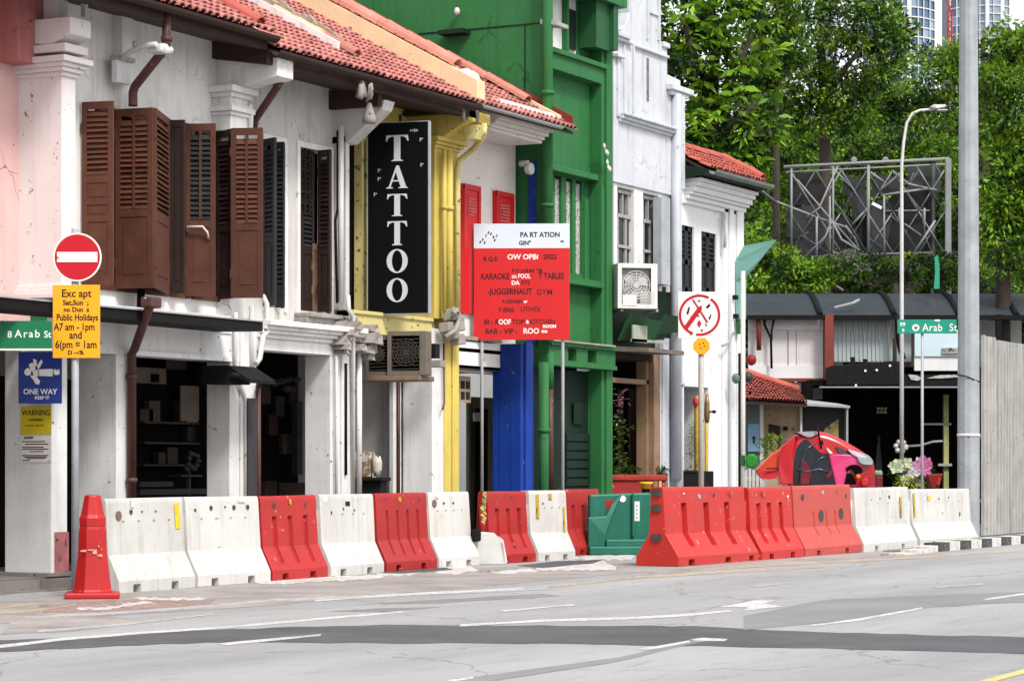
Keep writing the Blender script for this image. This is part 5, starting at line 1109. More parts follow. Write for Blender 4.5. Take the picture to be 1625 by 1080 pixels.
# ------------------------------------------------------------------ water-filled barriers
def barrier_mesh(Ln, Hh, mat, grooves, gz=(.22, .80), wb=.26, wt=.085, depth=.035, notches=((.22, .14), (.72, .14)), flare=(.15, .42), lip=.13):
    zs = sorted({0, .035, .09, lip, lip + .02, flare[0] + .05, gz[0], gz[0] + .02, flare[1] - .02, flare[1], flare[1] + .03, .6, gz[1] - .02, gz[1], Hh - .05, Hh - .015, Hh})
    zs = [z for z in zs if z <= Hh]
    def hw(z):
        if z <= lip: return wb
        if z <= flare[1]: f = (z - lip) / (flare[1] - lip); return wb + (wt + .035 - wb) * f
        f = (z - flare[1]) / (Hh - flare[1]); r = wt + .035 - .035 * f
        return r - (.018 if z >= Hh - .001 else (.006 if z > Hh - .02 else 0))
    ls = {0, .012, Ln - .012, Ln}
    for c, w in grooves: ls |= {(c * Ln) + o for o in (-w / 2 - .012, -w / 2, w / 2, w / 2 + .012)}
    for c, w in notches: ls |= {(c * Ln) + o for o in (-w / 2 - .006, -w / 2, w / 2, w / 2 + .006)}
    ls = sorted(ls); b = MB()
    def off(l, z):
        d = 0
        for c, w in grooves:
            if abs(l - c * Ln) <= w / 2 + 1e-6 and gz[0] + .01 <= z <= gz[1] - .01: d = depth
        for c, w in notches:
            if abs(l - c * Ln) <= w / 2 + 1e-6 and z < .085: d = .15
        if l in (0, Ln): d = max(d, .010)
        return d
    idx = {}
    for s in (-1, 1):
        for i, l in enumerate(ls):
            for j, z in enumerate(zs):
                idx[s, i, j] = len(b.v); b.v.append((l - Ln / 2, s * (hw(z) - off(l, z)), z))
        for i in range(len(ls) - 1):
            for j in range(len(zs) - 1): b.face((idx[s, i, j], idx[s, i + 1, j], idx[s, i + 1, j + 1], idx[s, i, j + 1]))
    J = len(zs) - 1
    for i in range(len(ls) - 1):
        b.face((idx[-1, i, J], idx[-1, i + 1, J], idx[1, i + 1, J], idx[1, i, J])); b.face((idx[-1, i, 0], idx[-1, i + 1, 0], idx[1, i + 1, 0], idx[1, i, 0]))
    for i in (0, len(ls) - 1):
        for j in range(J): b.face((idx[-1, i, j], idx[-1, i, j + 1], idx[1, i, j + 1], idx[1, i, j]))
    return b.mesh('shell', mat)
g4 = [(.20, .05), (.40, .05), (.60, .05), (.80, .05)]; g3 = [(.22, .10), (.5, .10), (.78, .10)]
BMESH = {}
def barrier(kind, label, p, q, Hh=1.05, mats=None, grp='plastic barriers standing along the road', dots=(), stick=()):
    p, q = Vector((*p, 0)), Vector((*q, 0)); Ln = (q - p).length; key = (kind, round(Ln * 5) / 5, Hh); L0 = key[1]
    if key not in BMESH:
        if kind == 'white': BMESH[key] = barrier_mesh(L0, Hh, PLW, g4, (.24, .80), depth=.018)
        elif kind == 'red': BMESH[key] = barrier_mesh(L0, Hh, PLR, g3, (.20, .80), depth=.045)
        elif kind == 'red4': BMESH[key] = barrier_mesh(L0, Hh, PLR, g4, (.20, .82), depth=.04)
        elif kind == 'big': BMESH[key] = barrier_mesh(L0, Hh, PLRB, [(.23, .17), (.50, .18), (.76, .17)], (.26, .90), wb=.34, wt=.10, depth=.085, notches=((.15, .2), (.6, .2), (.9, .16)), flare=(.15, .46))
        elif kind == 'bright': BMESH[key] = barrier_mesh(L0, Hh, PLRB, [(.2, .14), (.45, .14), (.72, .14)], (.24, .86), wb=.32, wt=.10, depth=.06, flare=(.15, .46))
        elif kind == 'faded': BMESH[key] = barrier_mesh(L0, Hh, PLRF, [(.33, .05), (.55, .04), (.70, .05)], (.30, .70), wb=.32, wt=.10, depth=.03, flare=(.15, .46))
    e = (q - p).normalized(); n = Vector((e.y, -e.x, 0)); wb = {'big': .34, 'bright': .32, 'faded': .32}.get(kind, .26)
    c = (p + q) / 2 - n * wb
    t = thing('barrier', label, 'barrier', (c.x, c.y, 0), math.atan2(e.y, e.x), grp)
    o = link('shell', BMESH[key], t); o.scale = (Ln / L0 * random.uniform(.982, .995), 1, random.uniform(.992, 1.008)); o.rotation_euler = (random.uniform(-.008, .008), random.uniform(-.006, .006), random.uniform(-.012, .012))
    mo = o.modifiers.new('edge', 'BEVEL'); mo.width = .009; mo.segments = 2; mo.limit_method = 'ANGLE'; mo.angle_limit = R(38)
    zt = lambda z: -(.12 - .035 * (z - .42) / (Hh - .42)) + (-.03 if wb > .3 else 0) * 1
    for (u, z, r, m) in dots:
        b = MB(); b.lathe([(r, 0), (r, .05)], (0, 0, 0), 14, 'y'); m2 = b.mesh('plug', m)
        link('plug', m2, t, ((u - .5) * Ln, zt(z) + (.044 if wb < .3 else .055), z))
    for (u, z, w, h, m, lab) in stick:
        b = MB(); b.box(-w / 2, w / 2, -.003, .0, -h / 2, h / 2); o = b.build('sticker', m, t, True, label=lab); o.location = ((u - .5) * Ln, zt(z) - .006, z); o.rotation_euler = (R(-3), R(random.uniform(-3, 3)), 0)
    if kind == 'big':
        for z in (.36, .78, 1.0): MB().box(-Ln / 2 - .006, -Ln / 2 + .02, -.07, .07, z, z + .10).build('end_hole', DK, t, True)
    for s in ((-1, 1) if kind != 'big' else (1,)):          # the interlocking end lug
        MB().lathe([(.05, .25), (.05, Hh - .2)], (s * Ln / 2, 0, 0), 10).build('end_lug', BMESH[key].materials[0], t, True)
    return t
def rowA(px):
    Y = -.9
    for _ in range(4): Y = -1.27 + (min(fs(px, Y), 31.5) - 23.2) * .030 - max(0, fs(px, Y) - 31.5) * .06
    return (fs(px, Y), Y)
DK = pm('dark_plug_hole', (.06, .055, .05), .8, .3, 5); RUST = pm('rusty_plug', (.16, .11, .08), .7, .4, 9); WM = INKW
wd = [(.2, .82, .022, DK), (.42, .86, .018, DK), (.62, .84, .018, DK)]
A = [('white', 'white barrier nearest the red cone with a yellow sticker', 190, 311, 1.05, [(.14, .86, .055, RUST), (.30, .90, .028, DK), (.44, .90, .012, DK), (.62, .90, .012, DK)], [(.90, .84, .10, .30, STICK, None), (.32, 1.0, .06, .09, INKW, None)]),
     ('white', 'second white barrier from the cone, right of the stickered one', 314, 431, 1.05, [(.12, .9, .02, DK), (.33, .92, .03, DK), (.52, .93, .012, DK), (.64, .92, .03, DK), (.83, .92, .03, DK)], [(.75, 1.0, .16, .03, INKW, None)]),
     ('red', 'red barrier between two white ones below the brown shutters', 434, 521, 1.05, [(.22, .93, .035, DK), (.78, .93, .03, DK)], [(.5, .97, .05, .07, ORANGEST, None)]),
     ('white', 'white barrier between two red ones left of the tattoo shop', 525, 611, 1.05, wd, [(.10, 1.0, .10, .06, INKW, None), (.5, .93, .12, .06, INK, None)]),
     ('red4', 'red barrier with four grooves under the yellow house aircon', 614, 695, 1.05, [(.18, .97, .02, DK), (.84, .95, .025, DK)], [(.45, .97, .08, .06, ORANGEST, None)]),
     ('white', 'white barrier left of the advertising board post with a turned end piece', 698, 762, 1.05, [(.12, .9, .055, RUST), (.35, .9, .018, DK), (.58, .9, .018, DK)], [(.2, 1.0, .09, .04, INKW, None)]),
     ('red', 'red barrier right of the advertising board post', 790, 851, 1.05, [(.6, .97, .02, DK)], []),
     ('white', 'yellow stained white barrier under the advertising board', 855, 914, 1.05, [(.35, .86, .02, DK)], [(.2, .82, .10, .36, ORANGEST, 'yellow stain'), (.55, .96, .1, .1, ORANGEST, None), (.9, .6, .06, .4, ORANGEST, None)]),
     ('red', 'darker red barrier tucked behind the green one', 918, 972, 1.05, [(.75, .8, .05, DK)], [])]
for kind, lab, x0, x1, Hh, dots, st in A:
    if x0 == 918: barrier(kind, lab, (fs(912, -.62), -.62), (fs(966, -.60), -.60), Hh, dots=dots, stick=st)
    else: barrier(kind, lab, rowA(x0), rowA(x1), Hh, dots=dots, stick=st)
# turned broken end piece of the sixth barrier
t = thing('barrier_end', 'loose pale grey barrier end piece beside the board post', 'barrier piece', (*rowA(774), 0), R(-50))
b = MB(); b.ext([(-.28, 0, 0), (.28, 0, 0), (.24, 0, .30), (.10, 0, .46), (-.12, 0, .48), (-.24, 0, .36)], (0, .05, 0)); b.ext([(.22, .0, .02), (.30, 0, .02), (.24, .0, .35), (.16, 0, .42)], (0, .30, 0)); b.build('flange', PLW, t, True, bevel=.015)
t = thing('plant', 'wilted yellow green plant strip hanging at the board post', 'plant', (*rowA(764), 0))
b = MB()
for k in range(14):
    z = .62 + k * .032; x = random.uniform(-.07, .02); s = random.uniform(.02, .045); b.ext([(x - s, -.05, z), (x, -.08, z - s), (x + s, -.05, z + .02), (x, -.03, z + s)], (.01, .02, 0))
b.build('leaf', pm('yellow_green_leaf', (.34, .34, .10), .6, .2, 8, island=.2), t, True)
MB().box(-.10, .05, .02, .12, .34, .52).build('black_bag', BLACK, t, True, bevel=.03)

def rowB(px): s = fs(px, -4); Y = -3.85 - (s - 33) * .035; s = fs(px, Y); return (s, -3.85 - (s - 33) * .035)
Bq = [('big', 'large bright red barrier with a clear end face and deep slots', 1074, 1206, 1.13, [(.42, .98, .035, STEEL), (.60, 1.0, .022, DK), (.24, 1.03, .012, WM)], [(.80, 1.02, .10, .07, PLRF, None)]),
      ('bright', 'bright red barrier wedged between the large red and the faded one', 1210, 1276, 1.10, [(.9, .95, .02, WM)], [(.3, 1.0, .10, .07, PLRF, None)]),
      ('faded', 'faded pinkish red barrier with two big round holes', 1279, 1370, 1.12, [(.45, .62, .10, DK), (.80, .64, .10, DK), (.5, 1.0, .035, STEEL), (.74, 1.0, .02, DK), (.9, .93, .04, DK), (.15, .93, .05, DK)], []),
      ('white', 'white barrier with yellow peeling labels next to the faded red one', 1371, 1460, 1.06, [(.30, .86, .018, DK), (.45, .88, .02, DK), (.62, .9, .03, DK)], [(.08, .86, .14, .20, STICK, None), (.82, .72, .08, .36, ORANGEST, None), (.52, 1.02, .05, .06, INKW, None)]),
      ('white', 'last white barrier at the far right before the lamp post', 1463, 1556, 1.02, [(.45, .84, .022, DK), (.62, .86, .02, DK), (.8, .55, .035, RUST), (.5, .58, .014, DK)], [(.03, .74, .08, .42, ORANGEST, None), (.28, .86, .16, .08, STICK, None)])]
for kind, lab, x0, x1, Hh, dots, st in Bq: barrier(kind, lab, rowB(x0), rowB(x1), Hh, dots=dots, stick=st)

# green barrier standing across the gap
cx, cy = far(978, 40.7)
t = thing('barrier', 'green plastic barrier standing across the gap between red ones', 'barrier', (cx, cy, 0), FACE + R(6), 'plastic barriers standing along the road')
k = 40.7 / FPX; X = lambda px: (px - 981) * k; Z = lambda y: fh(y, 40.7)
b = MB(); b.ext([(X(937), -.02, Z(784)), (X(938), -.02, 0.0), (X(1037), -.02, 0), (X(1036), -.02, Z(781))], (0, .16, 0)); b.build('shell', PLG, t, True, bevel=.03)
b = MB(); b.ext([(X(934), -.16, .0), (X(934), -.16, Z(820)), (X(962), -.14, Z(818)), (X(972), -.10, Z(800)), (X(986), -.05, Z(784)), (X(990), -.05, Z(784)), (X(976), -.12, Z(812)), (X(962), -.18, Z(848)), (X(960), -.18, 0)], (0, .16, 0)); b.build('side_rib', PLG, t, True, bevel=.02)
b = MB(); b.box(X(962), X(1030), -.20, .02, 0, Z(855)); b.box(X(1005), X(1009), -.10, .02, Z(852), Z(782)); b.box(X(935), X(1030), -.24, .2, 0, Z(866)); b.build('foot', PLG, t, True, bevel=.02)
b = MB(); b.box(X(964), X(977), -.027, -.01, Z(806), Z(793)); b.build('window_hole', pm('red_seen_through', (.32, .015, .012), .6), t, True)
b = MB(); disc(b, X(991), -.02, Z(791), 5.2 * k, .006, 20); b.build('sticker', INKW, t, True); b = MB(); b.box(X(1009), X(1018), -.026, -.018, Z(826), Z(795)); b.build('sticker', SIGNW, t, True)
b = MB()
for i in range(4): b.box(X(1012), X(1015), -.0285, -.026, Z(822 - i * 6), Z(819 - i * 6))
b.build('sticker_print', STEEL, t, True)

# cone
W = 27.1; k = W / FPX; cx, cy = far(147, W)
t = thing('traffic_cone', 'tall faceted red traffic cone beside the first white barrier', 'traffic cone', (cx, cy, 0), FACE + R(8))
b = MB(); b.box(-.29, .29, -.25, .25, 0, .07); b.build('base', CONE, t, True, bevel=.02)
b = MB(); b.lathe([(.235, .07), (.215, .10), (.165, .50), (.155, .74), (.145, .78)], (0, 0, 0), 8, 'z', False, R(22.5)); b.lathe([(.150, .775), (.152, .86), (.132, .90), (.095, 1.09), (.085, 1.11)], (0, 0, 0), 8, 'z', False, R(22.5)); b.build('body', CONE, t, True, bevel=.008)
b = MB()
for (x, z, w, h) in ((-.13, .51, .07, .02), (-.06, .52, .09, .015), (.0, .485, .05, .05), (.05, .46, .06, .02), (.06, .56, .015, .02), (.08, .60, .012, .015), (.09, .53, .02, .015)): b.ext([(x, -.165, z), (x + w, -.163, z - .008), (x + w * .9, -.163, z + h), (x + w * .2, -.163, z + h * .7)], (0, -.004, 0))
b.build('scuff', pm('pale_cone_scuff', (.62, .30, .22), .7, .4, 20, chips=1.2, chipcol=(.6, .02, .02)), t, True)

# ------------------------------------------------------------------ air conditioners
def aircon(label, px, W, w, h, d, mat, zb, yaw, fan=.5, old=False, side=None, grp='outdoor aircon units'):
    x, y = far(px, W); t = thing('aircon', label, 'aircon', (x, y, zb), yaw, grp)
    b = MB(); b.wall(-w / 2, w / 2, 0, h, 0, .02, [(-w * .40, w * .34, h * .10, h * .90)]); b.box(-w / 2, -w / 2 + .015, .02, d, 0, h); b.box(w / 2 - .015, w / 2, .02, d, 0, h); b.box(-w / 2, w / 2, .02, d, h - .015, h); b.box(-w / 2, w / 2, .02, d, 0, .02); b.box(-w / 2, w / 2, d - .02, d, 0, h); b.build('casing', mat, t, True, bevel=.006)
    b = MB(); b.box(-w * .41, w * .35, .10, .14, h * .08, h * .92); b.build('grille_back', DARK if old else STEEL, t, True)
    cx, cz, r = -.03 * w, h * .52, min(w * .34, h * .36) * (fan * 2)
    b = MB()
    for rr in np.linspace(.2, 1.0, 5):
        n = 28; b.tube([(cx + r * rr * math.cos(2 * math.pi * i / n), .005, cz + r * rr * math.sin(2 * math.pi * i / n)) for i in range(n + 1)], .006, 4, False)
    for i in range(8): a = math.pi * i / 8; b.tube([(cx + r * math.cos(a), .008, cz + r * math.sin(a)), (cx - r * math.cos(a), .008, cz - r * math.sin(a))], .005, 4)
    b.build('fan_guard', mat if not old else pm('rusty_dark_wire', (.05, .04, .032), .7, .3, 8), t, True)
    b = MB()
    for i in range(3):
        a = 2 * math.pi * i / 3 + .4; P = [(cx + r * .15 * math.cos(a), .07, cz + r * .15 * math.sin(a)), (cx + r * .85 * math.cos(a - .45), .05, cz + r * .85 * math.sin(a - .45)), (cx + r * .92 * math.cos(a + .1), .06, cz + r * .92 * math.sin(a + .1)), (cx + r * .7 * math.cos(a + .6), .09, cz + r * .7 * math.sin(a + .6))]; b.ext(P, (0, .008, 0))
    b.lathe([(r * .2, -.02), (r * .2, .06)], (cx, .08, cz), 12, 'y'); b.build('fan', BLACK if old else ACW, t, True)
    b = MB(); n = 9 if old else 0
    for i in range(n): z = h * .13 + i * h * .085; b.bar((-w * .40, .03, z), (w * .34, .03, z + .01), .03, .012)
    if not n: 
        for i in range(8): z = h * .12 + i * .026; b.box(.06 * w, w * .44, -.006, .0, z, z + .012)
        b.box(-w * .38, -.02, -.008, 0, h * .06, h * .30)
    b.build('louvre', pm('rusty_dark_wire', (.05, .04, .032)) if old else mat, t, True); return t
W = 35.8
x, y = far(622, W - .2); zb = fh(596, W)
t = thing('aircon_shelf', 'brown board shelf carrying two grimy aircon units', 'shelf', (x, y, zb - .075), R(-80)); MB().box(-.50, .42, -.05, .62, 0, .07).build('board', pm('brown_shelf_board', (.20, .135, .09), .7, .25, 3, streak=.4), t, True, bevel=.008)
aircon('grimy aircon unit with dark round fan under the tattoo sign', 645, W - .25, .56, .62, .32, ACOLD, zb, R(-76), .5, True)
aircon('open rusty aircon casing left of the grimy fan unit', 601, W - .1, .40, .56, .32, ACOLD, zb, R(-82), .35, True)
W = 43.2
aircon('white aircon unit below the gabled house windows', 1012, W - .5, .70, .76, .34, ACW, fh(492, W), FACE + R(14), .5)
x, y = far(1012, W - .3); t = thing('aircon_bracket', 'steel bracket under the white aircon unit', 'bracket', (x, y, fh(492, W) - .05), FACE + R(14)); b = MB(); b.box(-.34, -.30, -.15, .6, 0, .045); b.box(.28, .32, -.15, .6, 0, .045); b.build('arm', STEEL, t, True)
# small old aircon end by the yellow pilaster
x, y = far(683, 36.6); t = thing('meter_box', 'small pale meter box right of the grimy aircon', 'box', (x, y, fh(582, 36.6)), R(-80)); MB().box(-.10, .16, 0, .2, 0, .10).build('case', RUSTW, t, True, bevel=.01); MB().box(-.06, .08, 0, .2, .13, .34).build('cover', BLACK, t, True, bevel=.01)

# floodlight on an arm over the brown shutters
x, y = fs(192, .1), .1; t = thing('floodlight', 'white floodlight head on an arm above the brown shutters', 'lamp', (x, y, fz(192, 130)))
P = lambda px, py, Y=-.3: (fs(px, Y) - x, Y - y, fz(px, py, Y) - fz(192, 130))
b = MB(); b.tube([P(192, 93, .05), P(205, 84, -.1), P(225, 73, -.3), P(248, 70, -.55)], [.03, .035, .035, .03], 8); b.build('arm', PVC, t, True)
b = MB(); b.ext([P(256, 82, -.6), P(266, 86, -.6), P(276, 86, -.6), P(279, 78, -.6), P(270, 69, -.6), P(258, 68, -.6)], (0, .22, 0)); b.build('lamp_head', PVC, t, True, bevel=.04)
b = MB(); b.box(P(188, 0, .05)[0], P(214, 0, .05)[0], -.06, .08, P(200, 97, .05)[2], P(200, 90, .05)[2]); b.lathe([(.03, 0), (.03, .08)], P(214, 76, -.2), 8); b.build('mount', STEEL, t, True)
b = MB(); b.box(P(189, 0, .05)[0], P(210, 0, .05)[0], -.02, .06, P(200, 132, .05)[2], P(200, 96, .05)[2]); b.build('back_plate', GREYW, t, True)
# ------------------------------------------------------------------ things standing on the walkway
LEAFG = pm('leaf_green', (.055, .14, .02), .55, .3, 6, island=.4, trans=.25)
LEAFY = pm('leaf_yellow_green', (.14, .24, .025), .55, .3, 6, island=.4, trans=.25)
def leaves(n, fn, smin, smax, droop=.3, ar=.42):
    b = MB()
    for k in range(n):
        c, out = fn(k); c = Vector(c); s = random.uniform(smin, smax); dd = Vector(out) + Vector((random.uniform(-.6, .6), random.uniform(-.6, .6), random.uniform(-.5, .4))); dd.normalize(); dd.z -= droop * random.random(); dd.normalize()
        sd = dd.cross(Vector((0, 0, 1))); sd = sd.normalized() if sd.length > .01 else Vector((1, 0, 0)); up = sd.cross(dd)
        i = len(b.v); b.v += [tuple(c), tuple(c + dd * s * .5 + sd * s * ar * .5 + up * s * .06), tuple(c + dd * s - up * s * .1), tuple(c + dd * s * .5 - sd * s * ar * .5 + up * s * .06)]; b.face((i, i + 1, i + 2, i + 3))
    return b
def ball(cx, cy, cz, rx, ry, rz):
    def fn(k):
        while True:
            p = Vector((random.uniform(-1, 1), random.uniform(-1, 1), random.uniform(-1, 1)))
            if .25 < p.length < 1: break
        return (cx + p.x * rx, cy + p.y * ry, cz + p.z * rz), p
    return fn
# old scabby box on a black stand
W = 35.6; k = W / FPX; x, y = far(574, W)
t = thing('crate', 'scuffed brown and cream box lying on a black stand', 'box', (x, y, fh(757, W)), R(-75)); b = MB()
b.ext([(-.27, 0, 0), (-.27, 0, .30), (-.20, 0, .36), (.10, 0, .36), (.13, 0, .30), (.13, 0, 0)], (0, .3, 0)); b.build('box', pm('scabby_brown_carton', (.20, .14, .085), .8, .4, 7, chips=1.6, chipcol=(.50, .43, .34), blot=.6, grime=(.06, .045, .03)), t, True, bevel=.015)
b = MB(); b.box(.15, .20, .02, .2, 0, .10); b.lathe([(.03, 0), (.07, .1), (.075, .22), (.05, .30)], (.21, .05, 0), 9); b.build('jug', pm('dirty_cream_plastic', (.52, .49, .44), .5, .3, 8, chips=1), t, True)
b = MB(); b.box(-.22, .05, -.006, 0, .22, .34); b.build('torn_label', pm('torn_cream_label', (.55, .47, .38), .8, .3, 9, chips=1.3), t, True)
t = thing('stand', 'black stand with overhanging top under the scuffed box', 'table', (x, y, .148), R(-75)); z = fh(757, W) - .148
b = MB(); b.box(-.40, .32, -.08, .42, z - .05, z); b.build('top', BLACK, t, True, bevel=.01); b = MB(); b.ext([(-.36, 0, z - .05), (.28, 0, z - .05), (.22, 0, 0), (-.30, 0, 0)], (0, .34, 0)); b.build('body', BLACK, t, True)
# red planter trough with yellow pot, hedge plants, black box
W = 43.6; k = W / FPX; x, y = far(1000, W)
t = thing('trough', 'long red trough behind the green barrier', 'trough', (x, y, .0), FACE + R(5)); X = lambda px: (px - 1000) * k; Z = lambda yy: fh(yy, W)
b = MB(); b.box(X(946), X(1060), -.04, .34, Z(762), Z(753)); b.build('rim', pm('dull_red_trough', (.36, .03, .022), .6, .3, 3, streak=.5, grime=(.10, .05, .03), chips=.7), t, True, bevel=.02)
b = MB(); b.box(X(950), X(1057), .0, .30, .0, Z(762)); b.build('body', PLR, t, True, bevel=.01)
b = MB(); b.box(X(1046), X(1050), -.02, 0, .3, Z(757)); b.build('end_strip', YELLOW, t, True); b = MB(); b.box(X(1037), X(1044), -.02, 0, .3, Z(757)); b.build('end_strip', WOOD, t, True)
W = 43.0; x, y = far(1025, W); t = thing('flower_pot', 'yellow plastic pot in front of the red trough', 'pot', (x, y, 0), FACE); b = MB(); b.lathe([(.08, fh(775, W)), (.085, fh(768, W)), (.115, fh(768, W)), (.12, fh(764, W)), (.10, fh(764, W) - .02)], (0, 0, 0), 12); b.build('pot', pm('yellow_plastic', (.74, .42, .02), .45, .1, 3), t, True); MB().lathe([(.07, 0), (.07, fh(775, W))], (0, 0, 0), 10).build('stand', DARK, t, True)
W = 44.0; x, y = far(1000, W + .5); t = thing('planter', 'low planter with trailing green leaves before the timber door', 'plant', (x, y, .148), FACE + R(8)); k = W / FPX; X = lambda px: (px - 1000) * k
b = MB(); b.box(X(968), X(1062), .0, .25, 0, fh(752, W) - .148); b.build('box', pm('grey_planter', (.20, .19, .17), .8, .3, 4, chips=.8), t, True)
leaves(420, lambda q: ((random.uniform(X(972), X(1062)), random.uniform(-.08, .2), fh(748, W) - .148 + random.uniform(-.08, .07)), (0, -.3, .3)), .06, .13).build('foliage', LEAFG, t, True, fix=False)
W = 43.8; k = W / FPX; x, y = far(986, W); t = thing('plant', 'tall leafy plant with pink blossoms left of the timber door', 'plant', (x, y, .148), FACE); Z = lambda yy: fh(yy, W) - .148
MB().lathe([(.10, 0), (.15, .30)], (0, 0, 0), 10).build('pot', BLACK, t, True)
MB().tube([(0, 0, .3), (-.03, 0, 1.0), (-.05, .02, 1.6), (-.06, 0, 2.2)], [.02, .016, .012, .006], 6).build('stem', BARK, t, True)
leaves(330, lambda q: ((random.gauss(-.02, .09), random.gauss(0, .08), random.uniform(.3, Z(665))), (random.uniform(-1, 1), -.5, .3)), .06, .13).build('foliage', LEAFY, t, True, fix=False)
b = leaves(26, lambda q: ((random.gauss(-.05, .05), random.gauss(-.02, .05), Z(650) + random.uniform(-.25, .25)), (random.uniform(-1, 1), -.5, .1)), .05, .10); b.build('white_blossom', pm('white_petal', (.65, .62, .60), .6, .1, 4), t, True, fix=False)
b = leaves(24, lambda q: ((random.gauss(-.03, .07), random.gauss(-.02, .05), Z(632) + random.gauss(0, .09)), (random.uniform(-1, 1), -.5, .1)), .08, .15); b.build('pink_blossom', pm('pink_petal', (.72, .30, .38), .6, .3, 6, island=.5), t, True, fix=False)
W = 45.6; k = W / FPX; x, y = far(1100, W); t = thing('crate', 'black plastic box at the pole of the white sign', 'box', (x, y, .148), FACE + R(6)); X = lambda px: (px - 1100) * k; b = MB(); b.box(X(1069), X(1133), 0, .35, 0, fh(747, W) - .148); b.box(X(1068), X(1108), -.02, .37, fh(750, W) - .148, fh(746, W) - .148); b.ext([(X(1133), 0, .2), (X(1133), 0, .42), (X(1142), 0, .38), (X(1148), 0, .32), (X(1142), 0, .25)], (0, .2, 0)); b.build('box', BLACK, t, True, bevel=.012)
# brass pump-like stand in the corner house doorway
W = 46.4; k = W / FPX; x, y = far(1115, W); t = thing('hydrant_stand', 'yellow pipe stand with a brass tap in the corner doorway', 'standpipe', (x, y, .148), FACE); X = lambda px: (px - 1115) * k; Z = lambda yy: fh(yy, W) - .148
b = MB(); b.lathe([(.05, 0), (.05, Z(640)), (.04, Z(628))], (X(1106), 0, 0), 8); b.lathe([(.03, 0), (.03, Z(645))], (X(1121), 0, 0), 8); b.build('pipe', pm('yellow_pipe_paint', (.60, .36, .02), .5, .3, 4, streak=.6, grime=(.25, .2, .05), chips=.7), t, True)
b = MB(); b.lathe([(.04, Z(670)), (.055, Z(660)), (.05, Z(640)), (.025, Z(625))], (X(1122), 0, 0), 10); b.tube([(X(1122), 0, Z(652)), (X(1132), -.02, Z(653))], .025, 8); b.build('tap', pm('brass', (.28, .17, .07), .4, .3, 6, metal=.5), t, True)
b = MB(); b.lathe([(.02, -.03), (.045, 0), (.02, .03)], (X(1133), -.03, Z(653)), 8); b.build('knob', BLACK, t, True)
b = MB(); b.lathe([(.03, -.08), (.055, -.02), (.05, .05), (.02, .09)], (X(1104), -.04, Z(638)), 8); b.build('red_cap', PLRB, t, True)
leaves(200, lambda q: ((random.gauss(X(1097), .06), random.gauss(0, .06), random.uniform(.1, Z(668))), (random.uniform(-1, 1), -.5, .2)), .05, .11).build('climbing_leaf', LEAFY, t, True, kind='stuff', fix=False)
# thin white pole with green stop-and-go discs at the row end
W = 47.0; k = W / FPX; x, y = far(1179, W); t = thing('flag_pole', 'thin white pole at the row end with a round green plate', 'pole', (x, y, 0), FACE); X = lambda px: (px - 1179) * k; Z = lambda yy: fh(yy, W)
MB().lathe([(.045, 0), (.045, Z(430))], (0, 0, 0), 10).build('pole', PVC, t, True)
MB().lathe([(.03, .05), (.03, Z(560))], (X(1174), 0.02, 0), 8).build('cable_pipe', BLACK, t, True)
b = MB(); b.lathe([(.10, 0), (.14, .005), (.14, .03), (.10, .035)], (X(1192), -.08, Z(731)), 10, 'y'); o = b.build('green_plate', pm('bright_green_plastic', (.012, .20, .012), .45, .1, 3), t, True); o.scale = (.85, 1, 1); 
o.location = (X(1192) * .15, 0, 0); b = MB(); b.ext([(X(1174), -.05, Z(722)), (X(1182), -.05, Z(722)), (X(1182), -.05, Z(738)), (X(1177), -.05, Z(740)), (X(1174), -.05, Z(735))], (0, .05, 0)); b.build('bracket', GREEND, t, True)
for i, (px, py) in enumerate(((1188, 598), (1193, 570))):
    b = MB(); b.lathe([(.02, -.11), (.08, -.07), (.10, 0), (.08, .07), (.02, .10)], (X(px), .1, Z(py)), 10); b.build('lantern', pm('dark_lantern', (.03, .035, .03), .5, .4, 8, chips=1, chipcol=(.3, .3, .25)) if i == 0 else pm('dark_red_lantern', (.22, .012, .014), .5, .2, 5), t, True)
# teal shade sail and its hanging strip
SAIL = pm('teal_shade_cloth', (.32, .60, .54), .6, .1, 2, trans=.45)
W = 47.6; k = W / FPX; x, y = far(1172, W); t = thing('shade_sail', 'pale teal triangular shade sail at the end of the row', 'awning', (x, y, fh(505, W)), FACE); X = lambda px: (px - 1172) * k; Z = lambda yy: fh(yy, W) - fh(505, W)
b = MB(); b.ext([(X(1168), .0, Z(412)), (X(1180), -.05, Z(390)), (X(1228), -.5, Z(384)), (X(1206), -.3, Z(412)), (X(1184), -.05, Z(440)), (X(1168), .0, Z(446))], (0, .012, 0)); b.build('sail', SAIL, t, True)
b = MB(); b.box(X(1168), X(1184), .0, .012, Z(506), Z(434)); b.build('side_curtain', SAIL, t, True, label='pale teal hanging curtain')
MB().box(X(1168), X(1175), -.04, 0, Z(530), Z(506)).build('dark_weight', GREEND, t, True)
W = 62.0; k = W / FPX; x, y = far(1486, W); t = thing('banner', 'narrow teal cloth strip hanging from the truss frame', 'banner', (x, y, fh(458, W)), FACE); b = MB(); X = lambda px: (px - 1486) * k; Z = lambda yy: fh(yy, W) - fh(458, W); b.ext([(X(1482), 0, Z(458)), (X(1491), 0, Z(458)), (X(1491), 0, Z(420)), (X(1488), 0, Z(404)), (X(1483), 0, Z(408)), (X(1484), 0, Z(430))], (0, .01, 0)); b.build('cloth', pm('bright_teal_cloth', (.05, .42, .28), .6, .1, 3, trans=.3), t, True)
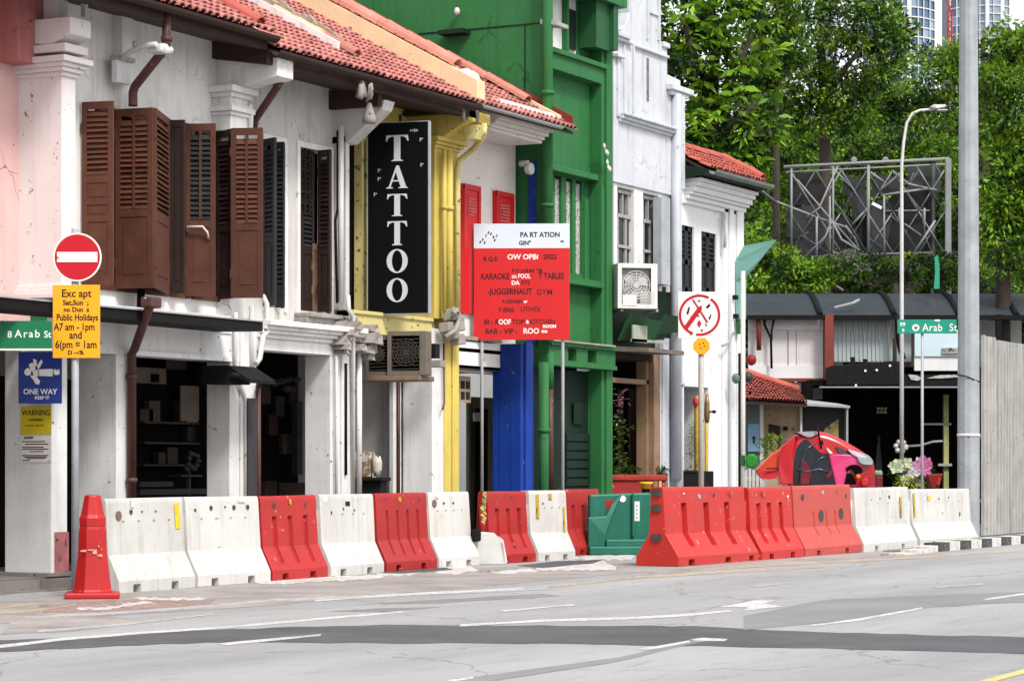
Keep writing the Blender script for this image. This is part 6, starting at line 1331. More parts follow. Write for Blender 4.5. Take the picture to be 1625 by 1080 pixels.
# ------------------------------------------------------------------ the far side of the cross street
# local frame of each thing: x across the view street, y away, z up
def back(name, label, cat, px, W, group=None, yaw=FACE):
    x, y = far(px, W); t = thing(name, label, cat, (x, y, 0), yaw, group); k = W / FPX
    return t, (lambda p: (p - px) * k), (lambda yy: fh(yy, W))
BWHITE = pm('white_wall_panel', (.70, .70, .705), .6, .06, 1.2, streak=.25, grime=(.35, .35, .36))
BCORR = pm('grey_green_sheet', (.36, .41, .42), .5, .12, 1.5, streak=.5, grime=(.22, .26, .27))
ROOFT = pm('dark_slate_roof_sheet', (.020, .029, .036), .75, .2, .8, streak=.3, grime=(.12, .15, .16), blot=.15)
REDPOST = pm('rust_red_post', (.20, .040, .028), .6, .2, 2, streak=.4, grime=(.08, .02, .015))
DARKBR = pm('black_frame', (.010, .010, .011), .75, .2, 3, spec=.1)
W = 63.0
t, X, Z = back('covered_walkway', 'covered walkway with dark curved roof sheets and rust red posts', 'walkway', 1400, W)
ribs = [1150, 1288, 1403, 1503, 1592, 1690]
def arc(x, lift=0.0):
    out = []
    for i in range(8):
        a = i / 7; y = -1.6 + 3.2 * a; z = Z(507) + (Z(461) - Z(507)) * math.sin(math.pi * .5 * min(1, a * 1.15)) + lift; out.append((x, y, z))
    return out
for i in range(5):
    x0, x1 = X(ribs[i]) + .10, X(ribs[i + 1]) - .04; P = arc(x0); b = MB(); b.ext(P + [(a, c, z - .04) for a, c, z in reversed(P)], (x1 - x0, 0, 0)); b.build('roof_sheet', ROOFT, t, True)
for i, r_ in enumerate(ribs[1:5]):
    MB().tube([(a + X(r_) + .02, c, z + .02) for a, c, z in arc(0)], .075, 6).build('rib', DARKBR, t, True)
MB().box(X(1150), X(1700), -1.66, -1.55, Z(513), Z(506)).build('eaves_beam', DARKBR, t, True)
b = MB(); b.tube([(X(1312), -1.5, Z(494)), (X(1340), -1.45, Z(487)), (X(1352), -1.3, Z(481))], .03, 5); b.build('bent_strip', STEEL, t, True)
MB().box(X(1296), X(1309), -1.7, -1.5, Z(608), Z(505)).build('post', REDPOST, t, True); MB().box(X(1297), X(1308), -1.68, -1.5, 0, Z(608)).build('post_foot', DARKBR, t, True)
b = MB(); b.tube([(X(1408), -1.6, Z(505)), (X(1411), -1.6, Z(545)), (X(1414), -1.6, Z(562)), (X(1418), -1.6, Z(574))], .07, 6); b.build('post', DARKBR, t, True)
for px in (1562, 1612): MB().box(X(px), X(px + 7), -1.65, -1.5, 0, Z(505)).build('post', REDPOST if px > 1600 else DARKBR, t, True)
for x0, x1, y0, y1, m, dy in ((1180, 1296, 509, 528, BWHITE, -1.3), (1180, 1296, 583, 604, BWHITE, -1.32), (1180, 1241, 528, 583, pm('pinkish_white_panel', (.62, .59, .60), .6, .06, 2, streak=.2), -1.26), (1242.5, 1254, 528, 583, pm('pinkish_white_panel', (.62, .59, .60)), -1.265), (1255, 1296, 528, 583, pm('pinkish_white_panel', (.62, .59, .60)), -1.26), (1310, 1405, 507, 577, BCORR, -1.2), (1412, 1434, 507, 577, BCORR, -1.2), (1434, 1522, 570, 592, BWHITE, -1.70), (1434, 1521, 529, 570, pm('pale_blue_board', (.52, .64, .70), .5, .06, 2, streak=.2, grime=(.35, .45, .5)), -1.74), (1180, 1296, 609, 635, BWHITE, -1.2), (1560, 1625, 507, 592, BWHITE, .3)):
    MB().box(X(x0), X(x1), dy, dy + .08, Z(y1), Z(y0)).build('wall_panel', m, t, True)
b = MB(); rg = random.Random(4)
for i in range(14): p = 1314 + i * 6.5; b.box(X(p), X(p) + .025, -1.225, -1.2, Z(575), Z(510))
b.build('sheet_seam', BCORR, t, True)
b = MB()
for i in range(9): p = 1340 + i * 8 + rg.uniform(-3, 3); b.bar((X(p), -1.23, Z(510)), (X(p + rg.uniform(-1, 3)), -1.23, Z(520 + rg.uniform(0, 34))), .02, .012)
b.build('drip_streak', BWHITE, t, True)
MB().box(X(1476), X(1501), -1.79, -1.74, Z(566), Z(557)).build('small_notice', pm('greyed_print', (.35, .32, .31), .7, .4, 20, chips=1.5), t, True)
MB().box(X(1215), X(1297), -1.45, -1.35, Z(608), Z(603)).build('rail', REDPOST, t, True)
for pts in ([(1192, 508), (1195, 525), (1195, 560)], ): MB().tube([(X(a), -1.5, Z(c)) for a, c in pts], .06, 6).build('drainpipe', REDPOST, t, True)
MB().tube([(X(1204), -1.45, Z(510)), (X(1204), -1.45, Z(520)), (X(1214), -1.45, Z(541)), (X(1215), -1.45, Z(588))], .03, 6).build('cable', DARKBR, t, True); MB().tube([(X(1219), -1.45, Z(510)), (X(1215), -1.45, Z(530)), (X(1215), -1.45, Z(545))], .025, 6).build('cable', DARKBR, t, True)

W = 60.0
t, X, Z = back('shop', 'dark open fronted shop with black signboards under the covered walkway', 'shop', 1420, W)
b = MB(); b.box(X(1285), X(1700), 2.6, 2.8, 0, Z(575)); b.box(X(1285), X(1290), 0, 2.6, 0, Z(610)); b.box(X(1285), X(1700), .1, 2.6, Z(611), Z(602)); b.build('shell', DARK, t, True)
b = MB(); b.ext([(X(1311), 0, Z(611)), (X(1430), 0, Z(611)), (X(1430), 0, Z(574)), (X(1420), 0, Z(572)), (X(1320), 0, Z(580)), (X(1311), 0, Z(584))], (0, .18, 0)); b.build('signboard', BLACK, t, True, bevel=.02)
b = MB(); b.box(X(1432), X(1526), -.02, .16, Z(613), Z(594)); b.build('signboard', BLACK, t, True, label='black signboard with a pale leaf')
b = MB(); b.ext([(X(1441), -.05, Z(594)), (X(1454), -.05, Z(595)), (X(1463), -.05, Z(600)), (X(1456), -.05, Z(604)), (X(1445), -.05, Z(602))], (0, .03, 0)); b.ext([(X(1470), -.05, Z(600)), (X(1490), -.05, Z(595)), (X(1524), -.05, Z(594)), (X(1524), -.05, Z(598)), (X(1495), -.05, Z(600))], (0, .03, 0)); b.build('painted_leaf', pm('pale_leaf_print', (.42, .46, .42), .6, .3, 12, chips=.8), t, True)
b = MB(); b.box(X(1300), X(1526), -.04, .0, Z(615), Z(613)); b.box(X(1430), X(1433), -.03, .16, Z(613), Z(592)); b.build('trim', STEEL, t, True)
b = MB()
for px, py in ((1373, 588), (1391, 587), (1412, 580), (1358, 611)): b.lathe([(.02, 0), (.03, .03)], (X(px), -.0, Z(py)), 8, 'y')
b.build('bolt', INKW, t, True)
for px, py in ((1352, 566), (1372, 569)): MB().ext([(X(px), .05, Z(py + 10)), (X(px + 5), .05, Z(py + 10)), (X(px + 5), .05, Z(py)), (X(px - 2), .05, Z(py))], (0, .1, 0)).build('spot_lamp', DARKBR, t, True)
b = MB()
for i in range(2):
    for j in range(3): b.box(X(1416 + j * 6), X(1420 + j * 6), 2.5, 2.58, Z(652 - i * 6), Z(648 - i * 6))
b.build('lit_window', pm('warm_small_panes', (.75, .72, .40), .5, .2, 9), t, True)
b = MB(); b.ext([(X(1408), 1.6, Z(700)), (X(1412), 1.6, Z(700)), (X(1417), 1.6, Z(760)), (X(1403), 1.6, Z(760))], (0, .1, 0)); b.lathe([(.03, 0), (.04, .1), (.03, .2)], (X(1410), 1.6, Z(702)), 8); b.build('folded_parasol', INGREY, t, True)
b = MB(); b.box(X(1508), X(1516), .9, 1.05, 0, Z(624)); b.build('post', pm('pale_yellow_green_post', (.36, .38, .16), .6, .3, 3, streak=.5, chips=.8), t, True)
b = MB(); b.box(X(1472), X(1520), .9, .96, Z(673), Z(670)); b.box(X(1498), X(1520), .8, .9, Z(739), Z(735)); b.tube([(X(1440), .9, Z(708)), (X(1470), .9, Z(706)), (X(1490), .9, Z(700)), (X(1506), .9, Z(699))], .03, 6); b.build('rack_bar', STEEL, t, True)
b = MB()
for a in range(7): b.lathe([(.02, 0), (.07, .03), (.02, .06)], (X(1438) + .12 * math.cos(a), .86, Z(708) + .12 * math.sin(a)), 7, 'y')
b.build('wall_ornament', ACW, t, True)

W = 56.0
t, X, Z = back('kiosk', 'small hut with orange red tiled roof beside the white corner house', 'hut', 1235, W)
HUTC = pm('cream_hut_wall', (.40, .31, .20), .75, .2, 3, streak=.4, chips=.8, blot=.3, grime=(.15, .11, .07))
MB().box(X(1170), X(1271), .3, 2.4, 0, Z(640)).build('wall', HUTC, t, True)
MB().box(X(1170), X(1206), .22, .3, 0, Z(641)).build('side_panel', pm('grey_teal_panel', (.13, .165, .17), .6, .2, 3), t, True)
o = MB().box(X(1188), X(1206), .14, .2, Z(716), Z(672)).build('door', pm('light_blue_door', (.17, .32, .45), .5, .1, 3, streak=.2), t, True); b = MB(); b.box(X(1196), X(1198.5), .12, .14, Z(703), Z(698)); b.box(X(1195.5), X(1199), .12, .14, Z(697), Z(692)); b.build('handle', DARKBR, o, True)
MB().box(X(1207), X(1213), .2, .3, 0, Z(641)).build('post', GREYW, t, True); MB().box(X(1271), X(1274), .1, .3, 0, Z(641)).build('post', PVC, t, True)
o = MB().ext([(X(1221), .24, Z(730)), (X(1222), .24, Z(672)), (X(1240), .24, Z(675)), (X(1240), .24, Z(730))], (0, .06, 0)).build('doorway', DARKB, t, True); MB().ext([(X(1220), .18, Z(728)), (X(1220), .18, Z(692)), (X(1227), .18, Z(686)), (X(1235), .18, Z(690)), (X(1236), .18, Z(728))], (0, .05, 0)).build('yellow_panel', pm('mottled_yellow_panel', (.52, .44, .16), .7, .3, 8, chips=1.0), o, True)
MB().box(X(1245), X(1252), .22, .3, Z(682), Z(676)).build('wall_lamp', DARKBR, t, True)
# roof: pantiles falling towards the street, eave on the left lower
b = MB(); rg = random.Random(8)
e0, e1, r0_, r1_ = (X(1160), -.5, Z(636)), (X(1277), -.5, Z(642)), (X(1150), 2.6, Z(572)), (X(1288), 2.6, Z(618))
nc, nr = 24, 9
def bil(u, v):
    p = Vector(e0).lerp(Vector(e1), u); q = Vector(r0_).lerp(Vector(r1_), u); return p.lerp(q, v)
nrm = (Vector(e1) - Vector(e0)).cross(Vector(r0_) - Vector(e0)).normalized()
for i in range(nc):
    for j in range(nr):
        if rg.random() < .03: continue
        i0 = len(b.v); jz = rg.uniform(0, .02)
        for v, lf in ((j / nr - .01, .035), ((j + 1.1) / nr, .0)):
            for g in range(5):
                a = math.pi * g / 4; p = bil((i + .5 - math.cos(a) * .44) / nc, v) + nrm * (math.sin(a) * .07 + lf + jz); b.v.append(tuple(p))
        for g in range(4): b.face((i0 + g, i0 + g + 1, i0 + 6 + g, i0 + 5 + g), True)
b.build('roof_tile', TILEO, t, True, kind='stuff', fix=False)
b = MB(); b.ext([e0, e1, r1_, r0_], (0, 0, -.06)); b.build('roof_boarding', TIMBER, t, True)
b = MB(); b.tube([Vector(r0_).lerp(Vector(r1_), f) + Vector((0, 0, .08)) for f in (0, .25, .5, .75, 1)], .09, 8); b.build('ridge_tile', TILEO, t, True)
b = MB(); b.box(X(1275), X(1347), .4, 2.0, 0, Z(645)); b.build('lean_to', pm('dark_grey_sheet', (.035, .036, .038), .6, .3, 2, streak=.4), t, True)
b = MB(); b.ext([(X(1272), -.2, Z(640)), (X(1347), -.2, Z(644)), (X(1347), 2.0, Z(636)), (X(1280), 2.0, Z(628))], (0, 0, -.05)); b.build('lean_to_roof', STEEL, t, True); MB().box(X(1344), X(1347), .1, .4, 0, Z(645)).build('post', STEEL, t, True)
b = MB(); b.ext([(X(1305), .36, Z(700)), (X(1312), .36, Z(680)), (X(1322), .36, Z(672)), (X(1334), .36, Z(664)), (X(1334), .36, Z(700))], (0, .03, 0)); b.build('torn_sheet', pm('mottled_yellow_panel', (.52, .44, .16)), t, True)
t, X, Z = back('shrub', 'bright green shrub between the hut and the red car', 'plant', 1225, 54.0)
leaves(500, ball(0, 0, Z(722), .35, .2, .45), .07, .15).build('foliage', LEAFY, t, True, fix=False)
t, X, Z = back('fence', 'low white picket fence left of the red car', 'fence', 1195, 53.0)
for i in range(6): MB().box(X(1182 + i * 6), X(1186 + i * 6), 0, .03, 0, Z(745 - (i % 2) * 2)).build('picket', PVC, t, True)
MB().box(X(1180), X(1220), .03, .06, Z(762), Z(756)).build('rail', PVC, t, True)

# red car with open dark side
W = 51.0
t, X, Z = back('car', 'red and pink car with open dark side and pale headlamp behind the barriers', 'car', 1300, W)
CARR = pm('car_red', (.50, .012, .022), .22, .12, 1.2, spec=.6, bump=0); CARO = pm('car_orange_red', (.62, .060, .022), .3, .15, 1.5, spec=.5, bump=0); CARP = pm('car_pink', (.74, .05, .20), .25, .1, 1.0, spec=.6, bump=0); CARD = pm('car_dark_red', (.16, .006, .010), .3, .2, 1.0, spec=.5, bump=0)
def smooth(P, n=4, keep=70):          # rounded outline through the given points; sharp corners stay
    out = []; N = len(P)
    for i in range(N):
        p0, p1, p2, p3 = (Vector(P[(i + k) % N]) for k in (-1, 0, 1, 2))
        if (p2 - p1).length < 1e-6: continue
        m1 = (p2 - p0) * .5 if (p1 - p0).angle(p2 - p1, 0) < R(keep) else (p2 - p1); m2 = (p3 - p1) * .5 if (p2 - p1).angle(p3 - p2, 0) < R(keep) else (p2 - p1)
        L = (p2 - p1).length; m1 = m1.normalized() * L; m2 = m2.normalized() * L
        for k in range(n):
            t_ = k / n; out.append(tuple((2*t_**3 - 3*t_**2 + 1) * p1 + (t_**3 - 2*t_**2 + t_) * m1 + (-2*t_**3 + 3*t_**2) * p2 + (t_**3 - t_**2) * m2))
    return out
def shellx(b, prof, ys):           # body lofted across the car: profile in picture heights, inset per depth
    prof = smooth(prof); n = len(prof); i0 = len(b.v); cx = sum(p[0] for p in prof) / n; cz = min(Z(p[1]) for p in prof)
    for y, sc in ys:
        for a, c in prof: b.v.append((X(cx + (a - cx) * sc), y, cz + (Z(c) - cz) * sc))
    for r_ in range(len(ys) - 1):
        for k in range(n): l = (k + 1) % n; b.face((i0 + r_ * n + k, i0 + r_ * n + l, i0 + (r_ + 1) * n + l, i0 + (r_ + 1) * n + k), True)
    b.face(range(i0, i0 + n)); b.face(range(i0 + (len(ys) - 1) * n + n - 1, i0 + (len(ys) - 1) * n - 1, -1)); return b
prof = [(1250, 775), (1252, 735), (1258, 705), (1266, 689), (1280, 684), (1305, 684), (1325, 690), (1345, 700), (1365, 712), (1380, 722), (1388, 730), (1391, 750), (1392, 775)]
b = shellx(MB(), [(a, c if c < 775 else 850) for a, c in prof], ((.09, .93), (.12, .965), (.18, .99), (.28, 1.0), (1.2, 1.0), (1.4, .97), (1.5, .92))); b.build('body', CARR, t, True)
b = MB(); b.ext(smooth([(X(1202), .35, Z(745)), (X(1212), .30, Z(736)), (X(1225), .25, Z(722)), (X(1240), .2, Z(711)), (X(1240), .12, Z(742)), (X(1236), .12, Z(752)), (X(1216), .2, Z(760)), (X(1208), .3, Z(755))]), (0, .35, 0)); b.build('raised_flap', CARO, t, True, bevel=.03, label='orange red raised flap')
b = MB(); b.ext(smooth([(X(1240), .1, Z(711)), (X(1252), .05, Z(700)), (X(1264), .02, Z(688)), (X(1258), .02, Z(720)), (X(1258), .02, Z(768)), (X(1238), .06, Z(768)), (X(1236), .08, Z(740))]), (0, .4, 0)); b.build('rear_door', CARR, t, True, bevel=.02)
b = MB(); b.ext(smooth([(X(1204), .2, Z(748)), (X(1237), .07, Z(746)), (X(1235), .06, Z(758)), (X(1214), .1, Z(760))]), (0, .05, 0)); b.build('flap_lining', CARR, t, True); MB().box(X(1217), X(1236), .04, .1, Z(744), Z(742)).build('handle', DARKBR, t, True)
o = MB().ext(smooth([(X(1259), .085, Z(775)), (X(1260), .085, Z(735)), (X(1265), .085, Z(710)), (X(1278), .085, Z(697)), (X(1284), .085, Z(699)), (X(1296), .085, Z(712)), (X(1304), .085, Z(718)), (X(1317), .085, Z(720)), (X(1321), .085, Z(745)), (X(1328), .085, Z(775))]), (0, .06, 0)).build('open_side', pm('dark_car_inside', (.010, .012, .020), .25, .4, 4, spec=.5), t, True)
b = MB(); rg = random.Random(21)
for q in ([(1270, 768), (1272, 735), (1280, 712), (1290, 706)], [(1286, 768), (1290, 742), (1300, 728), (1310, 724)], [(1266, 744), (1280, 748), (1300, 744), (1316, 748)]): b.tube([(X(a), .065, Z(c)) for a, c in q], .022, 6)
b.build('seat_frame', pm('blue_black_trim', (.03, .04, .07), .2, .5, 6, spec=.7), o, True)
b = MB(); b.ext(smooth([(X(1268), .06, Z(768)), (X(1275), .05, Z(728)), (X(1284), .05, Z(740)), (X(1290), .06, Z(752)), (X(1288), .06, Z(768))]), (0, .02, 0)); b.build('seat', CARD, o, True, bevel=.02); b = MB(); b.ext(smooth([(X(1310), .05, Z(756)), (X(1321), .05, Z(742)), (X(1321), .05, Z(752)), (X(1315), .05, Z(758))]), (0, .02, 0)); b.build('seat', CARD, o, True, bevel=.02)
b = MB(); b.ext(smooth([(X(1316), .04, Z(722)), (X(1330), .02, Z(720)), (X(1360), .03, Z(724)), (X(1372), .06, Z(740)), (X(1350), .02, Z(748)), (X(1342), .03, Z(775)), (X(1328), .04, Z(775)), (X(1321), .04, Z(745))]), (0, .12, 0)); b.build('front_wing', CARP, t, True, bevel=.03, label='glossy pink front wing')
b = MB(); b.ext(smooth([(X(1265), .03, Z(685)), (X(1290), .03, Z(684)), (X(1302), .04, Z(686)), (X(1284), .03, Z(693))]), (0, 1.0, 0)); b.build('roof_strip', STEEL, t, True)
b = MB(); b.ext(smooth([(X(1327), .05, Z(708)), (X(1338), .07, Z(712)), (X(1352), .06, Z(720)), (X(1334), .04, Z(719))]), (0, .1, 0)); b.build('side_window', GLASSD, t, True)
b = MB(); b.ext(smooth([(X(1345), .0, Z(713)), (X(1362), .02, Z(717)), (X(1378), .03, Z(722)), (X(1386), .06, Z(730)), (X(1370), .0, Z(727)), (X(1354), .0, Z(722))]), (0, .2, 0)); b.build('windscreen_edge', pm('pale_lilac_glass', (.48, .46, .52), .15, .1, 3, spec=.7, bump=0), t, True, bevel=.01)
b = MB(); b.ext(smooth([(X(1360), -.02, Z(726)), (X(1376), -.01, Z(726)), (X(1386), .02, Z(731)), (X(1383), .0, Z(737)), (X(1366), -.02, Z(735))]), (0, .1, 0)); b.build('headlight', pm('headlamp_glass', (.32, .42, .42), .12, .3, 9, spec=.8, bump=0), t, True, bevel=.01)
b = MB(); b.ext(smooth([(X(1342), .0, Z(742)), (X(1352), -.03, Z(737)), (X(1364), -.03, Z(739)), (X(1370), -.0, Z(748)), (X(1360), .0, Z(754)), (X(1352), .0, Z(745)), (X(1344), .0, Z(748))]), (0, .05, 0)); b.ext(smooth([(X(1340), .0, Z(768)), (X(1344), -.02, Z(750)), (X(1352), -.02, Z(752)), (X(1360), .0, Z(768))]), (0, .05, 0)); b.build('grille_opening', DARK, t, True)
b = MB(); b.lathe([(.02, 0), (.06, .02), (.02, .05)], (X(1361), -.06, Z(756)), 8, 'y'); b.build('indicator', pm('orange_lens', (.75, .18, .02), .2, .1, 5, spec=.6), t, True)
b = MB(); b.lathe([(.05, 0), (.10, .05), (.06, .1)], (X(1371), -.08, Z(765)), 10, 'y'); b.bar((X(1360), -.05, Z(762)), (X(1386), -.03, Z(752)), .05, .05); b.build('bumper', CARR, t, True)
b = MB(); b.tube([(X(1297), -.03, Z(674)), (X(1299), -.05, Z(690)), (X(1303), -.06, Z(712))], .02, 6); b.ext(smooth([(X(1298), -.06, Z(702)), (X(1305), -.08, Z(698)), (X(1306), -.06, Z(706))]), (0, .04, 0)); b.build('mirror_arm', DARKBR, t, True)
b = MB(); b.ext(smooth([(X(1311), .02, Z(709)), (X(1316), .01, Z(712)), (X(1322), .02, Z(719)), (X(1317), .02, Z(719))]), (0, .03, 0)); b.build('quarter_window', SIGNW, t, True)
# flowers, baskets in front of the shop
W = 57.0
def flowers(label, px, py, r, n, mat, sm=(.06, .12)):
    t, X, Z = back('flower_bouquet', label, 'flowers', px, W); k = W / FPX
    b = MB(); b.lathe([(.10, 0), (.16, Z(775))], (0, 0, 0), 8); b.build('bucket', GREENX, t, True)
    leaves(90, ball(0, .05, Z(py + 8), r * 1.0, .15, r * .8), .08, .16).build('foliage', LEAFG, t, True, fix=False)
    b = MB(); rg = random.Random(px)
    for i in range(n):
        c = Vector((rg.gauss(0, r * .5), rg.uniform(-.2, 0), Z(py) + rg.gauss(0, r * .45)))
        for q in range(6):
            a = q * math.pi / 3; s = rg.uniform(*sm); i0 = len(b.v); b.v += [tuple(c), tuple(c + Vector((math.cos(a - .5) * s, -.02, math.sin(a - .5) * s))), tuple(c + Vector((math.cos(a) * s * 1.3, -.01, math.sin(a) * s * 1.3))), tuple(c + Vector((math.cos(a + .5) * s, -.02, math.sin(a + .5) * s)))]; b.face((i0, i0 + 1, i0 + 2, i0 + 3))
    b.build('blossom', mat, t, True, kind='stuff', fix=False)
flowers('bunch of pale green and white flowers left in front of the dark shop', 1428, 742, .22, 14, pm('pale_green_petal', (.55, .62, .42), .6, .2, 5, island=.3))
flowers('bunch of lilac white flowers in the middle before the dark shop', 1451, 743, .22, 14, pm('lilac_petal', (.60, .55, .62), .6, .2, 5, island=.3))
flowers('bunch of bright pink flowers beside the thin sign post', 1466, 740, .20, 14, pm('magenta_petal', (.66, .20, .42), .6, .3, 5, island=.4))
t, X, Z = back('shrub', 'yellow green mound of leaves in front of the flowers', 'plant', 1445, 55.5); leaves(260, ball(0, 0, Z(768), .38, .2, .14), .06, .12).build('foliage', pm('lime_leaf', (.30, .36, .02), .6, .3, 6, island=.35), t, True, fix=False)
t, X, Z = back('flower_pot', 'dark red flower pot right of the pink flowers', 'pot', 1484, 56.0); MB().ext([(X(1472), 0, Z(752)), (X(1497), 0, Z(751)), (X(1490), 0, Z(775)), (X(1478), 0, Z(775))], (0, .3, 0)).build('pot', pm('dark_red_pot', (.26, .02, .02), .5, .2, 4), t, True, bevel=.02); MB().box(X(1476), X(1492), .05, .25, 0, Z(775)).build('stand', DARKBR, t, True); b = MB(); b.ext([(X(1486), -.03, Z(768)), (X(1490), -.03, Z(754)), (X(1493), -.03, Z(760)), (X(1490), -.03, Z(770))], (0, .03, 0)); b.build('painted_flame', CARO, t, True)
t, X, Z = back('crate', 'small red crate right of the pink car', 'crate', 1394, 54.0)
MB().box(X(1390), X(1401), 0, .2, 0, Z(756)).build('box', CARD, t, True, bevel=.01); MB().lathe([(.05, Z(756)), (.10, Z(752)), (.07, Z(746))], (X(1395), .1, 0), 8).build('bundle', pm('grey_green_bundle', (.30, .33, .25), .7, .3, 6), t, True)

# truss billboard frame with torn dark sheets
W = 68.0
t, X, Z = back('billboard_frame', 'steel truss billboard frame with torn dark sheets in front of the trees', 'frame', 1380, W)
TR = pm('white_steel_tube', (.24, .25, .26), .5, .15, 3, streak=.3)
TRD = pm('grey_steel_tube', (.10, .105, .11), .5, .2, 3)
def tub(n, pts, r, m=TR, y=0.0): return MB().tube([(X(a), y, Z(c)) for a, c in pts], r * .82, 6).build(n, m, t, True)
tub('top_rail', [(1244, 265), (1380, 258), (1506, 252)], .055); tub('top_rail', [(1250, 270), (1506, 257)], .03, y=.5)
b = MB(); b.box(X(1500), X(1509), -.06, .06, 0, Z(252)); b.build('post', TR, t, True); b = MB(); b.box(X(1483), X(1488), .4, .5, 0, Z(256)); b.build('post', TRD, t, True)
for px, y0, y1 in ((1322, 263, 415), (1378, 262, 405), (1403, 310, 410), (1317, 311, 420), (1296, 345, 415), (1467, 330, 365), (1427, 330, 355), (1256, 265, 400)): tub('upright', [(px, y0), (px, y1)], .035 if px != 1378 else .05)
tub('bottom_rail', [(1290, 408), (1370, 404), (1480, 401)], .045, TRD); tub('bottom_rail', [(1510, 401), (1625, 400)], .035, TRD)
braces = [[(1265, 285), (1310, 338), (1366, 401)], [(1190, 290), (1230, 318), (1300, 345), (1345, 360)], [(1275, 372), (1320, 402)], [(1322, 260), (1360, 300)], [(1320, 350), (1335, 380), (1372, 402)], [(1322, 315), (1352, 352)], [(1400, 300), (1432, 272)], [(1385, 270), (1407, 286)], [(1440, 306), (1462, 335), (1470, 380), (1482, 410)], [(1456, 262), (1477, 298)], [(1402, 308), (1475, 297)], [(1440, 303), (1455, 270)], [(1278, 407), (1310, 375), (1320, 350)], [(1354, 355), (1378, 330)], [(1381, 375), (1402, 392)], [(1408, 332), (1480, 331)], [(1450, 402), (1484, 350)], [(1344, 375), (1372, 401)], [(1438, 353), (1465, 372)], [(1345, 355), (1360, 375), (1370, 400)], [(1412, 340), (1424, 352), (1430, 340)], [(1290, 410), (1350, 395)], [(1420, 270), (1445, 290), (1490, 300)], [(1488, 256), (1500, 280)], [(1330, 262), (1300, 330), (1280, 345)]]
for i, p in enumerate(braces): tub('brace', p, (.03, .042, .024)[i % 3], (TR, TR, TRD)[i % 3], (i % 4) * .16)
for i in range(6):                       # regular crossed lattice behind the heavier tubes
    for j in range(2):
        a0, a1, c0, c1 = 1256 + i * 41, 1297 + i * 41, 268 + j * 66, 334 + j * 66
        tub('brace', [(a0, c0), (a1, c1)], .024, TRD if (i + j) % 2 else TR, .34); tub('brace', [(a1, c0), (a0, c1)], .024, TR if i % 2 else TRD, .38)
tub('stay', [(1230, 392), (1338, 461)], .045); tub('stay', [(1180, 280), (1232, 322)], .06, TRD)
SH = pm('torn_dark_grey_sheet', (.034, .036, .040), .6, .25, 1.5, streak=.3, grime=(.03, .03, .032)); SHB = pm('black_mesh_sheet', (.012, .012, .013), .6, .3, 2)
for i, (pts, m) in enumerate((([(1345, 272), (1362, 280), (1376, 275), (1380, 330), (1362, 350), (1352, 310), (1340, 300)], SH), ([(1382, 318), (1412, 312), (1420, 350), (1410, 395), (1382, 402)], SH), ([(1250, 330), (1300, 320), (1310, 345), (1270, 375), (1252, 372)], SH), ([(1270, 380), (1305, 350), (1320, 400), (1262, 412)], SH), ([(1395, 270), (1440, 280), (1430, 300), (1385, 308)], SH), ([(1320, 335), (1360, 345), (1375, 380), (1375, 402), (1325, 404)], SHB), ([(1425, 300), (1490, 298), (1488, 398), (1412, 402), (1405, 330)], SHB), ([(1255, 272), (1300, 268), (1318, 300), (1300, 320), (1258, 322)], SHB), ([(1446, 258), (1500, 256), (1500, 300), (1450, 300)], SH), ([(1372, 330), (1430, 320), (1420, 402), (1370, 403)], SHB))):
    b = MB(); b.ext([(X(a), .5 + .03 * i, Z(c)) for a, c in pts], (0, .015, 0)); b.build('torn_sheet', m, t, True)
b = MB(); b.bar((X(1383), -.1, Z(323)), (X(1398), -.12, Z(331)), .10, .08); b.build('lamp_tube', INKW, t, True)
for px in (1355, 1405): MB().lathe([(.06, -.03), (.09, 0), (.06, .03)], (X(px), 0, Z(254)), 10, 'y').build('ring', TR, t, True)

